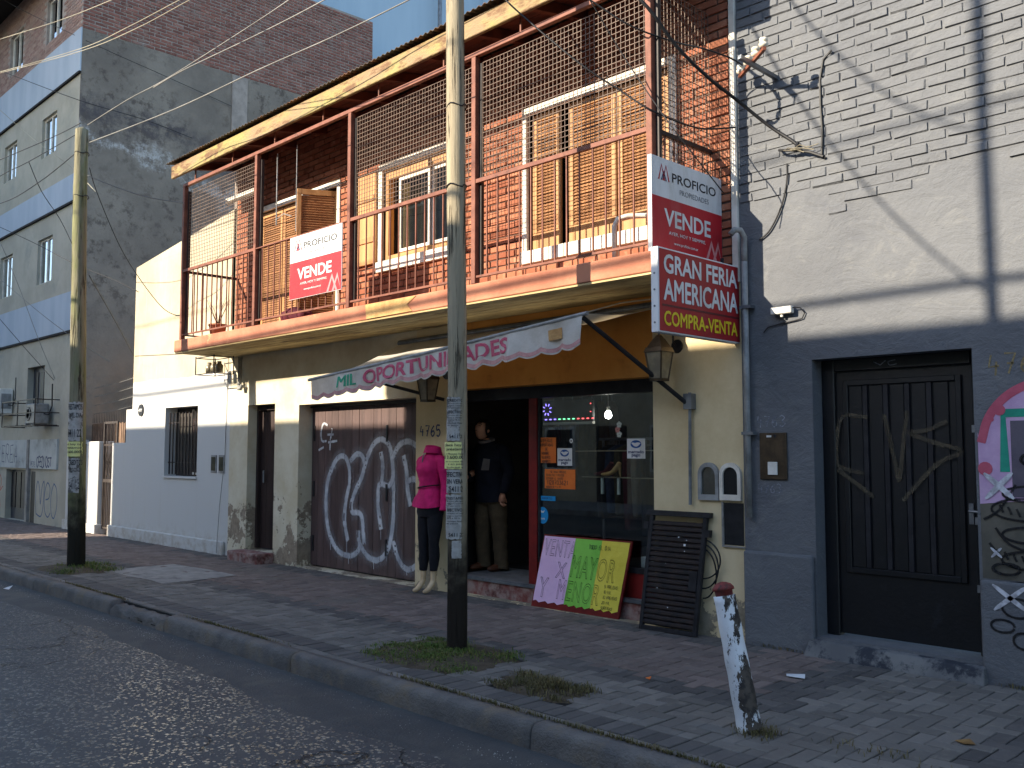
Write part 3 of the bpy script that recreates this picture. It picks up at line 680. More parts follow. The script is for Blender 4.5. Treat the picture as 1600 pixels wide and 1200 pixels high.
# brick facing
TR = [(-11.66,-9.6,3.0,4.90), (-8.77,-7.39,3.64,4.86), (-6.37,-4.52,3.34,4.90)]
bl = []
for k in range(36):
    z = 3.045 + k*.0735; x = -12.25 + (.12 if k % 2 else 0) - .24
    if z > 5.63: break
    while x < -4.0:
        a, b = max(x, -12.25), min(x+.228, -4.0); x += .24
        segs = [(a, b)]
        for (o0, o1, o2, o3) in TR:
            if o2 < z+.03 and z-.03 < o3:
                ns_ = []
                for (p, q) in segs:
                    if p < o0: ns_.append((p, min(q, o0)))
                    if q > o1: ns_.append((max(p, o1), q))
                segs = ns_
        bl += [((p+q)/2, z, q-p) for p, q in segs if q-p > .05]
bl.sort(key=lambda b: (b[0])**2 + 42 + (b[1]-1.5)**2 + (6 if b[1] > 5.0 else 0))
full = []
for v in range(6):
    mb = MB(); brick_block(mb, 0, 0, 0, .228, .016, .0625); full.append(mb.mesh('brick', MT['brick_red']))
rest = MB()
for i, (x, z, l) in enumerate(bl):
    y = -.013 + rnd.uniform(-.003, .003)
    if i < 300:
        if abs(l-.228) < .002: ob('brick', rnd.choice(full), upper, (x, y, z))
        else:
            mb = MB(); brick_block(mb, 0, 0, 0, l, .016, .0625); ob('brick', mb.mesh('brick', MT['brick_red']), upper, (x, y, z))
    else: brick_block(rest, x, y, z, l, .016, .0625)
stuff(rest.build('brickwork', MT['brick_red'], upper))
mb = MB(); mb.box(-3.985, -3.93, -.03, .25, 2.85, 5.66); mb.build('corner_strip', MT['white_trim'], H, bevel=.004)
# dark rooms behind the upper openings
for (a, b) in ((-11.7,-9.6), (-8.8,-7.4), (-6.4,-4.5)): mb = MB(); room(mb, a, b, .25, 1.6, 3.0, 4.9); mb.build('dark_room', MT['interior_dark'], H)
# slab, soffit boards
mb = MB(); mb.box(-12.38, -4.15, -.85, -.001, 2.856, 3.02); slab = mb.build('balcony_slab', MT['slab_terracotta'], H, bevel=.008)
mb = MB(); mb.poly([(-7.86,-.854,3.015),(-7.84,-.854,2.862),(-7.08,-.854,2.866),(-7.16,-.854,2.94),(-7.02,-.854,3.012)], (0,-.003,0)); mb.build('repair_patch', MT['slab_patch'], slab)
nb = 7
for i in range(nb):
    y0 = -.84 + i*.118
    mb = MB(); mb.box(-12.36, -4.17, y0, y0+.108, 2.838+rnd.uniform(-.002,.002), 2.853); mb.build('soffit_board', MT['board_soffit'], slab)
# posts and rails
PX = [-12.20, -10.21, -8.20, -6.20, -4.19]
for x in PX:
    mb = MB(); mb.box(x-.028, x+.028, -.85, -.79, 3.021, 5.16); p = mb.build('post', MT['rust_paint'], H, bevel=.003)
    mb = MB(); mb.box(x+.032, x+.060, -.80, -.765, 3.10, 5.10); mb.build('angle_bar', MT['black_bar'], p)
mb = MB(); mb.box(-12.23, -4.16, -.848, -.80, 5.162, 5.205); mb.build('top_rail', MT['rust_paint'], H, bevel=.003)
balm = {}
def baluster(h):
    if h not in balm:
        mb = MB(); mb.box(-.006, .006, -.006, .006, 0, h); balm[h] = mb.mesh('baluster', MT['rust_paint'])
    return balm[h]
for i in range(4):
    a, b = PX[i]+.03, PX[i+1]-.03; zt = 3.975
    mb = MB(); mb.box(a, b, -.845, -.81, zt-.018 if i != 1 else zt-.006, zt+.018 if i != 1 else zt+.006)
    rail = mb.build('railing', MT['rust_paint'], H); mb = MB(); mb.box(a, b, -.838, -.818, 3.075, 3.095); mb.build('foot_rail', MT['rust_paint'], rail)
    n = 14
    for k in range(1, n): ob('baluster', baluster(.875), rail, (a+(b-a)*k/n+rnd.uniform(-.004,.004), -.828, 3.096))
mb = MB(); mb.box(-4.20, -4.17, -.79, -.01, 3.955, 3.99); rail = mb.build('railing', MT['black_bar'], H); mb = MB(); mb.box(-4.195, -4.175, -.79, -.01, 3.075, 3.095); mb.build('foot_rail', MT['black_bar'], rail)
for k in range(1, 6): ob('baluster', baluster(.855), rail, (-4.185, -.79+.78*k/6, 3.096))
mb = MB(); mb.box(-12.215, -12.185, -.79, -.01, 3.955, 3.99); rail = mb.build('railing', MT['black_bar'], H); mb = MB(); mb.box(-12.21, -12.19, -.79, -.01, 3.075, 3.095); mb.build('foot_rail', MT['black_bar'], rail)
for k in range(1, 6): ob('baluster', baluster(.855), rail, (-12.2, -.79+.78*k/6, 3.096))
def wire_cage(u0, u1, z0, z1, mp, parent, name='wire_mesh'):
    mb = MB(); s = .046; w = .0047; nu = int((u1-u0)/s); nz = int((z1-z0)/s)
    for i in range(nu+1):
        u = u0+(u1-u0)*i/nu+rnd.uniform(-.0015,.0015); mb.bar(mp(u, z0, 0), mp(u+rnd.uniform(-.003,.003), z1, 0), w, w, (0,1,0))
    for j in range(nz+1):
        z = z0+(z1-z0)*j/nz+rnd.uniform(-.0015,.0015); mb.bar(mp(u0, z, .004), mp(u1, z+rnd.uniform(-.003,.003), .004), w, w)
    return stuff(mb.build(name, MT['cage_wire'], parent))
for i in (0, 2, 3): wire_cage(PX[i]+.07, PX[i+1]-.035, 4.0, 5.10, wallmap(-.79), H)
wire_cage(-.78, -.02, 3.10, 5.15, lambda u, z, c=0: Vector((-4.187+c, u, z)), H)
# roof
n = 470; rv = MB()
for i in range(n+1):
    x = -12.50 + 8.61*i/n; dz = .010*sin(2*pi*x/.076)
    for (y, z) in ((-.985, 5.525), (2.0, 6.09), (5.2, 6.70)): rv.v.append((x, y, z+dz))
    for (y, z) in ((-.985, 5.521), (2.0, 6.086), (5.2, 6.696)): rv.v.append((x, y, z+dz))
for i in range(n):
    q = i*6
    for a in (0, 1): rv.f.append((q+a, q+6+a, q+7+a, q+1+a)); rv.f.append((q+3+a, q+4+a, q+10+a, q+9+a))
    rv.f.append((q, q+3, q+9, q+6))
rv.m = [0]*len(rv.f)
roof = rv.build('roof', MT['roof_sheet'], H)
mb = MB(); mb.box(-12.45, -3.95, -.925, -.88, 5.315, 5.49); fascia = mb.build('fascia', MT['fascia_wood'], roof, bevel=.006)
mb = MB(); mb.box(-12.42, -3.96, -.878, -.83, 5.36, 5.50); mb.build('purlin', MT['rafter'], roof)
for i in range(12):
    x = -12.15 + i*.735
    mb = MB(); mb.hexa([(x-.03,-.83,5.40),(x+.03,-.83,5.40),(x+.03,0,5.56),(x-.03,0,5.56),(x-.03,-.83,5.50),(x+.03,-.83,5.50),(x+.03,0,5.66),(x-.03,0,5.66)]); mb.build('rafter', MT['rafter'], roof)
for i in range(7):
    y0 = -.83 + i*.118; z0 = 5.515+(y0+.83)*.19
    mb = MB(); mb.hexa([(-12.36,y0,z0),(-3.96,y0,z0),(-3.96,y0+.112,z0+.0213),(-12.36,y0+.112,z0+.0213),(-12.36,y0,z0+.012),(-3.96,y0,z0+.012),(-3.96,y0+.112,z0+.0333),(-12.36,y0+.112,z0+.0333)]); mb.build('ceiling_board', MT['rafter'], roof)
for i in range(8):
    x = -11.9+i*1.05
    mb = MB(); mb.box(x-.008, x+.008, -.832, -.816, 5.206, 5.42); mb.build('hanger_rod', MT['rust_paint'], roof)
mb = MB(); mb.box(-12.35,-12.28,.0,5.1,2.86,5.58); mb.box(-12.35,-3.93,5.1,5.2,0,6.5); mb.box(-4.0,-3.94,.26,5.1,0,5.6); mb.build('back_walls', MT['opp_wall_b'], H)

# louvred shutters
def shutter(parent, x0, x1, z0, z1, y, mp=None, pitch=.031, panel=0.0):
    mp = mp or (lambda a, b, c=0: Vector((a, y - c, b)))
    def bx(mb, a0, a1, b0, b1, c0, c1):
        P = [mp(a0,b0,c1),mp(a1,b0,c1),mp(a1,b0,c0),mp(a0,b0,c0),mp(a0,b1,c1),mp(a1,b1,c1),mp(a1,b1,c0),mp(a0,b1,c0)]; mb.hexa(P)
    sw = .055; mb = MB()
    bx(mb, x0, x0+sw, z0, z1, 0, .034); bx(mb, x1-sw, x1, z0, z1, 0, .034)
    bx(mb, x0+sw, x1-sw, z1-.07, z1, .001, .033); bx(mb, x0+sw, x1-sw, z0, z0+.07+panel, .001, .033)
    s = mb.build('shutter', MT['frame_wood'], parent, bevel=.003)
    a0, a1 = x0+sw-.004, x1-sw+.004; b = z0+.092+panel
    sm = MB()
    p0 = mp(a0, 0); P = []
    for (dz, c) in ((-.019,.030),(-.013,.032),(.019,.010),(.013,.004)):
        P.append((mp(a0, dz, c)-mp(a0,0,0), mp(a1, dz, c)-mp(a0,0,0)))
    sm.add([p[0] for p in P]+[p[1] for p in P], [(0,4,5,1),(1,5,6,2),(2,6,7,3),(3,7,4,0),(0,1,2,3),(4,7,6,5)])
    me = sm.mesh('slat', MT['shutter_wood'])
    while b < z1-.072:
        ob('slat', me, s, mp(a0, b, 0)); b += pitch
    return s
# right-hand window
def trim(x0, x1, z0, z1, sill, left=True, right=True, t=.07):
    mb = MB()
    mb.box(x0-.065, x1+.065, -.035, .05, z1, z1+.075)
    if left: mb.box(x0-.065, x0, -.034, .05, z0, z1)
    if right: mb.box(x1, x1+.065, -.034, .05, z0, z1)
    if sill: mb.box(x0-.08, x1+.08, -.06, .05, z0-.125, z0)
    return mb
w = trim(-6.31, -4.58, 3.46, 4.84, True).build('window_surround', MT['white_trim'], H, bevel=.004)
for k in range(1, 9):
    x = -6.39 + k*.2; mb = MB(); mb.box(x-.003, x+.003, -.062, -.02, 3.335, 3.4605); mb.build('sill_joint', MT['mortar'], w)
for (a, b) in ((-6.27,-5.90), (-5.79,-5.21), (-5.19,-4.62)): shutter(H, a, b, 3.47, 4.835, .05, panel=.10)
# left-hand balcony door
trim(-11.6, -9.65, 3.022, 4.82, False).build('door_surround', MT['white_trim'], H, bevel=.004)
for (a, b) in ((-11.57,-11.02), (-11.0,-10.46)): shutter(H, a, b, 3.03, 4.815, .05, panel=.05)
an = radians(62); org = Vector((-9.67, .02, 0))
shutter(H, 0, .52, 3.03, 4.76, 0, mp=lambda a, b, c=0: org + Vector((-cos(an)*a - sin(an)*c*1.0, -sin(an)*a + cos(an)*c*1.0, b)), panel=.05)
# middle window: plain yellow leaf folded back, sash window with curtains
w = trim(-8.71, -7.45, 3.71, 4.80, True, t=.05).build('window_surround', MT['white_trim'], H, bevel=.004)
mb = MB(); mb.box(-9.30,-8.80,-.055,-.022,3.71,4.80); lf = mb.build('shutter', MT['frame_wood'], H, bevel=.004)
for z in (4.0, 4.5):
    mb = MB(); mb.box(-9.28,-8.82,-.072,-.056,z-.03,z+.03); mb.build('batten', MT['frame_wood'], lf)
mb = MB(); mb.box(-8.71,-8.64,.02,.10,3.72,4.79); mb.box(-7.52,-7.45,.02,.10,3.72,4.79); mb.box(-8.64,-7.52,.02,.10,4.70,4.79); mb.box(-8.64,-7.52,.02,.10,3.72,3.78)
mw = mb.build('window', MT['frame_wood'], H)
for (a, b) in ((-8.47,-7.90), (-7.86,-7.54)):
    mb = MB()
    for q in ((a,a+.035,3.80,4.68),(b-.035,b,3.80,4.68),(a+.035,b-.035,4.645,4.68),(a+.035,b-.035,3.80,3.835)): mb.box(q[0],q[1],.04,.08,q[2],q[3])
    mb.build('sash', MT['white_trim'], mw)
    mb = MB(); mb.box(a+.03,b-.03,.058,.063,3.83,4.65); mb.build('pane', MT['window_glass'], mw)
def curtain(x0, x1, z0, z1, y, parent, mat='curtain', amp=.02, per=.11):
    mb = MB(); n = int((x1-x0)/.012)
    for i in range(n+1):
        x = x0+(x1-x0)*i/n; yy = y+amp*sin(2*pi*x/per)+amp*.5*sin(2*pi*x/(per*2.7)+1)
        mb.v += [(x, yy, z1), (x+.01*sin(x*20), yy+.01*sin(x*9), (z0+z1)/2), (x, yy, z0)]
    for i in range(n):
        for a in (0, 1): mb.f.append((i*3+a, i*3+a+1, i*3+4+a, i*3+3+a)); mb.m.append(0)
    return mb.build('curtain', MT[mat], parent, smooth=True)
curtain(-8.62, -7.98, 3.74, 4.76, .16, mw); curtain(-7.92, -7.56, 3.74, 4.76, .20, mw, 'grey_fabric')

# ---- ground floor: narrow door, garage door, shop front
mb = MB(); mb.box(-11.83,-11.78,.14,.24,.14,2.12); mb.box(-11.15,-11.10,.14,.24,.14,2.12); mb.box(-11.78,-11.15,.14,.24,2.06,2.12); dr = mb.build('door', MT['dark_door'], H)
for k in range(4):
    a = -11.78+k*.1575
    mb = MB(); mb.box(a+.002,a+.1555,.19,.225,.14,2.06); mb.build('plank', MT['dark_door'], dr)
mb = MB(); mb.box(-11.30,-11.25,.183,.19,1.55,1.95); mb.build('pane', MT['wood_brown'], dr)
mb = MB(); mb.tube([(-11.62,.14,1.05),(-11.62,.14,1.22)], .012, 8); mb.build('handle', MT['galv'], dr)
mb = MB(); mb.box(-11.86,-11.06,-.26,.0,-.01,.13); mb.build('door_step', MT['step_red'], H, bevel=.012)
gd = MB(); gd.box(-10.50,-8.07,.17,.25,2.052,2.088); gar = gd.build('garage_door', MT['black_door'], H)
GP = []; npk = 16
for k in range(npk):
    a = -10.49+k*(2.41/npk); GP.append(a)
    mb = MB(); mb.box(a+.003, a+2.41/npk-.003, .20+rnd.uniform(-.003,.003), .235, .02, 2.05); mb.build('plank', MT['garage_wood'], gar)
mb = MB(); mb.box(-10.5,-8.07,.236,.25,0,2.05); mb.build('backing', MT['black_door'], gar)
for (x, z) in ((-10.43,1.72),(-10.43,1.0),(-10.43,.3),(-8.86,1.70),(-8.86,1.0),(-8.86,.35)):
    mb = MB(); mb.box(x-.014, x+.014, .186, .20, z-.1, z+.1); mb.build('hinge', MT['dark_metal'], gar)
gap = lambda x, z: min(abs(x-a) for a in GP) < .0045
GR = [  # big bubble letters sprayed on the planks, in metres on the door face
 [(-9.62,1.08),(-9.63,1.27),(-9.74,1.42),(-9.92,1.38),(-10.10,1.12),(-10.14,.78),(-10.06,.45),(-9.85,.24),(-9.58,.20),(-9.42,.28),(-9.40,.38)],
 [(-9.62,1.08),(-9.70,.86),(-9.72,.62),(-9.66,.42),(-9.64,.38)],
 [(-9.62,1.36),(-9.48,1.45),(-9.36,1.43),(-9.30,1.32)],
 [(-9.42,.52),(-9.40,.38),(-9.22,.22),(-9.00,.20),(-8.82,.34),(-8.74,.60),(-8.72,.92),(-8.74,1.18)],
 [(-9.46,.74),(-9.56,.74),(-9.57,.86),(-9.48,1.02),(-9.36,1.18),(-9.26,1.40),(-9.12,1.58),(-8.96,1.63),(-8.82,1.56),(-8.76,1.40),(-8.74,1.18),(-8.82,1.08),(-8.96,1.10),(-9.02,1.05),(-9.02,.82),(-8.96,.56)],
 [(-9.46,.74),(-9.36,.70),(-9.32,.52),(-9.30,.36)],
 [(-8.98,1.48),(-8.94,1.30),(-8.96,1.12)],
 [(-8.76,1.40),(-8.62,1.56),(-8.44,1.60),(-8.26,1.52),(-8.12,1.34),(-8.09,1.22)],
 [(-8.72,.44),(-8.62,.24),(-8.46,.14),(-8.28,.20),(-8.14,.36),(-8.10,.50)],
 [(-8.54,1.44),(-8.48,1.26),(-8.46,1.06),(-8.40,.86)],
 [(-8.46,1.14),(-8.34,1.17),(-8.20,1.10),(-8.09,1.00)],
]
DR = [[(x, z), (x+.003, z-l)] for x, z, l in ((-10.02,.40,.16),(-9.62,.20,.10),(-9.10,.21,.13),(-8.84,.40,.2),(-8.46,.15,.08),(-9.66,.38,.14),(-8.96,.56,.12),(-9.94,1.36,.1))]
for q, s in enumerate(GR): mb = MB(); mb.uv = []; ribbon(mb, wallmap(.199-.0001*q), s, .24, .0, 6, drop=gap, across=4, jit=.02); stuff(mb.build('overspray', MT['spray_mist'], gar))
for q, s in enumerate(GR+DR): mb = MB(); mb.uv = []; ribbon(mb, wallmap(.197-.0004*q), s, .098 if q < len(GR) else .012, .0, 6 if q < len(GR) else 1, drop=gap, across=4 if q < len(GR) else 2, jit=.05); stuff(mb.build('graffiti_stroke', MT['spray_soft'], gar))
mb = MB(); mb.uv = []
for s in ([(-10.12,1.82),(-10.22,1.84),(-10.27,1.72),(-10.24,1.62),(-10.14,1.62)], [(-10.12,1.70),(-9.98,1.70)], [(-10.02,1.78),(-10.05,1.62),(-10.06,1.50)], [(-10.1,1.60),(-9.9,1.62)], [(-10.32,1.50),(-10.2,1.54)]):
    ribbon(mb, wallmap(.191), s, .042, .0, 5, drop=gap, across=2, jit=.1)
stuff(mb.build('graffiti_tag', MT['spray_soft'], gar))
# 4765 in navy brush strokes
mb = MB(); hand(mb, wallmap(0), '4765', -7.99, 1.655, .115, .017, 1.0, .003, .12, -.01); mb.build('house_number', MT['ink_navy'], H)
# shop front
mb = MB(); mb.box(SH0, SH1, .12, .30, -.02, .155); st_ = mb.build('shop_step', MT['step_red'], H, bevel=.006)
mb = MB(); mb.box(SH0+.001, SH1-.001, .105, .9, .156, .18); mb.build('step_slab', MT['step_top'], st_, bevel=.003)
mb = MB(); mb.box(SH0+.002, SH1-.002, .10, .118, .15, .183); mb.build('step_edge', MT['galv'], st_)
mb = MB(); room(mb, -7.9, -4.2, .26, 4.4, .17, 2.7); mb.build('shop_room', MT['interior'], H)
fy = .19
mb = MB(); mb.box(SH0, SH1, fy-.03, fy+.05, 2.02, 2.139); mb.build('shop_header', MT['dark_metal'], H)
sf = MB(); sf.box(-6.47,-6.36,fy-.03,fy+.05,.181,2.019); shop = sf.build('shop_window', MT['red_frame'], H)
for nm, bx_, mt in (('stall_riser',(-6.36,SH1,fy-.01,fy+.04,.181,.40),'red_frame'), ('bottom_rail',(-6.36,SH1,fy-.02,fy+.04,.401,.45),'dark_metal'), ('side_stile',(SH1-.04,SH1,fy-.02,fy+.04,.451,2.019),'dark_metal'), ('side_stile',(-6.36,-6.335,fy-.02,fy+.04,.451,2.019),'dark_metal')):
    mb = MB(); mb.box(*bx_); mb.build(nm, MT[mt], shop, bevel=.003)
mb = MB(); mb.box(-6.335, SH1-.04, fy+.005, fy+.011, .451, 2.019); mb.build('pane', MT['shop_glass'], shop)
mb = MB(); mb.box(SH0,SH0+.045,fy-.03,fy+.05,.181,2.019); mb.build('door_jamb', MT['wood_brown'], H)

# ------------------------------------------------------------------ the white house next door
WH = thing('white_house', 'low white-painted house with one barred window beside the garage door', 'house', (-14.3, 0, 0))
mb = MB(); sheet(mb, -15.8, -12.352, -.02, 4.65, 0, [(-14.50,-13.36,1.09,2.18)])
mb.poly([(-15.8,.0,4.651),(-12.272,.0,4.651),(-12.272,0,5.04)], (0,.25,0)); mb.box(-12.352,-12.272,.0,.25,2.86,4.651)
mb.box(-16.05,-15.801,.0,.25,-.02,2.2); mb.box(-16.62,-16.051,.0,.25,-.02,1.63)
mb.box(-15.8,-15.6,.251,6,-.02,4.6)
mb.build('wall', MT['white_wall'], WH)
mb = MB(); mb.box(-16.64,-12.42,-.05,-.001,-.02,.19); mb.build('plinth', MT['white_wall'], WH, bevel=.012)
mb = MB(); mb.box(-14.52,-13.34,-.03,.19,1.065,1.088); mb.build('sill', MT['white_wall'], WH)
mb = MB(); mb.box(-14.5,-13.36,.20,.24,1.09,2.18); wd = mb.build('window', MT['interior'], WH)
mb = MB(); mb.box(-13.86,-13.46,.17,.199,1.16,2.0); mb.build('shutter', MT['dark_door'], wd)
mb = MB(); mb.box(-13.90,-13.87,.165,.199,1.12,2.14); mb.box(-13.45,-13.42,.165,.199,1.12,2.14); mb.box(-13.87,-13.45,.165,.199,1.12,1.15); mb.build('frame', MT['white_trim'], wd)
mb = MB(); mb.box(-14.49,-13.37,.055,.065,1.30,1.315); mb.box(-14.49,-13.37,.055,.065,1.93,1.945); gr_ = mb.build('grille', MT['black_bar'], WH)
mb = MB(); mb.box(-.008,.008,-.008,.008,0,.98); bar_ = mb.mesh('bar', MT['black_bar'])
for k in range(10): ob('bar', bar_, gr_, (-14.42+k*.112, .05, 1.12))
for x in (-12.80, -12.56):
    mb = MB(); mb.box(x-.085,x+.085,-.014,-.001,1.17,1.43); mbx = mb.build('meter_box', MT['grey_plastic'], WH, bevel=.004)
    mb = MB(); mb.box(x-.06,x+.06,-.02,-.0145,1.20,1.40); mb.build('meter_door', MT['olive_fabric'], mbx)
mb = MB(); mb.lathe([(.0,-.022),(.10,-.02),(.105,-.001)], (-15.43,0,2.17), 20, 'y'); pq = mb.build('number_plaque', MT['ink_dark'], WH)
mb = MB(); put_text(mb, wallmap(-.022), '4777', -15.50, -15.36, 2.145, 2.195, .001, .03); mb.build('number', MT['sign_white'], pq)

# ------------------------------------------------------------------ gate between the white house and the tall block
GT = thing('garden_gate', 'narrow wrought iron gate between white pillar and white wall', 'gate', (-16.95, .1, 0))
mb = MB(); mb.box(-17.25,-17.215,.08,.11,.08,2.02); mb.box(-16.665,-16.63,.08,.11,.08,2.02); mb.box(-17.215,-16.665,.085,.105,1.98,2.02); mb.box(-17.215,-16.665,.085,.105,.09,.12); mb.box(-17.215,-16.665,.085,.105,.92,.98); mb.box(-17.215,-16.665,.085,.105,1.58,1.61)
mb.build('frame', MT['gate_paint'], GT)
for k in range(7):
    mb = MB(); x = -17.18+k*.08; mb.box(x-.006,x+.006,.09,.10,.12,1.98 if k % 2 else .92); mb.build('bar', MT['gate_paint'], GT)
for k in range(3):
    mb = MB(); x = -17.1+k*.16
    for sgn in (-1, 1):
        mb.tube([(x+sgn*.06*sin(t*pi/8), .095, 1.02+.5*t/8) for t in range(9)], .008, 5); mb.tube([(x+sgn*.03*cos(t*.9), .095, 1.28+.03*sin(t*.9)) for t in range(8)], .007, 5)
    mb.build('scroll', MT['gate_paint'], GT)
GW = thing('gate_pillar', 'sunlit white pillar left of the iron gate', 'pillar', (-17.5, .1, 0))
mb = MB(); mb.box(-17.84,-17.26,-.0,.3,-.02,1.66); mb.build('shaft', MT['white_wall'], GW, bevel=.012)
mb = MB(); mb.box(-17.87,-17.23,-.05,.33,-.02,.16); mb.build('foot', MT['white_wall'], GW, bevel=.01)
LW = thing('low_wall', 'stepped low white wall behind the far mossy pole', 'wall', (-18.3, .1, 0))
mb = MB(); mb.box(-18.78,-18.42,-.02,.25,-.02,1.7); mb.box(-18.419,-17.88,-.01,.25,-.02,1.1); mb.build('wall', MT['white_wall'], LW)
mb = MB(); mb.box(-18.79,-17.88,-.07,-.021,-.02,.18); mb.build('foot', MT['white_wall'], LW)
mb = MB(); mb.box(-18.40,-17.9,.05,.06,1.12,1.62); mb.build('panel', MT['dark_metal'], LW)
FN = thing('slat_fence', 'brown vertical slat fence with spikes and wires behind the gate', 'fence', (-17.6, .5, 0))
mb = MB(); mb.box(0,.062,0,.02,0,2.02); me = mb.mesh('slat', MT['slat_brown'])
for k in range(33): ob('slat', me, FN, (-18.76+k*.082, .42+rnd.uniform(-.004,.004), rnd.uniform(-.02,.02)))
mb = MB(); mb.box(-18.77,-16.0,.445,.475,1.7,1.74); mb.box(-18.77,-16.0,.445,.475,.4,.44); mb.build('rail', MT['slat_brown'], FN)
mb = MB(); mb.tube([(0,0,0),(0,0,.2)], [.006,.001], 4); me = mb.mesh('spike', MT['gate_paint'])
for k in range(33): ob('spike', me, FN, (-18.73+k*.082, .43, 2.03))
for k in range(4):
    mb = MB(); z = 2.33+k*.17; mb.tube([(-18.75,.45,z-.12),(-17.6,.45,z-.07),(-16.7,.45,z),(-15.82,.3,z+.09)], .004, 4)
    for q in range(26): x = -18.7+q*.11; mb.tube([(x,.44,z-.12+(x+18.75)*.07-.015),(x+.02,.46,z-.12+(x+18.75)*.07+.02)], .003, 3)
    mb.build('barbed_wire', MT['cable_grey'], FN)
# ------------------------------------------------------------------ tall block on the left
TB = thing('apartment_block', 'tall grey apartment block with blue bands and bare brick top', 'building', (-24, 0, 0))
wins = []
for cx in (-20.55, -23.15, -25.8, -28.4):
    for (z0, z1) in ((7.75,8.62), (5.0,5.97)): wins.append((cx-.45, cx+.45, z0, z1))
ops = list(wins) + [(-21.35,-20.28,2.10,3.26), (-22.55,-21.12,-.0,1.08)]
mb = MB(); sheet(mb, -34, -18.83, -.02, 9.97, .0, ops, .3); mb.build('front_wall', MT['grey_green_wall'], TB)
twins = [(cx-.47, cx+.47, 10.27, 11.25) for cx in (-20.47, -23.0, -25.6)]
mb = MB(); sheet(mb, -34, -18.83, 9.972, 12.3, .0, twins, .3); tw = mb.build('brick_front', MT['mortar_old'], TB)
bl = MB(); fb = []
for k in range(32):
    z = 10.02+k*.072; x = -31+(.125 if k % 2 else 0)
    while x < -18.9:
        a, b = x, x+.235; x += .25
        if any(a < q[1]+.02 and b > q[0]-.02 and q[2]-.03 < z < q[3]+.03 for q in twins): continue
        fb.append(((a+b)/2, z))
for (x, z) in fb: brick_block(bl, x, -.008, z, .235, .01, .06, .003)
stuff(bl.build('brickwork', MT['brick_front'], tw))
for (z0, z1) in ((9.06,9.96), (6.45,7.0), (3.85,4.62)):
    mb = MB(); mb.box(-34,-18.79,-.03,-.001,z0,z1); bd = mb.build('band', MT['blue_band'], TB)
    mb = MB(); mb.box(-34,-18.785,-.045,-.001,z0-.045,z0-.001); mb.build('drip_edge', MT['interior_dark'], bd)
def alu_window(parent, x0, x1, z0, z1, y):
    mb = MB(); t = .04
    for q in ((x0,x0+t,z0,z1),(x1-t,x1,z0,z1),(x0+t,x1-t,z1-t,z1),(x0+t,x1-t,z0,z0+t)): mb.box(q[0],q[1],y,y+.05,q[2],q[3])
    xm = x0+(x1-x0)*.5; mb.box(xm-.025,xm+.025,y-.004,y+.046,z0+t,z1-t)
    w = mb.build('window', MT['white_trim'], parent)
    for (a, b) in ((x0+t,xm-.025),(xm+.025,x1-t)):
        mb = MB(); mb.box(a,b,y+.02,y+.026,z0+t,z1-t); mb.build('pane', MT['window_glass'], w)
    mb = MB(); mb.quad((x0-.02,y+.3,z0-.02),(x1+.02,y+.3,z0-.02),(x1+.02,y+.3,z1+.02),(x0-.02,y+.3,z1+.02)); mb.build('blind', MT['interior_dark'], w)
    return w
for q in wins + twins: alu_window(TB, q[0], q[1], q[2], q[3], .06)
mb = MB(); mb.box(-21.33,-20.30,.12,.16,2.12,3.24); sd_ = mb.build('steel_door', MT['tin_door'], TB)
for k in range(3): mb = MB(); x = -21.2+k*.35; mb.box(x,x+.2,.105,.119,2.2,3.15); mb.build('door_panel', MT['dark_metal'], sd_)
mb = MB(); mb.box(-22.54,-21.13,.12,.16,-.0,1.07); gdr = mb.build('garage_door', MT['tin_door'], TB)
for k in range(4): mb = MB(); x = -22.5+k*.35; mb.box(x,x+.28,.10,.119,.25,1.02); mb.build('door_panel', MT['dark_metal'], gdr)
mb = MB(); mb.box(-34,-19.3,-.04,-.001,1.12,1.72); fr = mb.build('shop_band', MT['band_grey'], TB)
mb = MB(); mb.box(-21.05,-20.92,-.06,-.001,0,1.72); mb.build('pilaster', MT['concrete'], TB)
mb = MB(); mb.box(-20.85,-20.62,-.006,-.001,.0,1.06); mb.build('dark_slot', MT['dark_metal'], TB)
for (s, a, b, h_, w_, ad, wo) in (('EREA.',-22.75,1.24,.36,.022,1.0,.3), ('CPEDNOST',-20.45,1.16,.2,.03,.7,.5), ('PETE',-20.8,1.16,.1,.014,.9,.3)): mb = MB(); hand(mb, wallmap(-.041), s, a, b, h_, w_, ad, .002, wo); stuff(mb.build('graffiti', MT['ink_navy'], fr))
NEO = [[(-20.5,.2),(-20.55,.6),(-20.45,.86),(-20.32,.7),(-20.25,.4),(-20.18,.75),(-20.06,.85),(-20.08,.4),(-20.2,.16),(-20.5,.2)], [(-19.95,.5),(-19.75,.55),(-19.72,.75),(-19.88,.84),(-20.02,.6),(-19.98,.28),(-19.8,.16),(-19.66,.25)], [(-19.5,.84),(-19.64,.6),(-19.6,.25),(-19.44,.16),(-19.3,.4),(-19.34,.72),(-19.5,.84)]]
stroke_wall(TB, 0, 'graffiti', 'spray_blue', NEO, .035, .003)
stroke_wall(TB, 0, 'graffiti', 'spray_red', [[(-23.1,.5),(-23.2,.8),(-23.0,.95),(-22.85,.8),(-22.95,.6),(-22.75,.7)], [(-23.1,.15),(-23.2,.35),(-23.0,.45),(-22.9,.25),(-23.1,.12)]], .035, .003)
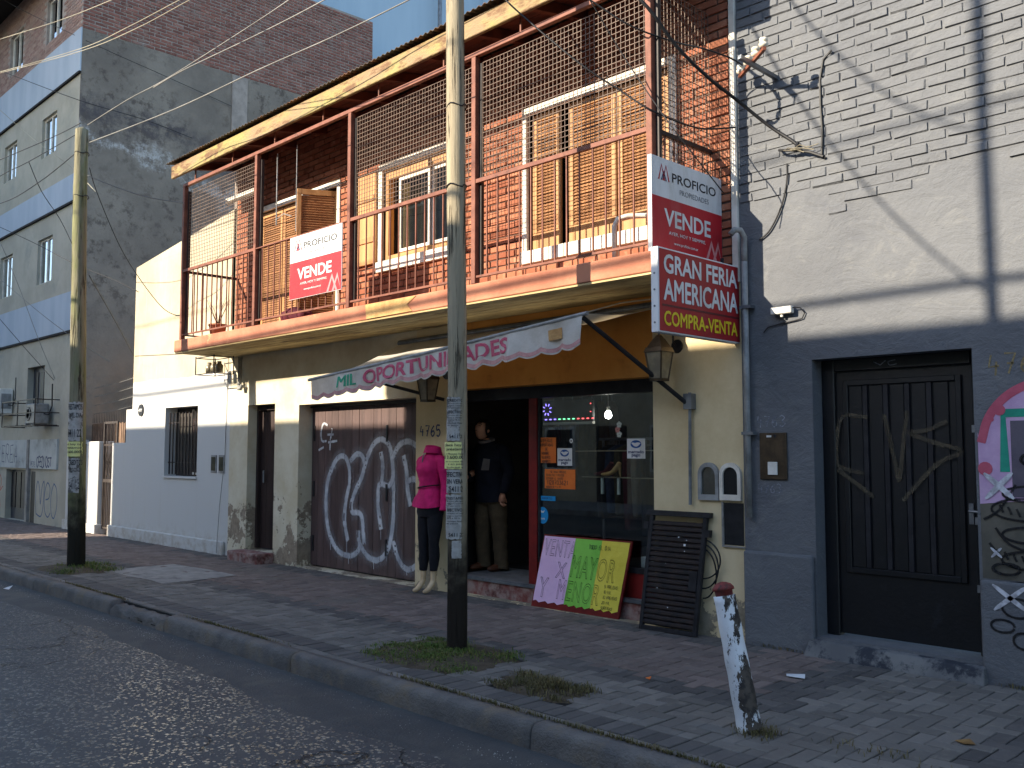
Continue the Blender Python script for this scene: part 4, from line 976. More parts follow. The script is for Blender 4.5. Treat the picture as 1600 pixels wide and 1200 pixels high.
# side wall of the block, facing the street light from the right
SX = -18.8
mb = MB(); mb.hexa([(-18.829,.0,-.02),(SX,.0,-.02),(SX,7.1,-.02),(-18.829,7.1,-.02),(-18.829,.0,9.95),(SX,.0,9.95),(SX,7.1,9.95),(-18.829,7.1,9.95)]); side = mb.build('side_wall', MT['old_render'], TB)
mb = MB(); mb.hexa([(-18.828,.0,9.952),(SX-.01,.0,9.952),(SX-.01,7.1,9.952),(-18.828,7.1,9.952),(-18.828,.0,12.25),(SX-.01,.0,12.25),(SX-.01,7.1,12.45),(-18.828,7.1,12.45)]); gable = mb.build('gable', MT['mortar_old'], TB)
sb = []
for k in range(34):
    z = 9.99+k*.0735; y = .01-(.12 if k % 2 else 0)
    while y < 7.08:
        a, b = max(y, .005), min(y+.232, 7.09); y += .245
        if b-a > .06 and z < 12.22+(a/7.1)*.2: sb.append(((a+b)/2, z, b-a))
def brick_x(mb, x, cy, cz, l, dep, h, j=.004):
    P = []
    for (xx, k) in ((x-dep, 0), (x, .004)):
        for sy, sz in ((-1,-1),(1,-1),(1,1),(-1,1)): P.append((xx+rnd.uniform(-j,j)*.5, cy+sy*(l/2-k)+rnd.uniform(-j,j), cz+sz*(h/2-k)+rnd.uniform(-j,j)))
    mb.add(P, [(4,5,6,7),(0,1,5,4),(1,2,6,5),(2,3,7,6),(3,0,4,7)])
sb.sort(key=lambda b: abs(b[1]-10.4)*.9+abs(b[0]-2.0)*.5)
bvs = []
for v in range(6): mb = MB(); brick_x(mb, 0, 0, 0, .226, .014, .054, .006); bvs.append(mb.mesh('brick', MT['brick_old']))
rest = MB()
for i, (y, z, l) in enumerate(sb):
    if i < 300 and l > .22: ob('brick', rnd.choice(bvs), gable, (SX+.002+rnd.uniform(-.004,.004), y, z))
    else: brick_x(rest, SX+.002+rnd.uniform(-.004,.004), y, z, l-.006, .014, .054)
stuff(rest.build('brickwork', MT['brick_old'], gable))
mb = MB(); mb.box(-18.799,-18.77,3.25,3.62,7.9,9.94); mb.build('column_stub', MT['mortar_old'], TB)
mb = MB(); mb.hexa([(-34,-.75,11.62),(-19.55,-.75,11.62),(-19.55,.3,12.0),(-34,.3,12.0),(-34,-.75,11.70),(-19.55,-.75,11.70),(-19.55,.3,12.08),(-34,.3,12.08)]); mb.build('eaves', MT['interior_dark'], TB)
mb = MB(); mb.box(-34,-33.7,.3,4.1,0,12.2); mb.box(-34,-19.11,4.0,4.1,0,12.2); mb.box(-33.7,-19.11,.31,3.99,11.9,12.0); mb.build('back_walls', MT['mortar_old'], TB)
# air conditioners on the block
def aircon(x, y, z, label, cage=False):
    kw, kh = (.26, .40) if cage else (.40, .55)
    t = thing('air_conditioner', label, 'air conditioner', (x, y, z), 'air conditioners on the tall block')
    mb = MB(); mb.box(x-kw,x+kw,y-.28,y,z,z+kh); mb.build('case', MT['white_plastic'] if not cage else MT['grey_plastic'], t, bevel=.015)
    mb = MB(); mb.lathe([(kh*.36,-.006),(kh*.36,.0)], (x-.1*kw/.4,y-.284,z+kh*.5), 24, 'y'); f = mb.build('fan_grille', MT['dark_metal'], t)
    for k in range(5): mb = MB(); mb.lathe([(kh*(.05+.062*k),-.004),(kh*(.06+.062*k),-.004),(kh*(.06+.062*k),0),(kh*(.05+.062*k),0)], (x-.1*kw/.4,y-.292,z+kh*.5), 24, 'y'); mb.build('fan_ring', MT['grey_plastic'], f)
    mb = MB(); mb.box(x+kw,x+kw+.004,y-.24,y-.04,z+kh*.2,z+kh*.8); mb.build('side_cover', MT['grey_plastic'], t)
    for sg in (-.7, .7): mb = MB(); mb.bar((x+kw*sg,y+.0,z-.02),(x+kw*sg,y-.3,z-.02),.03,.03); mb.build('bracket', MT['galv'], t)
    mb = MB(); mb.tube([(x+kw+.01,y-.1,z+.2),(x+kw+.08,y-.03,z+.18),(x+kw+.1,y+.02,z+.35),(x+kw+.08,y+.02,z+.8)], .014, 5); mb.build('pipe', MT['cable_black'], t)
    return t
aircon(-22.6, -.02, 2.3, 'white air conditioner at the left edge on the tall block')
aircon(-19.95, -.08, 2.03, 'small dusty air conditioner inside the window cage', True)
CG = thing('window_cage', 'black iron cage round the air conditioner on the tall block', 'cage', (-20.3, -.2, 2.0))
mb = MB()
for z in (1.98, 2.24, 2.5):
    for a, b in (((-21.4,0,z),(-21.4,-.45,z)), ((-21.4,-.45,z),(-19.35,-.45,z)), ((-19.35,-.45,z),(-19.35,0,z))): mb.bar(a, b, .02, .02)
for x in (-21.4,-20.4,-19.35): mb.bar((x,-.452,1.98),(x,-.452,2.5),.018,.018)
for k in range(6): mb.bar((-21.3+k*.37,-.44,2.0),(-21.3+k*.37,0,2.0),.014,.014)
mb.build('frame', MT['black_bar'], CG)

# ------------------------------------------------------------------ pale blue building behind
BB = thing('blue_building', 'plain pale blue building rising behind the balcony roof', 'building', (-23, 12, 0))
mb = MB(); mb.box(-33,-19.5,4.2,11.6,0,22); mb.build('wall', MT['blue_wall'], BB)
mb = MB(); mb.box(-33,-19.15,11.601,18,0,22); mb.build('wing', MT['blue_wall'], BB)
mb = MB(); mb.tube([(-19.3,9.75,0),(-19.3,9.75,21)], .06, 10); mb.build('downpipe', MT['galv'], BB)

# ------------------------------------------------------------------ grey painted building on the right
GB = thing('grey_building', 'grey-painted brick building with a black metal door on the right', 'building', (-2, 0, 0))
GY = -.004
mb = MB(); sheet(mb, -3.928, 6, -.02, 9.5, GY, [(-3.33,-2.19,.13,2.18)], .3); gw = mb.build('wall', MT['grey_wall'], GB)
mb = MB(); mb.box(-3.92,-3.34,GY-.05,GY-.001,-.02,.72); mb.build('plinth', MT['grey_wall'], GB, bevel=.02, seg=2)
mb = MB(); mb.box(-2.18,6,GY-.03,GY-.001,-.02,.66); mb.build('plinth', MT['grey_wall'], GB, bevel=.02, seg=2)
bl = []
for k in range(80):
    z = 3.29+k*.0765; x = -3.915+(.125 if k % 2 else 0)-.25
    lo = 3.33 + .05*sin(k*1.7)
    while x < 5.9:
        a, b = max(x, -3.915), min(x+.243+rnd.uniform(-.012,.008), 5.95); x += .25
        cx = (a+b)/2
        if b-a < .08: continue
        edge = 3.33+.05*sin(cx*5.1+1)+.035*sin(cx*13)+(.09 if cx > -2.5 else 0)+(.12 if -3.66 < cx < -3.42 else 0)
        if z < edge: continue
        if z < edge+.08 and rnd.random() < .55:
            if rnd.random() < .5: continue
            b = a+(b-a)*rnd.uniform(.35,.7); cx = (a+b)/2
        if -3.64 < cx < -3.44 and z < 3.9 and rnd.random() < .7: continue
        if rnd.random() < .012: continue
        bl.append((cx, z, b-a))
bl.sort(key=lambda b: (0 if (b[0] < -1.55 and b[1] < 4.95) else 50) + abs(b[0]+2.6))
rest = MB()
for i, (x, z, l) in enumerate(bl):
    y = GY-.0105+rnd.uniform(-.005,.004)
    if i < 300:
        mb = MB(); brick_block(mb, 0, 0, 0, l, .014, .067, .005, None, .006); ob('brick', mb.mesh('brick', MT['grey_wall']), gw, (x, y, z))
    else: brick_block(rest, x, y, z, l, .014, .067, .005, None, .006)
stuff(rest.build('brickwork', MT['grey_wall'], gw))
# black door
mb = MB(); y = .17
mb.box(-3.33,-3.23,y-.03,y+.06,.13,2.18); mb.box(-2.25,-2.19,y-.03,y+.06,.13,2.18); mb.box(-3.23,-2.25,y-.03,y+.06,2.09,2.18); dr = mb.build('door', MT['black_door'], GB, bevel=.006)
mb = MB(); mb.box(-3.228,-2.252,y,y+.05,.15,2.088); mb.build('leaf', MT['black_door'], dr)
mb = MB()
for q in ((-3.17,-3.13,.60,2.02),(-2.36,-2.32,.60,2.02),(-3.13,-2.36,1.98,2.02),(-3.13,-2.36,.60,.64)): mb.box(q[0],q[1],y-.022,y-.001,q[2],q[3])
mb.build('panel_frame', MT['black_door'], dr, bevel=.004)
for k in range(5):
    a = -3.128+k*.1536
    mb = MB(); mb.box(a+.006,a+.105,y-.012,y-.001,.645,1.975); mb.build('panel', MT['black_door'], dr, bevel=.003)
for k in range(4):
    mb = MB(); a = -3.128+(k+1)*.1536-.042; mb.box(a,a+.034,y-.020,y-.001,.645,1.975); mb.build('rib', MT['dark_metal'], dr)
mb = MB(); mb.box(-2.30,-2.27,y-.012,y,1.0,1.14); mb.tube([(-2.285,y-.01,1.09),(-2.285,y-.05,1.09),(-2.18,y-.05,1.085)], .009, 8); mb.build('handle', MT['galv'], dr)
for z in (.55,1.0,1.62):
    mb = MB(); mb.box(-2.255,-2.225,y-.036,y-.031,z,z+.05); mb.build('hinge', MT['galv'], dr)
mb = MB()
VS = [[(-2.98,1.74),(-3.15,1.76),(-3.21,1.66),(-3.225,1.42),(-3.16,1.36),(-3.02,1.33)], [(-2.86,1.76),(-2.82,1.58),(-2.77,1.32),(-2.76,1.28)], [(-2.69,1.78),(-2.72,1.58),(-2.755,1.30)], [(-2.42,1.70),(-2.56,1.64),(-2.68,1.62),(-2.5,1.55),(-2.33,1.49),(-2.5,1.40),(-2.74,1.14)], [(-3.22,1.36),(-2.95,1.16)]]
for q, s in enumerate(VS): mb = MB(); mb.uv = []; ribbon(mb, wallmap(y-.0225-.0004*q), s, .042, .0, 5, across=2, jit=.05); mb.build('graffiti_stroke', MT['spray_khaki'], dr)
mb = MB(); ribbon(mb, wallmap(y-.031), [(-2.92,2.145),(-2.88,2.125),(-2.87,2.12),(-2.83,2.15)], .006, .002, 5); ribbon(mb, wallmap(y-.031), [(-2.76,2.15),(-2.81,2.14),(-2.80,2.115),(-2.75,2.12)], .006, .002, 5); mb.build('scrawl', MT['chalk'], dr)
mb = MB(); mb.hexa([(-3.40,-.12,-.01),(-2.15,-.12,-.01),(-2.15,.26,-.01),(-3.40,.26,-.01),(-3.38,-.05,.115),(-2.16,-.08,.10),(-2.16,.26,.128),(-3.32,.26,.128)]); mb.build('doorstep', MT['stone_step'], GB, bevel=.012, seg=2)
# chalk numbers, mural
mb = MB(); hand(mb, wallmap(GY), '4763', -3.80, 1.68, .085, .0085, .95, .003, .2, .0); mb.build('chalk_number', MT['chalk'], GB); mb = MB(); hand(mb, wallmap(GY), '4763', -3.80, 1.17, .07, .007, .95, .003, .3, .0); mb.build('chalk_number', MT['chalk'], GB)
mb = MB(); hand(mb, wallmap(GY), '4763', -2.09, 1.99, .13, .012, .95, .003, .2, .05); mb.build('chalk_number', MT['chalk_ochre'], GB)
mu = MB(); arc = [(-2.17,.67),(-2.17,1.62)] + [(-1.72-.45*cos(t*pi/20), 1.52+.42*sin(t*pi/20)) for t in range(1, 20)] + [(-.9,1.6),(-.9,.67)]
mu.poly([(a,GY-.003,b) for a, b in arc]); mural = mu.build('mural', MT['mural_khaki'], GB)
mb = MB(); mb.poly([(a,GY-.005,max(b,1.28)) for a, b in arc if b > 1.2] + [(-.9,GY-.005,1.28),(-2.17,GY-.005,1.15)]); mb.build('mural_field', MT['mural_pink'], mural)
mb = MB(); ribbon(mb, wallmap(GY), [(-2.15,1.55)] + [(-1.72-.42*cos(t*pi/20), 1.54+.40*sin(t*pi/20)) for t in range(1, 18)], .055, .007, 2); mb.build('mural_arch', MT['mural_rose'], mural)
for (x, z, r) in ((-2.03,1.76,.035),(-2.08,1.70,.014),(-2.13,1.38,.045),(-2.10,1.31,.014)): mb = MB(); mb.lathe([(r,-.001),(r,0)], (x,GY-.008,z), 14, 'y'); mb.build('mural_dot', MT['mural_rose'], mural)
mb = MB(); ribbon(mb, wallmap(GY), [(-1.3,1.74),(-2.01,1.74),(-2.01,1.36)], .06, .007, 1); mb.build('mural_green', MT['mural_green'], mural)
mb = MB(); mb.box(-1.97,-1.3,GY-.007,GY-.006,1.2,1.69); mb.build('mural_door', MT['mural_grey'], mural)
ink = []
for (cx, cz, a, b) in ((-1.86,1.22,.17,.05),(-1.9,1.12,.2,.07),(-1.88,.96,.16,.05),(-1.85,.80,.2,.06),(-2.02,.74,.08,.035),(-1.96,.50,.09,.06),(-2.05,.38,.07,.04),(-1.93,.30,.06,.05),(-1.80,.32,.09,.09),(-1.75,1.44,.16,.06)):
    ink.append([(cx+a*cos(t*.55), cz+b*sin(t*.55)) for t in range(12)])
ink += [[(-2.15,1.05),(-2.05,1.12),(-1.95,1.28)], [(-2.08,1.0),(-2.0,.9),(-1.85,.86),(-1.6,.9)], [(-2.12,.9),(-2.06,.82)], [(-2.1,.62),(-1.95,.66),(-1.7,.62)]]
for k in range(9): ink.append([(-2.05+k*.05,1.15-.012*k),(-2.03+k*.05,1.10-.012*k)]); ink.append([(-2.08+k*.05,.86-.01*k),(-2.06+k*.05,.81-.01*k)])
mb = MB(); mb.uv = []
for s in ink: ribbon(mb, wallmap(GY), s, .02, .009+.0002*(ink.index(s)), 4, across=2)
for s in ink[4:10]: ribbon(mb, wallmap(GY-.03), s, .02, .003+.0003*ink.index(s), 4, across=2)
stuff(mb.build('mural_lines', MT['mural_ink'], mural))
for (cx, cz, r) in ((-2.05,1.27,.12),(-2.08,.84,.045)):
    mb = MB()
    for a in (.8, 2.4): ribbon(mb, wallmap(GY), [(cx-r*cos(a),cz-r*sin(a)),(cx,cz),(cx+r*cos(a),cz+r*sin(a))], .03*r/.12+.006, .012+(.0006 if a > 1 else 0), 3, taper=True)
    mb.build('mural_star', MT['spray_white'], mural)
mb = MB()
for a in (.7, 2.5): ribbon(mb, wallmap(GY-.03), [(-2.0-.13*cos(a),.56-.13*sin(a)),(-2.0,.56),(-2.0+.13*cos(a),.56+.13*sin(a))], .03, .005, 3, taper=True)
mb.build('mural_star', MT['spray_white'], mural)

# ------------------------------------------------------------------ houses across the street (behind the viewer; they throw the street's shade)
def opposite(x0, x1, h, mat, label, n, seed, dep=8.0):
    r = random.Random(seed); t = thing('street_house', label, 'house', ((x0+x1)/2, -14, 0), 'houses across the street')
    mb = MB(); mb.box(x0, x1, -13.85-dep, -13.85, -.02, h); mb.build('wall', MT[mat], t)
    mb = MB(); mb.box(x0, x1, -13.849, -13.76, h-.28, h-.06); mb.build('cornice', MT['white_trim'], t)
    fl = max(1, int(h/3.2)); pitch = (x1-x0)/n
    for f in range(fl):
        for k in range(n):
            cx = x0+pitch*(k+.5); z0 = .9+f*3.1
            if f == 0 and k == n//2:
                mb = MB(); mb.box(cx-.55,cx+.55,-13.849,-13.82,0,2.2); mb.build('door', MT['dark_door'], t); continue
            mb = MB(); mb.box(cx-.6,cx+.6,-13.849,-13.80,z0,z0+1.3); w = mb.build('window', MT['white_trim'], t)
            mb = MB(); mb.box(cx-.52,cx+.52,-13.799,-13.79,z0+.08,z0+1.22); mb.build('pane', MT['black_door'], w)
    return t
opposite(-44, -24.1, 22.0, 'opp_wall_b', 'tall grey block across the street, far left', 6, 1, 3.0)
opposite(-21.85, -13.9, 8.12, 'opp_wall_a', 'beige two-storey house across the street beside the gap', 4, 2)
opposite(-13.88, -4.0, 8.60, 'opp_wall_c', 'cream two-storey house across the street behind the viewer', 4, 3)
opposite(-3.98, 16, 8.66, 'opp_wall_b', 'long grey house across the street, far right', 6, 4)
# ------------------------------------------------------------------ utility poles
def pole(name, label, base, top, r0, r1, mat, n=14, knots=()):
    t = thing(name, label, 'utility pole', base, 'wooden utility poles')
    mb = MB(); K = 46; r = random.Random(len(label)); b = Vector(base); tp = Vector(top); N = n
    for i in range(K+1):
        f = i/K; c = b.lerp(tp, f) + Vector((.012*sin(f*5+r0*9), .012*cos(f*4.2), 0)); rad = r0+(r1-r0)*f
        for j in range(N):
            a = 2*pi*j/N; w = rad*(1+.035*sin(a*3+f*4)+.03*sin(a*7+f*9)+r.uniform(-.02,.02))
            mb.v.append((c.x+cos(a)*w, c.y+sin(a)*w, c.z))
    for i in range(K):
        for j in range(N): mb.f.append((i*N+j, i*N+(j+1)%N, (i+1)*N+(j+1)%N, (i+1)*N+j))
    tv = tp + Vector((0,0,r1*.55)); mb.v.append(tuple(tv)); q = len(mb.v)-1
    for j in range(N): mb.f.append((K*N+j, K*N+(j+1)%N, q))
    mb.m = [0]*len(mb.f)
    mb.build('shaft', MT[mat], t, smooth=True); return t
P1B, P1T = Vector((-12.36,-2.08,-.05)), Vector((-12.63,-2.08,5.78))
P2B, P2T = Vector((-5.27,-1.86,-.05)), Vector((-5.24,-1.90,8.6))
p1 = pole('utility_pole', 'mossy wooden pole standing left by the kerb', P1B, P1T, .108, .082, 'pole_green')
p2 = pole('utility_pole', 'pale cracked wooden pole standing before the clothes shop', P2B, P2T, .076, .066, 'pole_pale')
for (z, r, parent, b, tt) in ((4.86, .090, p1, P1B, P1T), (5.45, .087, p1, P1B, P1T), (4.15, .075, p2, P2B, P2T), (3.52, .077, p2, P2B, P2T)):
    c = b.lerp(tt, (z-b.z)/(tt.z-b.z)); mb = MB(); mb.tube([(c.x+r*cos(a*pi/9), c.y+r*sin(a*pi/9), z+.012*sin(a)) for a in range(19)], .006, 5); mb.build('wire_band', MT['cable_black'], parent)
# papers pasted on the poles
def paper(parent, b, tt, z0, z1, a0, a1, r, mat, lines, ink='ink_dark', tall=None):
    def mp(u, v, off=0):                                # u 0..1 across, v 0..1 up
        z = z0+(z1-z0)*v; c = b.lerp(tt, (z-b.z)/(tt.z-b.z)); a = a0+(a1-a0)*u; rr = r+off
        return Vector((c.x+cos(a)*rr, c.y+sin(a)*rr, z))
    mb = MB(); n, m = 12, 14
    for j in range(m+1):
        for i in range(n+1):
            u = i/n; v = j/m
            if j in (0, m): v += rnd.uniform(-.012,.012)
            if i in (0, n): u += rnd.uniform(-.02,.02)
            mb.v.append(tuple(mp(u, v, rnd.uniform(0,.002))))
    for j in range(m):
        for i in range(n): mb.f.append((j*(n+1)+i, j*(n+1)+i+1, (j+1)*(n+1)+i+1, (j+1)*(n+1)+i))
    mb.m = [0]*len(mb.f); o = mb.build('pasted_notice', MT[mat], parent, smooth=True)
    tx = MB()
    for (s, u0, u1, v0, v1) in lines: put_text(tx, mp, s, u0, u1, v0, v1, .005, .01)
    if lines: stuff(tx.build('print', MT[ink], o))
    return o
A0, A1 = radians(-118), radians(12)                     # the side that looks down the street
GREY = lambda k: [('CREDITOS' if k == 0 else 'PRESTAMOS',.08,.92,.89,.95),('en el acto, solo con dni',.1,.9,.83,.865),('jubilados y empleados',.1,.9,.78,.81),('sin garante',.1,.7,.73,.76),('EFECTIVO',.12,.8,.62,.69),('consulte sin cargo',.1,.9,.56,.59),('lunes a viernes',.1,.8,.51,.54),('de 9 a 18 hs',.1,.7,.46,.49),('cuotas fijas',.1,.8,.38,.42),('en pesos',.1,.6,.33,.36),('5411 22',.2,.9,.06,.14)]
paper(p2, P2B, P2T, 1.57, 1.90, radians(-100), radians(20), .078, 'paper_white', GREY(0))
paper(p2, P2B, P2T, 1.36, 1.56, radians(-128), radians(20), .081, 'paper_lemon', [('¡Sacá hoy tu',.16,.98,.82,.95),('préstamo!',.24,.95,.66,.80),('1 Monto hasta',.22,.95,.53,.60),('$ 3.600.000',.10,.98,.36,.50),('en cuotas fijas',.2,.95,.24,.31),('y en pesos',.3,.95,.14,.20),('Solicitá en',.25,.95,.03,.09)])
paper(p2, P2B, P2T, 1.18, 1.355, radians(-98), radians(20), .079, 'paper_white', [('EFECTIVO',.05,.95,.7,.9),('SIN VERAZ',.05,.95,.4,.6),('5411 22',.2,.95,.06,.3)])
paper(p2, P2B, P2T, .84, 1.17, radians(-102), radians(20), .080, 'paper_white', GREY(1))
paper(p2, P2B, P2T, .70, .83, radians(-60), radians(20), .080, 'paper_white', [])
B0 = radians(-95)
paper(p1, P1B, P1T, 1.62, 2.12, B0, radians(15), .110, 'paper_white', [('PRESTAMOS',.06,.94,.8,.95),('EN EL DIA',.1,.9,.6,.72),('5411 22',.1,.9,.1,.3)])
paper(p1, P1B, P1T, 1.42, 1.61, radians(-130), radians(15), .112, 'paper_lemon', [('Sacá hoy tu',.1,.9,.72,.9),('préstamo',.1,.9,.48,.66),('$ 3.600.000',.1,.9,.2,.4)])
paper(p1, P1B, P1T, .96, 1.40, radians(-80), radians(20), .111, 'paper_white', [('CREDITOS',.06,.94,.8,.95),('SOLO CON DNI',.1,.9,.6,.72),('5411 22',.1,.9,.1,.3)])

# ------------------------------------------------------------------ overhead cables
CAB = [
    ('cable_pale', 0.0048, 'upper pale cable crossing the top left corner', [(-17.94, -2.3, 8.45), (-15.7, -2.3, 7.96), (-12.76, -2.4, 7.22), (-10.66, -2.5, 6.72), (-8.93, -2.6, 6.34)]),
    ('cable_pale', 0.0048, 'pale cable of a close pair over the tall block', [(-17.86, -2.3, 7.9), (-15.63, -2.3, 7.41), (-11.89, -2.4, 6.56), (-10.13, -2.5, 6.22), (-8.58, -2.6, 5.95), (-6.92, -2.7, 5.66)]),
    ('cable_pale', 0.0048, 'lower pale cable of the close pair over the tall block', [(-18.28, -2.2, 8.02), (-16.0, -2.2, 7.53), (-12.18, -2.3, 6.65), (-10.2, -2.4, 6.25), (-8.55, -2.5, 5.98), (-6.88, -2.6, 5.7)]),
    ('cable_grey', 0.006, 'grey cable from the mossy pole top rising to the right, upper branch', [(-12.53, -2.05, 5.83), (-11.33, -2.0, 5.86), (-10.2, -2.0, 5.8), (-8.27, -1.95, 5.83), (-7.18, -1.9, 5.89), (-5.28, -1.85, 5.92)]),
    ('cable_grey', 0.006, 'grey cable rising to the right, lower branch near the balcony roof', [(-10.53, -2.02, 5.78), (-9.74, -2.0, 5.77), (-8.26, -1.95, 5.69), (-7.08, -1.9, 5.66), (-5.28, -1.85, 5.65)]),
    ('cable_grey', 0.006, 'grey cable from the mossy pole passing over the brick gable', [(-12.44, -2.05, 5.57), (-10.04, -2.0, 5.38), (-8.19, -1.98, 5.29), (-6.95, -1.9, 5.26), (-5.85, -1.9, 5.21), (-5.28, -1.85, 5.24)]),
    ('cable_black', 0.006, 'thin black cable slanting down the bare brick gable', [(-24.65, -0.4, 13.05), (-22.48, -0.4, 11.67), (-18.6, 0.14, 9.6), (-18.7, 1.56, 9.43), (-18.75, 3.23, 9.19)]),
    ('cable_black', 0.007, 'thin black cable slanting down the rendered side wall', [(-24.18, -0.3, 10.68), (-22.39, -0.3, 9.97), (-18.6, -0.07, 8.38), (-18.7, 1.25, 8.36), (-18.75, 2.32, 8.24)]),
    ('cable_black', 0.006, 'black cable from the mossy pole to the left, highest', [(-18.86, -2.2, 6.38), (-15.81, -2.2, 6.07), (-13.79, -2.1, 5.95), (-12.79, -2.05, 5.92)]),
    ('cable_black', 0.006, 'black cable from the mossy pole to the left, second', [(-18.78, -2.2, 5.86), (-15.78, -2.2, 5.8), (-14.74, -2.1, 5.82), (-12.83, -2.05, 5.8)]),
    ('cable_black', 0.006, 'black cable from the mossy pole to the left, third', [(-18.33, -2.3, 5.7), (-15.35, -2.3, 5.26), (-13.94, -2.2, 5.31), (-12.94, -2.05, 5.54)]),
    ('cable_pale', 0.006, 'thin white wire across the upper windows of the tall block', [(-22.63, -0.8, 9.47), (-21.51, -0.7, 8.8), (-19.58, -0.5, 7.65), (-18.02, -0.4, 6.85), (-16.97, -0.3, 6.17)]),
    ('cable_black', 0.006, 'black service cable dropping from the pole line to the tall block corner', [(-14.74, -2.1, 5.82), (-15.72, -1.6, 5.66), (-16.61, -1.0, 5.45), (-18.47, -0.1, 5.34)]),
    ('cable_black', 0.006, 'black cable crossing the tall block to the white wall corner', [(-21.12, -1.2, 6.29), (-19.71, -1.1, 5.86), (-18.38, -0.8, 5.34), (-17.29, -0.5, 4.86), (-16.21, -0.2, 4.46), (-15.68, -0.02, 4.22)]),
    ('cable_black', 0.006, 'black cable sagging from the mossy pole to the balcony corner', [(-12.41, -2.05, 5.22), (-12.79, -1.8, 5.0), (-13.29, -1.3, 4.47), (-13.81, -0.8, 4.14), (-14.13, -0.3, 3.78), (-14.24, -0.02, 3.67), (-13.82, -0.02, 3.62)]),
    ('cable_black', 0.007, 'black cable dropping steeply beside the rendered side wall', [(-12.3, -2.05, 3.77), (-13.43, -1.4, 3.59), (-14.6, -0.7, 3.35), (-15.77, -0.02, 3.12)]),
    ('cable_grey', 0.006, 'grey cable slanting down to the air conditioner, upper', [(-21.23, -1.0, 6.48), (-20.4, -0.9, 5.71), (-20.09, -0.6, 4.77), (-19.79, -0.3, 3.73), (-19.6, -0.02, 2.93)]),
    ('cable_black', 0.006, 'black cable slanting down to the air conditioner, lower', [(-23.14, -0.9, 5.4), (-21.28, -0.6, 4.25), (-20.55, -0.3, 3.59), (-19.67, -0.02, 2.91)]),
    ('cable_grey', 0.006, 'thin grey wire behind the mossy pole low on the tall block', [(-21.68, -0.9, 5.41), (-20.67, -0.8, 5.0), (-19.2, -0.5, 4.2), (-17.84, -0.3, 3.58), (-18.7, 0.69, 3.27)]),
    ('cable_grey', 0.006, 'thin pale wire from the pole to the balcony post', [(-12.47, -2.05, 5.13), (-12.43, -1.7, 5.04), (-12.34, -1.3, 4.96), (-12.15, -0.87, 4.92)]),
    ('cable_black', 0.014, 'thick black cable from above to the grey wall hook', [(-4.48, -1.5, 5.34), (-4.02, -1.2, 4.83), (-3.9, -0.9, 4.52), (-3.82, -0.6, 4.34), (-3.76, -0.3, 4.23), (-3.61, -0.08, 4.04), (-3.42, -0.03, 3.87), (-3.37, -0.03, 3.79)]),
    ('cable_black', 0.007, 'black cable crossing the right mesh down to the balcony corner', [(-5.33, -1.5, 5.36), (-5.13, -1.4, 5.08), (-4.62, -1.2, 4.53), (-4.37, -1.0, 4.29), (-4.14, -0.87, 4.09), (-4.05, -0.4, 4.05), (-3.92, -0.05, 4.11)]),
    ('cable_black', 0.005, 'thin grey wire slanting down the right-hand mesh', [(-4.5, -1.3, 5.07), (-4.46, -1.2, 4.94), (-4.34, -1.0, 4.58), (-4.14, -0.9, 4.2), (-3.9, -0.9, 3.85), (-3.76, -0.5, 3.45)]),
    ('cable_black', 0.007, 'black cable looping to the insulator bracket', [(-4.57, -1.4, 5.08), (-4.42, -1.2, 4.92), (-4.24, -1.0, 4.75), (-4.07, -0.7, 4.67), (-3.91, -0.5, 4.62), (-3.81, -0.3, 4.58), (-3.74, -0.22, 4.52)]),
    ('cable_black', 0.007, 'thin black wire hanging down the grey wall from the hook', [(-3.49, -0.02, 3.72), (-3.49, -0.02, 3.62), (-3.51, -0.02, 3.5), (-3.56, -0.02, 3.36), (-3.65, -0.02, 3.22), (-3.74, -0.02, 3.16)]),
]
for (m, r, lab, pts) in CAB:
    q = [Vector(p) for p in pts]; out = []
    for i in range(len(q)-1):
        p0, p1_, p2_, p3 = q[max(i-1,0)], q[i], q[i+1], q[min(i+2,len(q)-1)]
        for j in range(5):
            t = j/5; out.append(.5*((2*p1_)+(p2_-p0)*t+(2*p0-5*p1_+4*p2_-p3)*t*t+(-p0+3*p1_-3*p2_+p3)*t**3))
    out.append(q[-1]); mb = MB(); mb.tube(out, r, 5)
    tag(mb.build('overhead_cable', MT[m], smooth=True), lab, 'cable', 'overhead cables')

mb = MB(); mb.tube([(-12.42,-.012,2.84),(-12.43,-.012,2.2),(-12.46,-.012,1.4),(-12.49,-.06,.7),(-12.56,-.06,.02)], .005, 5); tag(mb.build('wall_cable', MT['cable_grey']), 'thin cable running down the right edge of the white wall', 'cable')
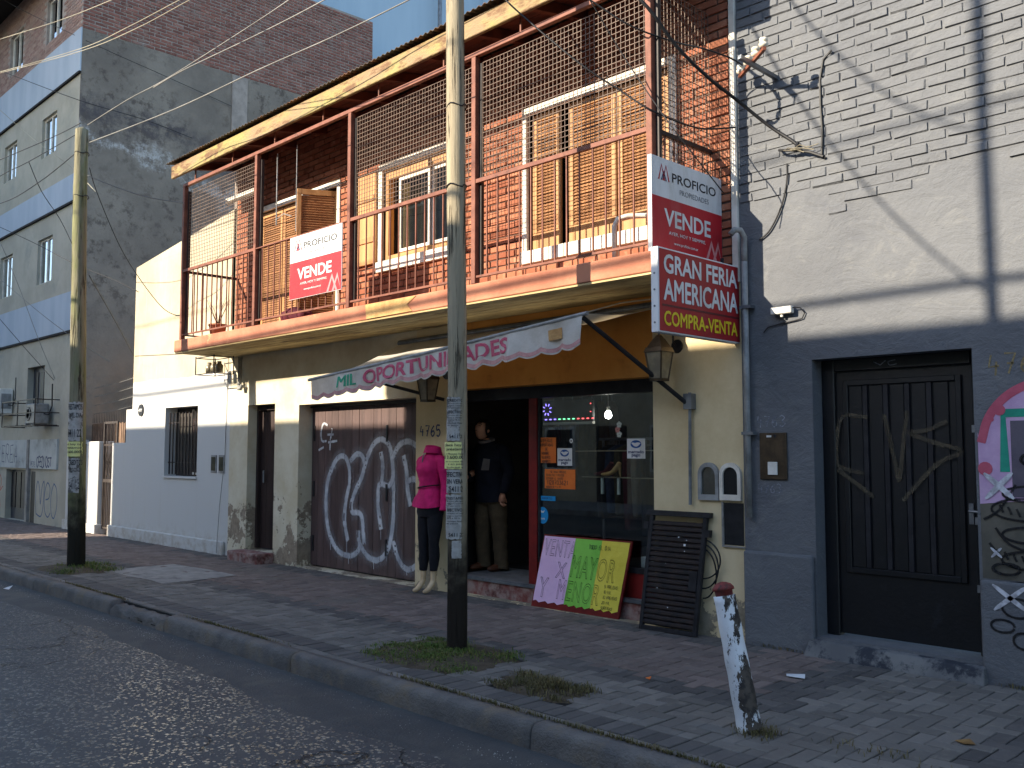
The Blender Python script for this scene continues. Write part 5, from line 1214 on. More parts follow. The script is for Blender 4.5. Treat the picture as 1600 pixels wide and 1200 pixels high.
# ------------------------------------------------------------------ estate agent boards and shop sign
def logo(mb_r, mb_b, mp, a, b, s, off):
    def chev(mb, x, h, w, t):                           # an open peak of two slanted bars
        for sg in (-1, 1):
            P = [(x+sg*w, 0), (x+sg*(w-t), 0), (x-sg*t*.0, h-t*.9), (x, h)] if sg < 0 else [(x+sg*(w-t), 0), (x+sg*w, 0), (x, h), (x, h-t*.9)]
            mb.add([mp(a+s*p[0], b+s*p[1], off) for p in P], [(0,1,2,3)])
    chev(mb_r, .36, 1.0, .36, .13); chev(mb_r, .80, 1.0, .36, .13); chev(mb_b, .58, .62, .30, .12)
def agent_board(name, label, mp, w, h, parent_loc, edge=.012):
    t = thing(name, label, 'sign', parent_loc, 'estate agent boards')
    mb = MB()
    def bx(a0, a1, b0, b1, c0, c1, mb): mb.hexa([mp(a0,b0,c1),mp(a1,b0,c1),mp(a1,b0,c0),mp(a0,b0,c0),mp(a0,b1,c1),mp(a1,b1,c1),mp(a1,b1,c0),mp(a0,b1,c0)])
    bx(0, w, 0, h, -edge, 0, mb); mb.build('panel', MT['sign_white'], t)
    mb = MB(); bx(.004, w-.004, .004, h*.585, 0, .002, mb); red = mb.build('red_field', MT['sign_red'], t)
    for x in (.83, .93):
        ms = MB()
        for sg in (-1, 1):
            P = [(x+sg*.10, .008), (x+sg*.065, .008), (x, .20), (x, .275)]
            P = [(min(p[0], .992), p[1]) for p in P]
            ms.add([mp(w*p[0], h*p[1], .0032+.0004*(sg > 0)+.0008*(x > .9)) for p in P], [(0,1,2,3)])
        ms.build('mountain_mark', MT['ink_pink'], red)
    mb = MB(); put_text(mb, mp, 'VENDE', w*.16, w*.82, h*.295, h*.475, .004, .022); mb.build('lettering', MT['sign_white'], red); mb = MB(); put_text(mb, mp, 'AYER, HOY Y SIEMPRE.', w*.22, w*.74, h*.205, h*.245, .004, .012); stuff(mb.build('slogan', MT['sign_white'], red)); mb = MB(); put_text(mb, mp, 'www.proficio.com.ar', w*.29, w*.63, h*.105, h*.145, .004, .01); stuff(mb.build('web_address', MT['sign_white'], red))
    mb = MB(); put_text(mb, mp, 'PROFICIO', w*.275, w*.91, h*.775, h*.875, .002, .012); mb.build('name', MT['ink_dark'], t)
    mb = MB(); put_text(mb, mp, 'PROPIEDADES', w*.38, w*.80, h*.665, h*.72, .002, -.004); mb.build('tagline', MT['ink_grey'], t)
    r_, b_ = MB(), MB(); logo(r_, b_, mp, w*.085, h*.765, w*.135, .002); r_.build('logo_red', MT['sign_red'], t); b_.build('logo_blue', MT['ink_navy'], t)
    return t
agent_board('agent_board', 'white and red VENDE board tied flat on the balcony railing', frame((-9.31,-.885,3.225), (1,0,0), (0,0,1)), 1.05, .725, (-8.8,-.88,3.22))
t = agent_board('agent_board', 'white and red VENDE board set edge-on at the balcony corner', frame((-4.085,-.965,2.985), (0,1,0), (0,0,1)), .95, .735, (-4.1,-.5,2.98), .035)
SG = thing('shop_sign', 'red boxed sign GRAN FERIA AMERICANA hanging under the VENDE board', 'sign', (-3.96,-.5,2.35))
mp = frame((-3.935,-1.10,2.35), (0,1,0), (0,0,1)); w, h = 1.085, .625
mb = MB(); mb.box(-4.0,-3.937,-1.10,-.015,2.35,2.975); mb.build('box', MT['sign_white'], SG, bevel=.004)
mb = MB(); mb.box(-3.936,-3.934,-1.085,-.018,2.362,2.963); face = mb.build('face', MT['sign_red2'], SG)
mb = MB(); put_text(mb, mp, 'GRAN FERIA', w*.06, w*.97, h*.70, h*.93, .004, .024); mb.build('lettering', MT['sign_white'], face); mb = MB(); put_text(mb, mp, 'AMERICANA', w*.06, w*.97, h*.385, h*.635, .004, .024); mb.build('lettering', MT['sign_white'], face)
mb = MB(); put_text(mb, mp, 'COMPRA-VENTA', w*.06, w*.96, h*.09, h*.255, .004, .028); mb.build('lettering', MT['ink_yellow'], face)
mb = MB(); P = [mp(w*.04,h*.31,.0035),mp(w*.985,h*.31,.0035),mp(w*.985,h*.335,.0035),mp(w*.04,h*.335,.0035)]; mb.add(P, [(0,1,2,3)]); mb.build('rule', MT['ink_brown'], face)
mb = MB()
for k in range(5): mb.lathe([(.008,-.004),(.008,0)], (-3.968,-1.10,2.42+k*.12), 8, 'y')
mb.build('rivets', MT['galv'], SG)
mb = MB(); mb.bar((-3.97,-.2,2.976),(-3.97,-.2,3.02),.02,.02); mb.build('bracket', MT['dark_metal'], SG); mb = MB(); mb.bar((-3.98,-.02,2.6),(-3.98,.0,2.6),.03,.03); mb.build('bracket', MT['dark_metal'], SG)

# ------------------------------------------------------------------ awning
AW = thing('awning', 'faded white scalloped awning lettered MIL OPORTUNIDADES over the shop', 'awning', (-6.8,-.4,2.2))
FL, FR = Vector((-8.87,-.85,2.29)), Vector((-4.87,-.85,2.60)); WLp, WRp = Vector((-8.36,-.03,2.70)), Vector((-4.62,-.03,2.74))
mb = MB(); n, m = 60, 12
def awn(u, v):
    a = WLp.lerp(WRp, u); b = FL.lerp(FR, u); p = a.lerp(b, v)
    p.z -= .05*sin(pi*v) + .012*sin(u*23)*sin(pi*v) + .012*sin(u*9+v*3)*v
    return p
for i in range(n+1):
    for j in range(m+1): mb.v.append(tuple(awn(i/n, j/m)))
for i in range(n):
    for j in range(m): mb.f.append((i*(m+1)+j, i*(m+1)+j+1, (i+1)*(m+1)+j+1, (i+1)*(m+1)+j)); mb.m.append(0)
mb.build('canopy', MT['awning'], AW, smooth=True)
def val(u, d, off=0):                                   # valance point: u along, d metres below the bar
    p = FL.lerp(FR, u); x = u*4.0
    fold = .020*sin(x*7.3)+.014*sin(x*17+1)+.008*sin(x*31)
    return Vector((p.x+.01*sin(x*11)*d*4, p.y-.008+fold*min(1, d/.2)-off, p.z-d))
mb = MB(); nu = 420; nd = 8; NSC = 17
def vlen(u): return .185+.028*(1-u)+.055*u + .030*abs(sin(pi*NSC*u))
for i in range(nu+1):
    for j in range(nd+1): mb.v.append(tuple(val(i/nu, vlen(i/nu)*j/nd*.999+.001*j)))
for i in range(nu):
    for j in range(nd): mb.f.append((i*(nd+1)+j, i*(nd+1)+j+1, (i+1)*(nd+1)+j+1, (i+1)*(nd+1)+j)); mb.m.append(0)
vl = mb.build('valance', MT['awning'], AW, smooth=True)
mb = MB()
for i in range(nu):
    a, b = i/nu, (i+1)/nu
    mb.quad(val(a, vlen(a)-.042, .003), val(b, vlen(b)-.042, .003), val(b, vlen(b)-.006, .003), val(a, vlen(a)-.006, .003))
mb.build('scallop_edging', MT['awn_pink'], vl)
vm = lambda a, b, c=0: val((a+8.87)/4.0, b, c)
def vtext(s, x0, x1, d0, d1, mat):
    vs, fs = text2d(s, .0 if s == 'MIL' else .028); mb = MB()
    for q, dx in enumerate((-.008,-.003,.003,.008) if s == 'MIL' else (0,)): mb.add([val((x0+dx+(x1-x0)*x+8.87)/4.0, d1+(d0-d1)*y, .004+.0003*q) for x, y in vs], fs)
    return mb.build('lettering', MT[mat], vl)
vtext('MIL', -8.32, -8.02, .045, .165, 'awn_green'); vtext('OPORTUNIDADES', -7.88, -5.72, .040, .185, 'awn_red')
mb = MB(); mb.quad(val(.905,.07,.004), val(.945,.07,.004), val(.945,.16,.004), val(.905,.16,.004)); mb.build('canvas_patch', MT['slab_patch'], vl)
mb = MB(); mb.tube([FL+Vector((-.06,0,-.005)), FL.lerp(FR,.5)+Vector((0,0,-.012)), FR+Vector((.05,0,.005))], .018, 8); mb.build('front_bar', MT['grey_plastic'], AW)
mb = MB(); mb.tube([WLp+Vector((0,.01,.02)), WRp+Vector((.1,.01,.02))], .03, 10); mb.build('roller', MT['galv'], AW)
mb = MB(); mb.tube([(-4.43,-.05,1.89), FR+Vector((-.02,.02,-.02))], .02, 8); mb.build('arm', MT['dark_metal'], AW)
mb = MB(); mb.tube([(-7.53,-.05,2.04), (-8.2,-.83,2.31)], .018, 8); mb.build('arm', MT['dark_metal'], AW)
mb = MB(); mb.tube([(-4.42,-.03,1.05),(-4.41,-.03,1.98)], .014, 8); mb.box(-4.45,-4.37,-.07,-.001,1.84,1.97); mb.build('wall_rod', MT['galv'], AW)
mb = MB(); mb.tube([FR+Vector((.04,0,.01)), (-4.85,-.4,2.74), (-4.25,-.04,2.80)], .006, 5); mb.build('guy_wire', MT['cable_pale'], AW)

# ------------------------------------------------------------------ lanterns
def lantern(x, y, z, label):
    t = thing('wall_lantern', label, 'lantern', (x, y, z), 'wall lanterns')
    def ring(r, h): return [(x+.68*r*sx, y+.68*r*sy, z+h) for sx, sy in ((-1,-1),(1,-1),(1,1),(-1,1))]
    mb = MB(); mb.hexa(ring(.135,.23)+ring(.115,.27)); mb.hexa(ring(.105,.272)+ring(.05,.345)); mb.hexa(ring(.045,.346)+ring(.02,.375)); cap = mb.build('cap', MT['brass'], t)
    mb = MB(); mb.hexa(ring(.085,-.01)+ring(.085,.012)); mb.build('base', MT['brass'], t)
    for k in range(4):
        a0, a1 = ring(.078,.012)[k], ring(.118,.229)[k]; mb = MB(); mb.bar(a0, a1, .014, .014); mb.build('corner_bar', MT['brass'], t)
        b0, b1 = ring(.078,.012)[(k+1)%4], ring(.118,.229)[(k+1)%4]; mb = MB(); mb.quad(a0, b0, b1, a1); mb.build('pane', MT['lamp_glass'], t)
    mb = MB(); mb.tube([(x,y,z+.375)] + [(x-.03*sin(a*pi/8)*1.4, y+.10*(1-cos(a*pi/8)), z+.40+.09*sin(a*pi/8)) for a in range(9)] + [(x, y+.2, z+.33), (x, -.012, z+.30)], .009, 6); mb.build('bracket', MT['dark_metal'], t)
    mb = MB(); mb.lathe([(.055,-.012),(.06,0)], (x,-.001,z+.30), 14, 'y'); mb.build('rose', MT['dark_metal'], t)
    return t
lantern(-4.55, -.26, 2.08, 'brass lantern on the cream pier under the red sign')
lantern(-7.55, -.26, 2.02, 'brass lantern half hidden by the awning above number 4765')

# ------------------------------------------------------------------ insulator bracket, hook, wall lamp, conduit, intercom on the grey wall
t = thing('insulator_bracket', 'old iron bracket with four porcelain insulators on the grey wall', 'bracket', (-3.57, 0, 4.44))
mb = MB(); mb.bar((-3.57,-.01,4.43),(-3.60,-.50,4.46),.03,.03); mb.build('arm', MT['galv'], t)
ca, cb = Vector((-3.81,-.15,4.47)), Vector((-3.40,-.48,4.47))
mb = MB(); mb.bar(ca, cb, .025, .025); mb.build('cross_arm', MT['rust_paint'], t)
for k in range(4):
    p = ca.lerp(cb, .04+.307*k); mb = MB(); mb.lathe([(.012,.0),(.034,.012),(.036,.03),(.022,.036),(.022,.044),(.034,.05),(.03,.07),(.012,.078)], p+Vector((0,0,.013)), 14); mb.build('insulator', MT['porcelain'], t, smooth=True)
t = thing('cable_hook', 'iron hook with a tangle of cable ends on the grey wall', 'hook', (-3.4, 0, 3.8))
mb = MB(); mb.tube([(-3.54,-.01,3.84),(-3.52,-.08,3.82),(-3.45,-.09,3.80),(-3.38,-.06,3.79),(-3.28,-.05,3.755),(-3.18,-.04,3.70)], .011, 6); mb.tube([(-3.39,-.03,3.86),(-3.385,-.06,3.81),(-3.37,-.08,3.78)], .016, 6); mb.build('hook', MT['cable_black'], t)
mb = MB()
for k in range(5): mb.tube([(-3.5+.03*k,-.08,3.81),(-3.46+.03*k,-.10,3.80+.015*sin(k*2)),(-3.40+.03*k,-.085,3.785),(-3.36+.04*k,-.07,3.78+.02*cos(k*3))], .004, 4)
mb.build('wire_ends', MT['cable_pale'], t)
mb = MB(); mb.tube([(-3.17,-.025,3.69),(-3.2,-.025,3.72),(-3.19,-.025,3.9),(-3.2,-.025,4.1),(-3.2,-.025,4.3),(-3.17,-.025,4.45),(-3.10,-.03,4.5)], .009, 5); tag(mb.build('wall_cable', MT['cable_black']), 'black cable running up the grey wall from the hook', 'cable')
t = thing('wall_lamp', 'small white plastic floodlight on the grey wall above the black door', 'lamp', (-3.54,-.02,2.55))
mb = MB(); mb.box(-3.63,-3.455,-.075,-.02,2.545,2.60); mb.build('case', MT['white_plastic'], t, bevel=.006); mb = MB(); mb.box(-3.57,-3.51,-.02,-.005,2.55,2.59); mb.lathe([(.012,0),(.014,.02)], (-3.545,-.045,2.523), 8); mb.build('mount', MT['white_plastic'], t)
mb = MB(); mb.tube([(-3.455,-.045,2.588),(-3.40,-.03,2.58),(-3.37,-.02,2.54),(-3.39,-.02,2.50),(-3.44,-.018,2.49),(-3.58,-.018,2.475),(-3.68,-.018,2.46),(-3.72,-.018,2.42)], .005, 5); mb.build('flex', MT['cable_black'], t)
t = thing('service_conduit', 'grey hooked conduit pipe running down between the two houses', 'conduit', (-3.86,-.05,1.0))
mb = MB(); mb.tube([(-3.86,-.05,.98),(-3.86,-.05,3.0)] , .024, 10); mb.build('pipe', MT['grey_plastic'], t, smooth=True)
mb = MB(); mb.tube([(-3.86,-.05,3.0),(-3.86,-.05,3.10),(-3.845,-.07,3.19),(-3.85,-.12,3.24),(-3.87,-.17,3.24),(-3.89,-.20,3.20)], .024, 10); mb.build('swan_neck', MT['grey_plastic'], t, smooth=True)
for z in (1.62, 2.62): mb = MB(); mb.box(-3.90,-3.80,-.078,-.006,z,z+.025); mb.build('clip', MT['galv'], t)
t = thing('intercom_panel', 'brass intercom plate beside the black door', 'intercom', (-3.66,-.01,1.28))
mb = MB(); mb.box(-3.775,-3.545,-.022,-.005,1.275,1.635); mb.build('plate', MT['brass'], t, bevel=.003)
mb = MB(); mb.box(-3.70,-3.62,-.036,-.023,1.31,1.41); mb.build('lock_box', MT['white_plastic'], t, bevel=.003)
mb = MB(); mb.box(-3.71,-3.67,-.026,-.0225,1.60,1.615); mb.build('name_slot', MT['sign_white'], t)
mb = MB(); mb.lathe([(.012,-.004),(.012,0)], (-3.64,-.023,1.61), 12, 'y'); mb.build('camera_eye', MT['ink_dark'], t)

# ------------------------------------------------------------------ gas meter doors and the hole below
def arch(x0, x1, z0, z1, n=12):
    r = (x1-x0)/2; cx = (x0+x1)/2; return [(x0, z0), (x1, z0)] + [(cx+r*cos(pi*k/n), z1-r+r*sin(pi*k/n)) for k in range(n+1)]
def gas_door(x0, x1, z0, z1, label, glass):
    t = thing('meter_door', label, 'meter door', ((x0+x1)/2,-.01,z0), 'arched meter doors')
    o = arch(x0, x1, z0, z1); i_ = arch(x0+.03, x1-.03, z0+.045, z1-.035); mb = MB(); n = len(o)
    for (A, ya, B, yb) in ((o,-.03,i_,-.03), (o,-.001,o,-.03), (i_,-.03,i_,-.012)):
        P = [(p[0],ya,p[1]) for p in A]+[(p[0],yb,p[1]) for p in B]; mb.add(P, [(k,(k+1)%n,n+(k+1)%n,n+k) for k in range(n)])
    mb.build('frame', MT['white_trim'] if not glass else MT['grey_plastic'], t)
    mb = MB(); mb.poly([(p[0],-.011,p[1]) for p in i_]); mb.build('pane', MT['window_glass'] if glass else MT['black_door'], t)
    mb = MB(); mb.poly([(p[0],-.002,p[1]) for p in i_]); mb.build('backing', MT['interior_dark'] if not glass else MT['grey_fabric'], t)
    return t
gas_door(-4.345,-4.15,1.095,1.40,'arched white meter door with dusty glass on the cream pier',True)
gas_door(-4.14,-3.945,1.10,1.40,'arched white meter door with broken dark pane on the cream pier',False)
t = thing('meter_niche', 'niche, its inner shade painted flat black, in the pier below the arched meter doors', 'niche', (-4.02,0,.75))
mb = MB(); mb.quad((-4.115,-.004,.745),(-3.935,-.004,.745),(-3.935,-.004,1.08),(-4.115,-.004,1.08)); mb.build('shade_sheet', MT['niche_shade'], t)  # no recess: flat sheet, the niche's inner shade put into its colour
mb = MB(); mb.box(-4.13,-4.116,-.02,-.001,.74,1.085); mb.box(-4.13,-3.932,-.02,-.001,.728,.7395); mb.build('edge', MT['concrete'], t)

# ------------------------------------------------------------------ meter cage under the slab
t = thing('meter_cage', 'small wire cage with glass jars hung under the balcony left end', 'cage', (-12.3,-.25,2.55))
mb = MB(); X0, X1, Y0, Y1, Z0, Z1 = -12.60,-12.05,-.42,-.12,2.58,2.84
for z in (Z0, Z1-.02):
    for a, b in (((X0,Y0,z),(X1,Y0,z)),((X1,Y0,z),(X1,Y1,z)),((X1,Y1,z),(X0,Y1,z)),((X0,Y1,z),(X0,Y0,z))): mb.bar(a, b, .012, .012)
for x in (X0, X1):
    for y in (Y0, Y1): mb.bar((x,y,Z0),(x,y,Z1),.012,.012)
mb.build('frame', MT['black_bar'], t)
for k in range(3): mb = MB(); mb.lathe([(.05,0),(.055,.1),(.03,.13),(.03,.16)], (-12.48+k*.15,-.27,Z0+.02), 12); mb.build('jar', MT['lamp_glass'], t, smooth=True)
mb = MB(); mb.tube([(-11.98,-.06,2.82),(-11.98,-.06,2.45),(-11.96,-.08,2.36),(-11.92,-.08,2.36),(-11.90,-.06,2.42)], .03, 8); mb.build('pipe_trap', MT['grey_plastic'], t, smooth=True)

# ------------------------------------------------------------------ bollard
t = thing('bollard', 'leaning white-painted wooden bollard with dull red cap', 'bollard', (-2.70,-2.0,0))
b0, b1 = Vector((-2.70,-2.0,-.03)), Vector((-2.845,-2.01,.70))
mb = MB(); mb.tube([b0.lerp(b1, k/20) for k in range(21)], [.068-.008*k/20+.0015*sin(k*1.3) for k in range(21)], 16, jit=.012); mb.build('post', MT['bollard_paint'], t, smooth=True)
ax = (b1-b0).normalized(); mb = MB(); mb.tube([b1+ax*h_ for h_ in (0,.028,.03,.045,.062,.072,.075)], [.048,.05,.062,.060,.045,.022,.005], 16); mb.build('cap', MT['bollard_red'], t, smooth=True)

# ------------------------------------------------------------------ sale board leaning on the shop step
t = thing('sale_board', 'tri-colour VENTA X MAYOR Y MENOR board leaning on the shop step', 'sign board', (-5.8, .02, 0))
o0 = Vector((-6.30,.015,.0)); v_ = Vector((.10,.085,.685)); mp = frame(o0, (1.06,.03,0), v_); w, h = 1.05, .70
def slabp(mb, a0, a1, b0, b1, c0, c1): mb.hexa([mp(a0,b0,c1),mp(a1,b0,c1),mp(a1,b0,c0),mp(a0,b0,c0),mp(a0,b1,c1),mp(a1,b1,c1),mp(a1,b1,c0),mp(a0,b1,c0)])
mb = MB(); slabp(mb, 0, w, 0, h, -.02, 0); mb.build('board', MT['red_frame'], t)
cuts = [(.012,.40,'paper_pink'), (.401,.715,'paper_green'), (.716,1.03,'paper_yellow')]
for (a, b, m_) in cuts:
    mb = MB(); n = 10
    for i in range(n+1):
        for j in range(n+1): mb.v.append(tuple(mp(a+(b-a)*i/n, .055+.63*j/n+(.012*sin(i*2.1) if j == 0 else 0), .003+.003*sin(i*1.9+j)*sin(j*1.3))))
    for i in range(n):
        for j in range(n): mb.f.append((i*(n+1)+j,(i+1)*(n+1)+j,(i+1)*(n+1)+j+1,i*(n+1)+j+1)); mb.m.append(0)
    mb.build('paper', MT[m_], t, smooth=True)
mb = MB()
for (s, a0, a1, b0, b1) in (('VENTA',.04,.43,.50,.66),('X',.24,.36,.30,.45),('MAYOR',.42,.93,.32,.53),('Y',.06,.17,.10,.29),('MENOR',.30,.80,.10,.29)): put_text(mb, mp, s, a0, a1, b0, b1, .009, 0, 0, 1.1, .008, -.02)
mb.build('outline_lettering', MT['ink_dark'], t)
mb = MB(); hand(mb, mp, 'TODO EL DIA', .58, .60, .035, .004, .85, .009, .3)
for k, s in enumerate(('5 PRENDAS','10 MIL','10 PRENDAS','20 MIL','SURTIDAS')): hand(mb, mp, s, .84, .26-.048*k, .026, .003, .8, .009, .3)
mb.build('small_lettering', MT['ink_dark'], t)

# ------------------------------------------------------------------ rolled metal shutter leaf leaning on the pier
t = thing('metal_shutter', 'black slatted metal door leaf leaning against the cream pier', 'shutter', (-4.6,-.1,0))
mp = frame((-4.87,-.14,.0), (.55,.02,0), (.075,.085,1.0)); w, h = .555, 1.0
def slabp(mb, a0, a1, b0, b1, c0, c1): mb.hexa([mp(a0,b0,c1),mp(a1,b0,c1),mp(a1,b0,c0),mp(a0,b0,c0),mp(a0,b1,c1),mp(a1,b1,c1),mp(a1,b1,c0),mp(a0,b1,c0)])
mb = MB(); slabp(mb,0,.035,0,h-.045,-.02,.02); slabp(mb,w-.035,w,0,h-.045,-.02,.02); slabp(mb,.035,w-.035,0,.035,-.02,.02); slabp(mb,-.03,w+.03,h-.045,h,-.025,.03); mb.build('frame', MT['dark_metal'], t, bevel=.003)
for k in range(20):
    b = .045+k*.0435; mb = MB(); P = []
    for a in (.036, w-.036): P += [mp(a,b,.004), mp(a,b+.012,.016), mp(a,b+.030,.016), mp(a,b+.0415,.004), mp(a,b+.0415,-.01), mp(a,b,-.01)]
    mb.add(P, [(i,(i+1)%6,6+(i+1)%6,6+i) for i in range(6)] + [(5,4,3,2,1,0),(6,7,8,9,10,11)]); mb.build('slat', MT['black_bar'], t)
mb = MB(); slabp(mb,w-.11,w-.037,.36,.52,.017,.024); mb.build('lock_plate', MT['dark_metal'], t)
mb = MB()
for (a, b, s) in ((.30,.78,.012),(.38,.76,.009),(.36,.715,.02),(.37,.67,.009),(.2,.56,.006),(.14,.35,.008),(.26,.2,.01)): slabp(mb,a,a+s,b,b+s,.0165,.018)
mb.build('sticker', MT['sign_white'], t)
mb = MB(); slabp(mb,-.045,.0,.84,.90,-.02,.03); slabp(mb,w,w+.04,.80,.86,-.02,.03); mb.build('lug', MT['dark_metal'], t)
t = thing('hose_coil', 'thin black hoses hanging behind the leaning metal leaf', 'hose', (-4.2,-.03,.4))
for k in range(3): mb = MB(); mb.tube([(-4.31+(.13+.025*k)*sin(a*pi/16), -.03-.008*k, .50+.06*k+(.20-.02*k)*cos(a*pi/16)) for a in range(17)], .0065, 6); mb.build('hose', MT['cable_black'], t)

# ------------------------------------------------------------------ litter
def litter(name, label, cat, pts, mat):
    mb = MB(); mb.poly(pts, (0,0,.003)); tag(mb.build(name, MT[mat]), label, cat, 'litter on the pavement')
litter('paper_scrap', 'white paper scrap on the pavement near the grey wall', 'paper', [(-3.18,-.75,.008),(-3.06,-.72,.02),(-3.03,-.78,.008),(-3.15,-.80,.008)], 'sign_white')
litter('orange_peel', 'small orange scrap on the pavement right of the board', 'scrap', [(-3.78,-1.50,.006),(-3.74,-1.49,.02),(-3.73,-1.52,.008)], 'orange_card')
litter('dry_leaf', 'dry brown leaf on the dark paver band at right', 'leaf', [(-1.86,-1.42,.006),(-1.80,-1.38,.018),(-1.76,-1.42,.008),(-1.80,-1.46,.012)], 'leaf_dry')
litter('paper_scrap', 'crumpled white scraps in the gutter at far left', 'paper', [(-12.2,-2.92,-.14),(-12.1,-2.88,-.11),(-12.0,-2.95,-.14),(-12.1,-2.98,-.135)], 'sign_white')
# ------------------------------------------------------------------ figures
def skin_mesh(verts, edges, rad, sub=2, root=0):
    me = bpy.data.meshes.new('s'); me.from_pydata([tuple(v) for v in verts], edges, []); o = bpy.data.objects.new('s', me); lk(o)
    md = o.modifiers.new('Skin', 'SKIN'); md.use_smooth_shade = True; md.branch_smoothing = .6
    for i, r in enumerate(rad):
        sv = me.skin_vertices[0].data[i]; sv.radius = r if isinstance(r, tuple) else (r, r); sv.use_root = (i == root)
    sd = o.modifiers.new('Sub', 'SUBSURF'); sd.levels = sub; sd.render_levels = sub
    bpy.context.view_layer.update()
    res = bpy.data.meshes.new_from_object(o.evaluated_get(bpy.context.evaluated_depsgraph_get()))
    bpy.data.objects.remove(o); bpy.data.meshes.remove(me); return res
def mesh_ob(name, me, mat, parent):
    me.materials.clear(); me.materials.append(MT[mat]); me.polygons.foreach_set('use_smooth', [True]*len(me.polygons)); me.polygons.foreach_set('material_index', [0]*len(me.polygons)); return ob(name, me, parent)
def join_into(me, mb):
    bm = bmesh.new(); bm.from_mesh(me); t = mb.mesh('j', [], True); bm.from_mesh(t); bm.to_mesh(me); bm.free(); bpy.data.meshes.remove(t); return me
def crumple(me, amp, sc, seed=0):
    from mathutils import noise
    for v in me.vertices:
        p = v.co*sc + Vector((seed, 0, 0)); v.co += v.normal*amp*noise.noise(p)
def fold(me, amp, sc, sx=1.0):                          # cloth creases that run across the limb
    from mathutils import noise
    for v in me.vertices:
        p = Vector((v.co.x*sc*.5, v.co.y*sc*.5, v.co.z*sc*sx)); v.co += v.normal*amp*(noise.noise(p)+.5*noise.noise(p*2.3))

def cm1(a, t):
    k = min(int(t), len(a)-2); f = t-k; p0, p1, p2, p3 = a[max(k-1,0)], a[k], a[k+1], a[min(k+2,len(a)-1)]
    return .5*(2*p1+(p2-p0)*f+(2*p0-5*p1+4*p2-p3)*f*f+(-p0+3*p1-3*p2+p3)*f**3)
def loft(V, rings, n=28, m=40, hem=0.0):                # horizontal rings (z, rx, ry, dx, dy), smoothly joined
    mb = MB(); K = len(rings)-1
    for i in range(m+1):
        z, rx, ry, dx, dy = (cm1([r[q] for r in rings], K*i/m) for q in range(5))
        for j in range(n):
            a = 2*pi*j/n; c = abs(cos(a))**.85*(1 if cos(a) > 0 else -1); s_ = abs(sin(a))**.85*(1 if sin(a) > 0 else -1)
            mb.v.append(tuple(V(dx+rx*c, dy+ry*s_, z+(hem*sin(a*2+1) if i == 0 else 0))))
    for i in range(m):
        for j in range(n): mb.f.append((i*n+j, i*n+(j+1)%n, (i+1)*n+(j+1)%n, (i+1)*n+j))
    mb.f.append(tuple(m*n+j for j in range(n))); mb.m = [0]*len(mb.f); return mb
def limb(mb, V, pts, rad, n=14, m=30):
    P = [V(*p) for p in pts]; K = len(P)-1
    path = [Vector(tuple(cm1([p[q] for p in P], K*i/m) for q in range(3))) for i in range(m+1)]
    mb.tube(path, [cm1(rad, K*i/m) for i in range(m+1)], n); return mb
def cloth(name, mb, mat, parent, f1=(.008,9,1.2), f2=(.004,24,.8)):
    me = mb.mesh(name, MT[mat], True); me.update(); fold(me, *f1); me.update(); fold(me, *f2); return ob(name, me, parent)
# mannequin
mx, my = -7.60, -.17
t = thing('mannequin', 'headless mannequin in pink zip jacket and black leggings by number 4765', 'mannequin', (mx, my, 0))
V = lambda a, b, c: Vector((mx+a, my+b, c))
lv = [V(0,0,.93), V(-.085,0,.86), V(-.10,-.01,.52), V(-.115,.0,.26), V(-.12,.0,.115), V(-.125,-.07,.035), V(-.13,-.13,.022),
      V(.075,0,.86), V(.055,.0,.52), V(.03,.02,.26), V(.025,.02,.115), V(.02,-.05,.035), V(.015,-.11,.022), V(0,0,1.05), V(0,0,1.25), V(.02,0,1.42), V(.03,0,1.52)]
le = [(0,1),(1,2),(2,3),(3,4),(4,5),(5,6),(0,7),(7,8),(8,9),(9,10),(10,11),(11,12),(0,13),(13,14),(14,15),(15,16)]
lr = [(.08,.08),.06,.045,.036,.031,.03,.018,.06,.045,.036,.031,.03,.018,(.07,.06),(.08,.06),(.06,.05),.04]
mesh_ob('body', skin_mesh(lv, le, lr), 'mannequin_skin', t)
lg = loft(V, [(.80,.155,.10,-.01,0),(.86,.165,.115,-.008,0),(.92,.16,.112,0,0),(1.0,.14,.10,0,0)], 24, 12)
limb(lg, V, [(-.075,0,.90),(-.085,0,.80),(-.095,-.005,.68),(-.102,-.01,.54),(-.108,.0,.46),(-.113,.008,.38),(-.117,.004,.30),(-.119,.0,.225)], [.088,.086,.076,.058,.057,.058,.05,.041])
limb(lg, V, [(.068,0,.90),(.070,0,.80),(.064,0,.68),(.056,.0,.54),(.048,.01,.46),(.040,.02,.38),(.033,.02,.30),(.029,.02,.235)], [.088,.086,.076,.058,.057,.058,.05,.041])
cloth('leggings', lg, 'black_fabric', t, (.003,14,1.0), (.002,40,1.4))
jk = loft(V, [(.905,.212,.145,-.03,0),(.96,.198,.138,-.025,0),(1.04,.158,.115,-.012,0),(1.12,.134,.10,-.004,0),(1.21,.148,.112,0,-.004),(1.31,.168,.13,.004,-.014),(1.385,.162,.108,.008,-.002),(1.43,.115,.085,.016,0),(1.46,.072,.068,.024,0)], 30, 44, .012)
limb(jk, V, [(.10,0,1.41),(.165,0,1.375),(.200,.005,1.28),(.218,.012,1.16),(.232,.0,1.05),(.246,-.02,.95),(.252,-.03,.875)], [.05,.064,.06,.054,.051,.047,.046])
limb(jk, V, [(-.09,0,1.41),(-.148,.005,1.375),(-.178,.03,1.29),(-.185,.07,1.2)], [.05,.062,.055,.03])
jo = cloth('jacket', jk, 'pink_fabric', t, (.008,9,1.0), (.005,26,.6))
mb = MB()
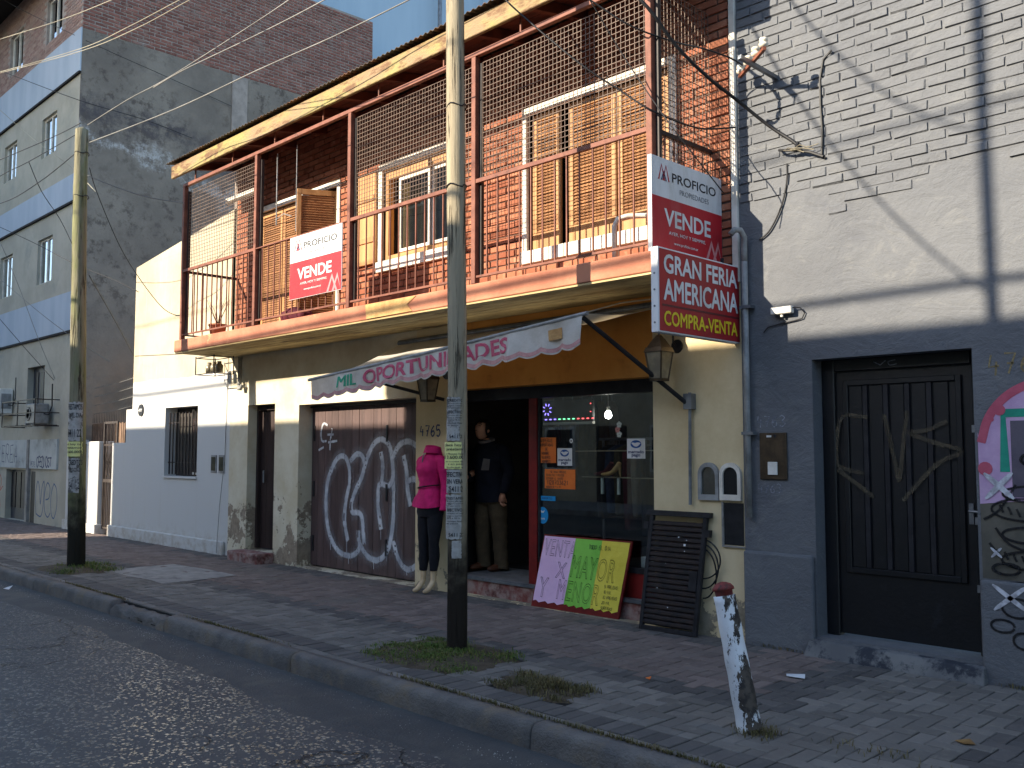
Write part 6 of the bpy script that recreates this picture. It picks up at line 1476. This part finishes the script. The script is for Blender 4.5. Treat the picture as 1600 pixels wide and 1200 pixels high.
for r0, r1, z0, z1 in ((.066,.086,1.42,1.535),(.088,.112,1.535,1.455)):
    n = 18
    for i in range(n+1):
        a = -pi*.42+2*pi*.92*i/n; mb.v += [(mx+.03+cos(a-1.2)*r0, my+sin(a-1.2)*r0*.9, z0), (mx+.03+cos(a-1.2)*r1, my+sin(a-1.2)*r1*.9, z1+.02*cos(a))]
    bse = len(mb.v)-2*(n+1)
    for i in range(n): mb.f.append((bse+2*i, bse+2*i+2, bse+2*i+3, bse+2*i+1)); mb.m.append(0)
mb.build('collar', MT['pink_fabric'], jo, smooth=True)
mb = MB(); mb.tube([V(-.01,-.118,1.34), V(-.005,-.105,1.43), V(.0,-.08,1.49)], .006, 5); mb.build('zip', MT['galv'], jo)
mb = MB(); mb.tube([V(-.15*cos(a*pi/14), -.112*sin(a*pi/14)-.012, 1.115-.02*cos(a*pi/14)) for a in range(15)], .007, 5); mb.build('cord', MT['black_fabric'], jo)
mb = MB(); mb.tube([V(-.17,.03,1.30), V(-.215,.02,1.27), V(-.225,.02,1.18), V(-.19,.03,1.12)], .007, 5); mb.build('arm_loop', MT['galv'], t)

# man in the doorway
px, py, pz = -7.50, .60, .181
t = thing('person', 'man in dark fleece jacket and khaki trousers looking down in the shop doorway', 'person', (px, py, pz))
V = lambda a, b, c: Vector((px+a, py+b, pz+c))
bv = [V(0,0,.88), V(-.09,0,.82), V(-.105,-.01,.46), V(-.11,.02,.09), V(.09,.02,.82), V(.11,.03,.46), V(.12,.05,.09), V(0,0,1.08), V(0,-.01,1.28), V(-.01,-.03,1.39), V(-.02,-.055,1.46),
      V(-.15,-.01,1.28), V(-.225,-.02,1.08), V(-.15,-.22,1.02), V(.15,.02,1.28), V(.235,.04,1.07), V(.225,-.02,.84)]
be = [(0,1),(1,2),(2,3),(0,4),(4,5),(5,6),(0,7),(7,8),(8,9),(9,10),(8,11),(11,12),(12,13),(8,14),(14,15),(15,16)]
br = [(.09,.08),.085,.055,.04,.085,.055,.04,(.08,.07),(.09,.07),.05,.055,.045,.042,.03,.045,.042,.03]
bm_ = skin_mesh(bv, be, br)
hd = MB(); nu, nv = 20, 16; hc = V(-.035,-.085,1.545); tl = radians(28)
for j in range(nv+1):
    ph = pi*j/nv
    for i in range(nu):
        th = 2*pi*i/nu; x, y, z = sin(ph)*cos(th), sin(ph)*sin(th), cos(ph)
        r = 1.0; fr = max(0, -y)
        sx, sy, sz = .074, .092, .112
        if z < -.2: sx *= 1-.35*(-z-.2); sy *= 1-.12*(-z-.2)
        q = Vector((x*sx, y*sy, z*sz))
        nz = math.exp(-((x/.16)**2+((z+.08)/.26)**2))*fr; q.y -= .024*nz*(1.2 if z < 0 else .8)
        q.y += .010*math.exp(-((abs(x)-.38)**2/.03+((z-.12)/.12)**2))*fr
        q.y -= .006*math.exp(-((x/.3)**2+((z+.55)/.07)**2))*fr
        q.rotate(Matrix.Rotation(-tl, 3, 'X')); hd.v.append(tuple(hc+q))
for j in range(nv):
    for i in range(nu): hd.f.append((j*nu+i, j*nu+(i+1)%nu, (j+1)*nu+(i+1)%nu, (j+1)*nu+i)); hd.m.append(0)
for sg in (-1, 1): hd.lathe([(.004,-.008),(.022,-.004),(.026,.004),(.01,.009)], hc+Vector((sg*.077,.008,-.01)), 10, 'x')
def handm(mb, c, fw, sd, curl):
    c = Vector(c); fw = Vector(fw).normalized(); sd = Vector(sd).normalized(); up = fw.cross(sd).normalized()
    mb.tube([c-fw*.02, c+fw*.03, c+fw*.075], [.026,.038,.036], 8)
    for k in range(4):
        b = c+fw*.07+sd*(-.028+.019*k); L = (.062,.074,.07,.055)[k]
        mb.tube([b, b+fw*L*.4-up*curl*.015, b+fw*L*.65-up*curl*.045, b+fw*L*.55-up*curl*.07], [.0095,.009,.0085,.007], 6)
    b = c+fw*.02-sd*.034; mb.tube([b, b+fw*.03-sd*.02-up*.01, b+fw*.06-sd*.012-up*.028], [.012,.0105,.008], 6)
handm(hd, V(-.14,-.235,1.02), (.3,-.9,.1), (1,.2,0), 1.0); handm(hd, V(.225,-.025,.83), (0,-.15,-1), (.2,-1,0), .6)
join_into(bm_, hd); mesh_ob('body', bm_, 'skin', t)
jk = loft(V, [(.755,.200,.150,0,.01),(.80,.205,.155,0,.01),(.92,.19,.145,0,.005),(1.05,.185,.14,0,0),(1.18,.20,.145,0,-.005),(1.28,.205,.135,0,-.005),(1.345,.16,.11,-.005,-.01),(1.39,.10,.09,-.012,-.028),(1.43,.082,.08,-.018,-.042)], 30, 46, .008)
limb(jk, V, [(-.11,0,1.33),(-.185,-.005,1.30),(-.225,-.01,1.20),(-.245,-.02,1.08),(-.235,-.10,1.02),(-.195,-.17,1.02),(-.15,-.225,1.03)], [.06,.08,.072,.066,.06,.054,.046])
limb(jk, V, [(.11,.01,1.33),(.185,.015,1.30),(.225,.03,1.20),(.243,.045,1.08),(.245,.02,.98),(.235,-.005,.90),(.228,-.018,.85)], [.06,.08,.072,.066,.06,.054,.047])
jo = cloth('jacket', jk, 'navy_fabric', t, (.014,8,1.3), (.007,22,.8))
mb = MB(); mb.add([V(.02,-.158,1.10)+Vector((a,a*.25,b)) for a, b in ((0,0),(.10,0),(.115,.12),(.03,.13))], [(0,1,2,3)]); mb.build('chest_patch', MT['grey_fabric'], jo)
mb = MB(); mb.tube([V(-.015+.082*cos(a*pi/8), -.045+.075*sin(a*pi/8), 1.425-.02*sin(a*pi/8)*-1) for a in range(17)], .02, 6); mb.build('collar', MT['grey_fabric'], jo, smooth=True)
tr = loft(V, [(.72,.165,.12,0,.01),(.78,.17,.128,0,.01),(.84,.165,.125,0,.01),(.92,.15,.11,0,.005)], 26, 12)
limb(tr, V, [(-.075,.0,.82),(-.088,0,.70),(-.10,-.01,.58),(-.107,-.012,.45),(-.11,.0,.30),(-.112,.01,.16),(-.114,.01,.06),(-.114,.005,.025)], [.10,.105,.098,.088,.082,.080,.086,.09])
limb(tr, V, [(.075,.015,.82),(.09,.02,.70),(.105,.025,.58),(.113,.03,.45),(.12,.04,.30),(.123,.05,.16),(.125,.05,.06),(.125,.045,.025)], [.10,.105,.098,.088,.082,.080,.086,.09])
cloth('trousers', tr, 'khaki_fabric', t, (.012,10,1.2), (.007,22,1.5))
for sx, sy in ((-.115,.0), (.125,.04)):
    s = skin_mesh([V(sx,sy+.03,.05), V(sx,sy-.03,.045), V(sx-.005,sy-.12,.035), V(sx-.01,sy-.19,.03)], [(0,1),(1,2),(2,3)], [(.045,.045),(.045,.045),(.048,.036),(.04,.026)]); mesh_ob('shoe', s, 'shoe_brown', t)
hm = MB(); nu, nv = 22, 9
for j in range(nv+1):
    ph = pi*.56*j/nv
    for i in range(nu):
        th = 2*pi*i/nu; x, y, z = sin(ph)*cos(th), sin(ph)*sin(th), cos(ph)
        k = 1.10+.03*sin(th*5+j)+rnd.uniform(-.02,.02); q = Vector((x*.077*k, y*.094*k, z*.114*k))
        if y < -.45 and z < .45: q.z = max(q.z, .050+.012*sin(th*7)); q.y *= .97
        if y > -.2 and j == nv: q.z -= .035
        q.rotate(Matrix.Rotation(-tl, 3, 'X')); hm.v.append(tuple(hc+q))
for j in range(nv):
    for i in range(nu): hm.f.append((j*nu+i, j*nu+(i+1)%nu, (j+1)*nu+(i+1)%nu, (j+1)*nu+i)); hm.m.append(0)
hm.build('hair', MT['hair'], t, smooth=True)
fc = MB()
def fp(x, z, dy=0.0):
    y = -sqrt(max(0, 1-(x/.074)**2-(z/.112)**2))*.092-dy-.004; q = Vector((x, y, z)); q.rotate(Matrix.Rotation(-tl, 3, 'X')); return hc+q
for sg in (-1, 1):
    fc.tube([fp(sg*.045,.026,.0), fp(sg*.03,.030,.003), fp(sg*.014,.026,.002)], .004, 5)
    fc.tube([fp(sg*.040,.006,-.004), fp(sg*.028,.008,-.004), fp(sg*.018,.006,-.004)], .0035, 5)
fc.tube([fp(-.022,-.056,.003), fp(0,-.053,.006), fp(.022,-.056,.003)], .003, 5)
fc.build('face_lines', MT['hair'], t)

# ------------------------------------------------------------------ inside the shop
t = thing('clothes_rack', 'chrome clothes rail inside the shop behind the glass', 'rack', (-5.5,1.25,.17))
mb = MB(); mb.tube([(-6.5,1.3,1.62),(-4.7,1.3,1.62)], .014, 8); mb.build('rail', MT['galv'], t)
for x in (-6.45,-4.75): mb = MB(); mb.tube([(x,1.3,.17),(x,1.3,1.62)], .014, 8); mb.box(x-.02,x+.02,1.05,1.55,.17,.2); mb.build('leg', MT['galv'], t)
gl = ['black_fabric','jeans','olive_fabric','wine_fabric','grey_fabric','navy_fabric','black_fabric','khaki_fabric','jeans','black_fabric','wine_fabric','grey_fabric','navy_fabric']
for k, m_ in enumerate(gl):
    x = -6.35+k*.12; g0 = thing('garment', '%s garment, %s from the left on the rail inside the shop' % ({'black_fabric':'black','jeans':'denim blue','olive_fabric':'olive','wine_fabric':'wine red','grey_fabric':'grey','navy_fabric':'navy','khaki_fabric':'khaki'}[m_], ('first','second','third','fourth','fifth','sixth','seventh','eighth','ninth','tenth','eleventh','twelfth','thirteenth')[k]), 'garment', (x,1.3,.7), 'garments on the shop rail')
    mb = MB(); ln = rnd.uniform(.65,1.0); P = []
    for (yy, z) in ((-.04,1.56),(-.21,1.50),(-.23,1.3),(-.19,1.56-ln),(.19,1.56-ln),(.23,1.3),(.21,1.50),(.04,1.56)): P.append((yy, z))
    for dx in (-.035,.035): mb.v += [(x+dx+.012*sin(z*9+k), 1.3+yy, z) for yy, z in P]
    mb.f = [tuple(range(8)), tuple(reversed(range(8,16)))] + [(i,i+8,(i+1)%8+8,(i+1)%8) for i in range(8)]; mb.m = [0]*len(mb.f); mb.build('cloth', MT[m_], g0, bevel=.015)
    mb = MB(); mb.tube([(x,1.3,1.56),(x,1.3,1.60),(x,1.32,1.63),(x,1.3,1.645),(x,1.285,1.63)], .004, 5); mb.build('hanger_hook', MT['galv'], g0)
for k, m_ in enumerate(['wine_fabric','grey_fabric','jeans','olive_fabric','black_fabric','khaki_fabric','grey_fabric']):
    x = -7.55+k*.15; g0 = thing('garment', '%s garment hung high behind the man, %s from the left' % ({'black_fabric':'black','jeans':'denim blue','olive_fabric':'olive','wine_fabric':'wine red','grey_fabric':'grey','khaki_fabric':'khaki'}[m_], ('first','second','third','fourth','fifth','sixth','seventh')[k]), 'garment', (x,1.7,1.1), 'garments hung at the back of the shop')
    mb = MB(); P = [(-.05,2.06),(-.2,1.98),(-.24,1.62),(-.2,1.6),(-.15,1.8),(-.16,1.15+.08*(k%3)),(.16,1.15+.08*(k%3)),(.15,1.8),(.2,1.6),(.24,1.62),(.2,1.98),(.05,2.06)]; n_ = len(P)
    for dx in (-.03,.03): mb.v += [(x+yy*.6+.015*sin(z*9+k), 1.7+dx-yy*.3, z) for yy, z in P]
    mb.f = [tuple(range(n_)), tuple(reversed(range(n_,2*n_)))] + [(i,i+n_,(i+1)%n_+n_,(i+1)%n_) for i in range(n_)]; mb.m = [0]*len(mb.f); mb.build('cloth', MT[m_], g0, recalc=True)
    mb = MB(); mb.tube([(x,1.7,2.06),(x,1.7,2.12),(x,1.72,2.15),(x,1.7,2.165)], .004, 5); mb.build('hanger_hook', MT['galv'], g0)
mb = MB(); mb.tube([(-7.88,1.7,2.16),(-6.3,1.7,2.16)], .012, 8); tag(mb.build('hanging_rail', MT['galv']), 'high rail across the back of the shop behind the man', 'rail')
t = thing('window_display', 'low display bench with boxes behind the shop glass', 'display', (-5.6,.6,.17))
mb = MB(); mb.box(-6.3,-4.85,.32,1.0,.17,.42); mb.build('bench', MT['interior_dark'], t)
for (a, b, m_) in ((-5.28,.42,'white_plastic'),(-5.9,.46,'grey_plastic')):
    mb = MB(); mb.box(a,a+.28,b,b+.18,.421,.52); tag(mb.build('shoe_box', MT[m_], bevel=.004), 'white shoe box low behind the shop glass' if m_ == 'white_plastic' else 'grey shoe box low behind the shop glass', 'box')
t = thing('glass_shelf', 'narrow shelf on pale brackets hung in the shop window', 'shelf', (-5.6,.5,1.25))
mb = MB(); mb.box(-6.0,-4.9,.42,.60,1.235,1.245); mb.build('board', MT['lamp_glass'], t)
for x in (-5.75,-5.55): mb = MB(); mb.box(x-.012,x+.012,.43,.45,1.08,1.234); mb.build('bracket', MT['flower_white'], t)
mb = MB(); mb.tube([(-6.1,.45,1.49),(-4.85,.45,1.50)], .006, 6); mb.build('string', MT['cable_pale'], t)
def shoe(x, y, z, mat, label):
    s0 = thing('high_heel_shoe', label, 'shoe', (x,y,z)); me = skin_mesh([(x-.15,y,z+.02),(x-.09,y,z+.022),(x-.02,y,z+.035),(x+.05,y,z+.095),(x+.08,y,z+.14)], [(0,1),(1,2),(2,3),(3,4)], [(.022,.014),(.034,.02),(.03,.022),(.026,.03),(.024,.024)]); mesh_ob('upper', me, mat, s0)
    mb = MB(); mb.tube([(x+.075,y,z+.10),(x+.085,y,z+.0)], [.018,.007], 7); mb.build('heel', MT[mat], s0)
shoe(-5.66,.50,1.246,'beige_shoe','beige high-heeled shoe on the shelf in the shop window'); shoe(-5.80,.56,1.246,'wine_fabric','wine red shoe behind the beige one on the shelf')
t = thing('light_bulb', 'lit white bulb hanging in the shop window', 'bulb', (-5.72,.5,1.85))
mb = MB(); mb.lathe([(.004,-.045),(.028,-.035),(.036,-.012),(.030,.012),(.018,.03)], (-5.72,.5,1.85), 14); mb.build('glass', MT['bulb'], t, smooth=True)
mb = MB(); mb.lathe([(.018,.03),(.018,.07),(.006,.08)], (-5.72,.5,1.85), 10); mb.tube([(-5.72,.5,1.93),(-5.72,.5,2.69)], .004, 5); mb.build('socket', MT['white_plastic'], t)
t = thing('led_sign', 'dark LED strip sign with violet, green and red lights in the shop window', 'sign', (-6.1,.36,1.85))
mb = MB(); mb.box(-6.53,-5.80,.36,.39,1.78,2.0); mb.build('panel', MT['ink_dark'], t)
mb = MB(); mb.box(-6.53,-5.80,.355,.395,1.755,1.779); mb.build('edge', MT['white_plastic'], t)
for i in range(12):
    x = -6.49+i*.062; mb = MB(); mb.box(x,x+.024,.352,.359,1.805,1.815); mb.build('light', MT[('led_violet','led_green','led_red')[i//4]], t)
for i in range(8):
    a = i*pi/4+.3; mb = MB(); c = (-6.40+.05*cos(a), 1.91+.05*sin(a)); mb.bar((c[0]-.012*cos(a),.355,c[1]-.012*sin(a)),(c[0]+.012*cos(a),.355,c[1]+.012*sin(a)),.006,.006,(0,1,0)); mb.build('light', MT['led_violet'], t)
for z in (1.87,1.95): mb = MB(); mb.box(-5.826,-5.818,.352,.359,z,z+.008); mb.build('light', MT['led_red'], t)
# things stuck on the glass
gy = fy+.004; wm = wallmap(gy)
def card(name, label, cat, x0, x1, z0, z1, mat, group=None):
    c = thing(name, label, cat, ((x0+x1)/2, gy, z0), group); mb = MB(); mb.box(x0,x1,gy-.0025,gy-.0005,z0,z1); mb.build('sheet', MT[mat], c); return c
c = card('orange_card', 'upper orange card lettered CAMPERAS IMPORTADAS on the shop glass', 'card', -6.37,-6.13,1.375,1.625,'orange_card'); mb = MB()
for k, (s, hh, a) in enumerate((('CAMPERAS',.034,-6.36),('IMPORTADAS',.026,-6.34),('DE',.026,-6.27),('* HOMBRE',.024,-6.345),('* MUJERES',.024,-6.345),('* HOMBRES',.024,-6.345))): hand(mb, wm, s, a, 1.578-.04*k, hh, .0045, .86, .004, .25)
mb.build('handwriting', MT['ink_dark'], c)
c = card('orange_card', 'lower orange card with a phone number on the shop glass', 'card', -6.28,-5.88,1.125,1.315,'orange_card'); mb = MB()
for k, (s, hh, a) in enumerate((('SE TOMAN PRENDAS',.02,-6.2),('CONSULTAS Y PEDIDOS',.02,-6.26),('ESCRIBIR AL NUMERO',.02,-6.26))): hand(mb, wm, s, a, 1.278-.032*k, hh, .003, .8, .004, .3)
hand(mb, wm, '1128703621', -6.25, 1.165, .04, .006, .98, .004, .15); hand(mb, wm, 'HORARIO DE 9 A 19', -6.26, 1.132, .018, .003, .8, .004, .3); mb.build('handwriting', MT['ink_dark'], c)
def mp_sticker(x0, x1, z0, z1, label):
    c = card('payment_sticker', label, 'sticker', x0, x1, z0, z1, 'sign_white', 'payment stickers on the shop glass'); w_, h_ = x1-x0, z1-z0; cx = (x0+x1)/2; cz = z0+h_*.72
    mb = MB(); mb.add([(cx+w_*.30*cos(2*pi*k/28), gy-.0035, cz+h_*.20*sin(2*pi*k/28)) for k in range(28)], [tuple(range(28))]); em = mb.build('emblem', MT['sticker_navy'], c)
    mb = MB(); P = [(-.27,.07),(-.16,.10),(-.05,.06),(.06,.10),(.18,.09),(.27,.05),(.20,-.02),(.12,-.10),(.02,-.14),(-.08,-.12),(-.16,-.05)]; mb.add([(cx+w_*a, gy-.0042, cz+h_*b*.9) for a, b in P], [tuple(range(len(P)))]); mb.build('handshake', MT['sign_white'], em)
    mb = MB(); put_text(mb, wm, 'mercado', x0+w_*.07, x1-w_*.07, z0+h_*.26, z0+h_*.42, .004, .03); put_text(mb, wm, 'pago', x0+w_*.26, x1-w_*.26, z0+h_*.05, z0+h_*.22, .004, .03); mb.build('lettering', MT['ink_navy'], c)
mp_sticker(-6.11,-5.92,1.35,1.52,'white and blue mercado pago sticker beside the orange cards'); mp_sticker(-5.25,-5.045,1.425,1.605,'white and blue mercado pago sticker alone at the right of the glass')
c = card('blue_strip', 'narrow light blue strip sticker below the orange cards', 'sticker', -6.36,-6.14,1.005,1.05,'sticker_blue'); mb = MB(); put_text(mb, wm, 'ABIERTO', -6.32,-6.18,1.018,1.038,.004,.01); mb.build('lettering', MT['ink_navy'], c)
c = thing('oval_sticker', 'oval bright blue sticker low on the shop glass', 'sticker', (-6.31,gy,.77)); mb = MB(); mb.add([(-6.31+.075*cos(2*pi*k/28), gy-.002, .86+.082*sin(2*pi*k/28)) for k in range(28)], [tuple(range(28))]); mb.build('disc', MT['sticker_blue'], c)
mb = MB(); put_text(mb, wm, 'pago', -6.34,-6.28,.81,.835,.004,.02); mb.build('lettering', MT['sign_white'], c); mb = MB(); P = [(-.03,.03),(.0,.02),(.03,.03),(.015,.005),(-.015,.005)]; mb.add([(-6.31+a, gy-.004, .88+b) for a, b in P], [(0,1,2,3,4)]); mb.build('print', MT['sign_white'], c)
c = thing('round_sticker', 'tiny round white sticker above the left payment sticker', 'sticker', (-5.93,gy,1.58)); mb = MB(); mb.add([(-5.93+.022*cos(2*pi*k/16), gy-.002, 1.59+.022*sin(2*pi*k/16)) for k in range(16)], [tuple(range(16))]); mb.build('disc', MT['sign_white'], c)
mb = MB(); mb.add([(-5.93+.009*cos(2*pi*k/8), gy-.003, 1.59+.01*sin(2*pi*k/8)) for k in range(8)], [tuple(range(8))]); mb.build('print', MT['ink_dark'], c)
for (x, z, m_, lab) in ((-5.34,1.735,'flower_white','white paper flower, topmost of three on the glass'),(-5.36,1.69,'flower_pink','pink paper flower, middle of three on the glass'),(-5.34,1.645,'flower_white','white paper flower, lowest of three on the glass')):
    mb = MB()
    for k in range(5):
        a = k*2*pi/5+.3; mb.add([(x+.017*cos(a)+.014*cos(2*pi*q/9), gy-.0015-.0004*k, z+.017*sin(a)+.014*sin(2*pi*q/9)) for q in range(9)], [tuple(range(9))])
    tag(mb.build('paper_flower', MT[m_]), lab, 'flower', 'paper flowers on the glass')
t = thing('tube_light', 'fluorescent tube fitting under the balcony roof at its left end', 'lamp', (-11.6,-.3,5.0))
mb = MB(); mb.bar((-12.0,-.3,5.03),(-11.2,-.3,5.03),.06,.05); mb.build('fitting', MT['white_plastic'], t); mb = MB(); mb.tube([(-11.97,-.3,4.985),(-11.23,-.3,4.985)], .016, 8); mb.build('tube', MT['porcelain'], t)
mb = MB(); mb.tube([(-11.85,-.3,5.05),(-11.85,-.3,5.56)], .004, 4); mb.tube([(-11.35,-.3,5.05),(-11.35,-.3,5.56)], .004, 4); mb.build('chain', MT['dark_metal'], t)
# oddments on the balcony
t = thing('white_bent_pipe', 'white bent metal tube standing behind the railing at the right end', 'pipe', (-4.75,-.5,3.02))
mb = MB(); mb.tube([(-4.72,-.62,3.021),(-4.72,-.62,3.34),(-4.70,-.60,3.40),(-4.64,-.55,3.42),(-4.40,-.36,3.42),(-4.34,-.32,3.38),(-4.30,-.28,3.021)], .022, 8); mb.build('frame', MT['white_trim'], t, smooth=True)
t = thing('planter', 'dead plant in a pot at the left end of the balcony', 'plant', (-11.9,-.45,3.02))
mb = MB(); mb.lathe([(.09,0),(.12,.2),(.13,.2),(.125,.22)], (-11.9,-.45,3.021), 14); mb.build('pot', MT['slab_terracotta'], t, smooth=True)
mb = MB()
for k in range(9): a = k*.8; mb.tube([(-11.9,-.45,3.22),(-11.9+.1*cos(a),-.45+.1*sin(a),3.45),(-11.9+.22*cos(a),-.45+.15*sin(a),3.6+.05*sin(k*3))], [.006,.004,.002], 4)
mb.build('dry_twigs', MT['leaf_dry'], t)
t = thing('cushion_heap', 'heap of faded cloth on the balcony floor beside the door', 'cloth', (-10.0,-.4,3.02))
me = skin_mesh([(-10.05,-.5,3.12),(-9.8,-.48,3.14),(-9.55,-.45,3.10)], [(0,1),(1,2)], [(.10,.10),(.13,.11),(.09,.08)]); crumple(me, .05, 9, 3); mesh_ob('heap', me, 'wine_fabric', t)
t = thing('television_aerial', 'thin bare aerial rods hanging in the open balcony bay', 'aerial', (-9.9,-.6,4.3))
mb = MB(); mb.tube([(-9.95,-.7,4.25),(-9.95,-.7,5.15)], .008, 5); mb.tube([(-9.5,-.7,4.1),(-9.5,-.7,5.15)], .006, 5); mb.tube([(-9.97,-.7,4.32),(-9.7,-.75,4.34),(-9.6,-.7,4.3)], .006, 5); mb.build('rods', MT['grey_plastic'], t)
# ------------------------------------------------------------------ pole across the street whose shadow falls on the grey wall
pole('utility_pole', 'wooden pole on the far kerb behind the viewer', (-6.55,-12.0,-.05), (-6.62,-12.0,10.2), .05, .042, 'pole_pale')
for k, (za, zb, lab) in enumerate(((9.2,9.5,'upper cable along the far kerb behind the viewer'),(8.02,8.4,'bundled cable along the far kerb behind the viewer'))):
    mb = MB(); mb.tube([(-30,-12,za+.3),(-20,-12,za-.2),(-6.6,-12,za),(2,-12,za-.3),(15,-12,zb)],   .012 if k == 0 else .028, 6); tag(mb.build('overhead_cable', MT['cable_black']), lab, 'cable', 'overhead cables')
for (za, zb, sag, lab) in ((8.2,9.0,.7,'upper cable crossing the street to the near pole top'), (7.4,7.9,.5,'lower cable crossing the street to the near pole top')):
    a, b = Vector((-5.24,-1.9,za)), Vector((-6.6,-12,zb)); mb = MB(); mb.tube([a.lerp(b, k/20)-Vector((0,0,sag*4*(k/20)*(1-k/20))) for k in range(21)], .012, 5); tag(mb.build('overhead_cable', MT['cable_black']), lab, 'cable', 'overhead cables')
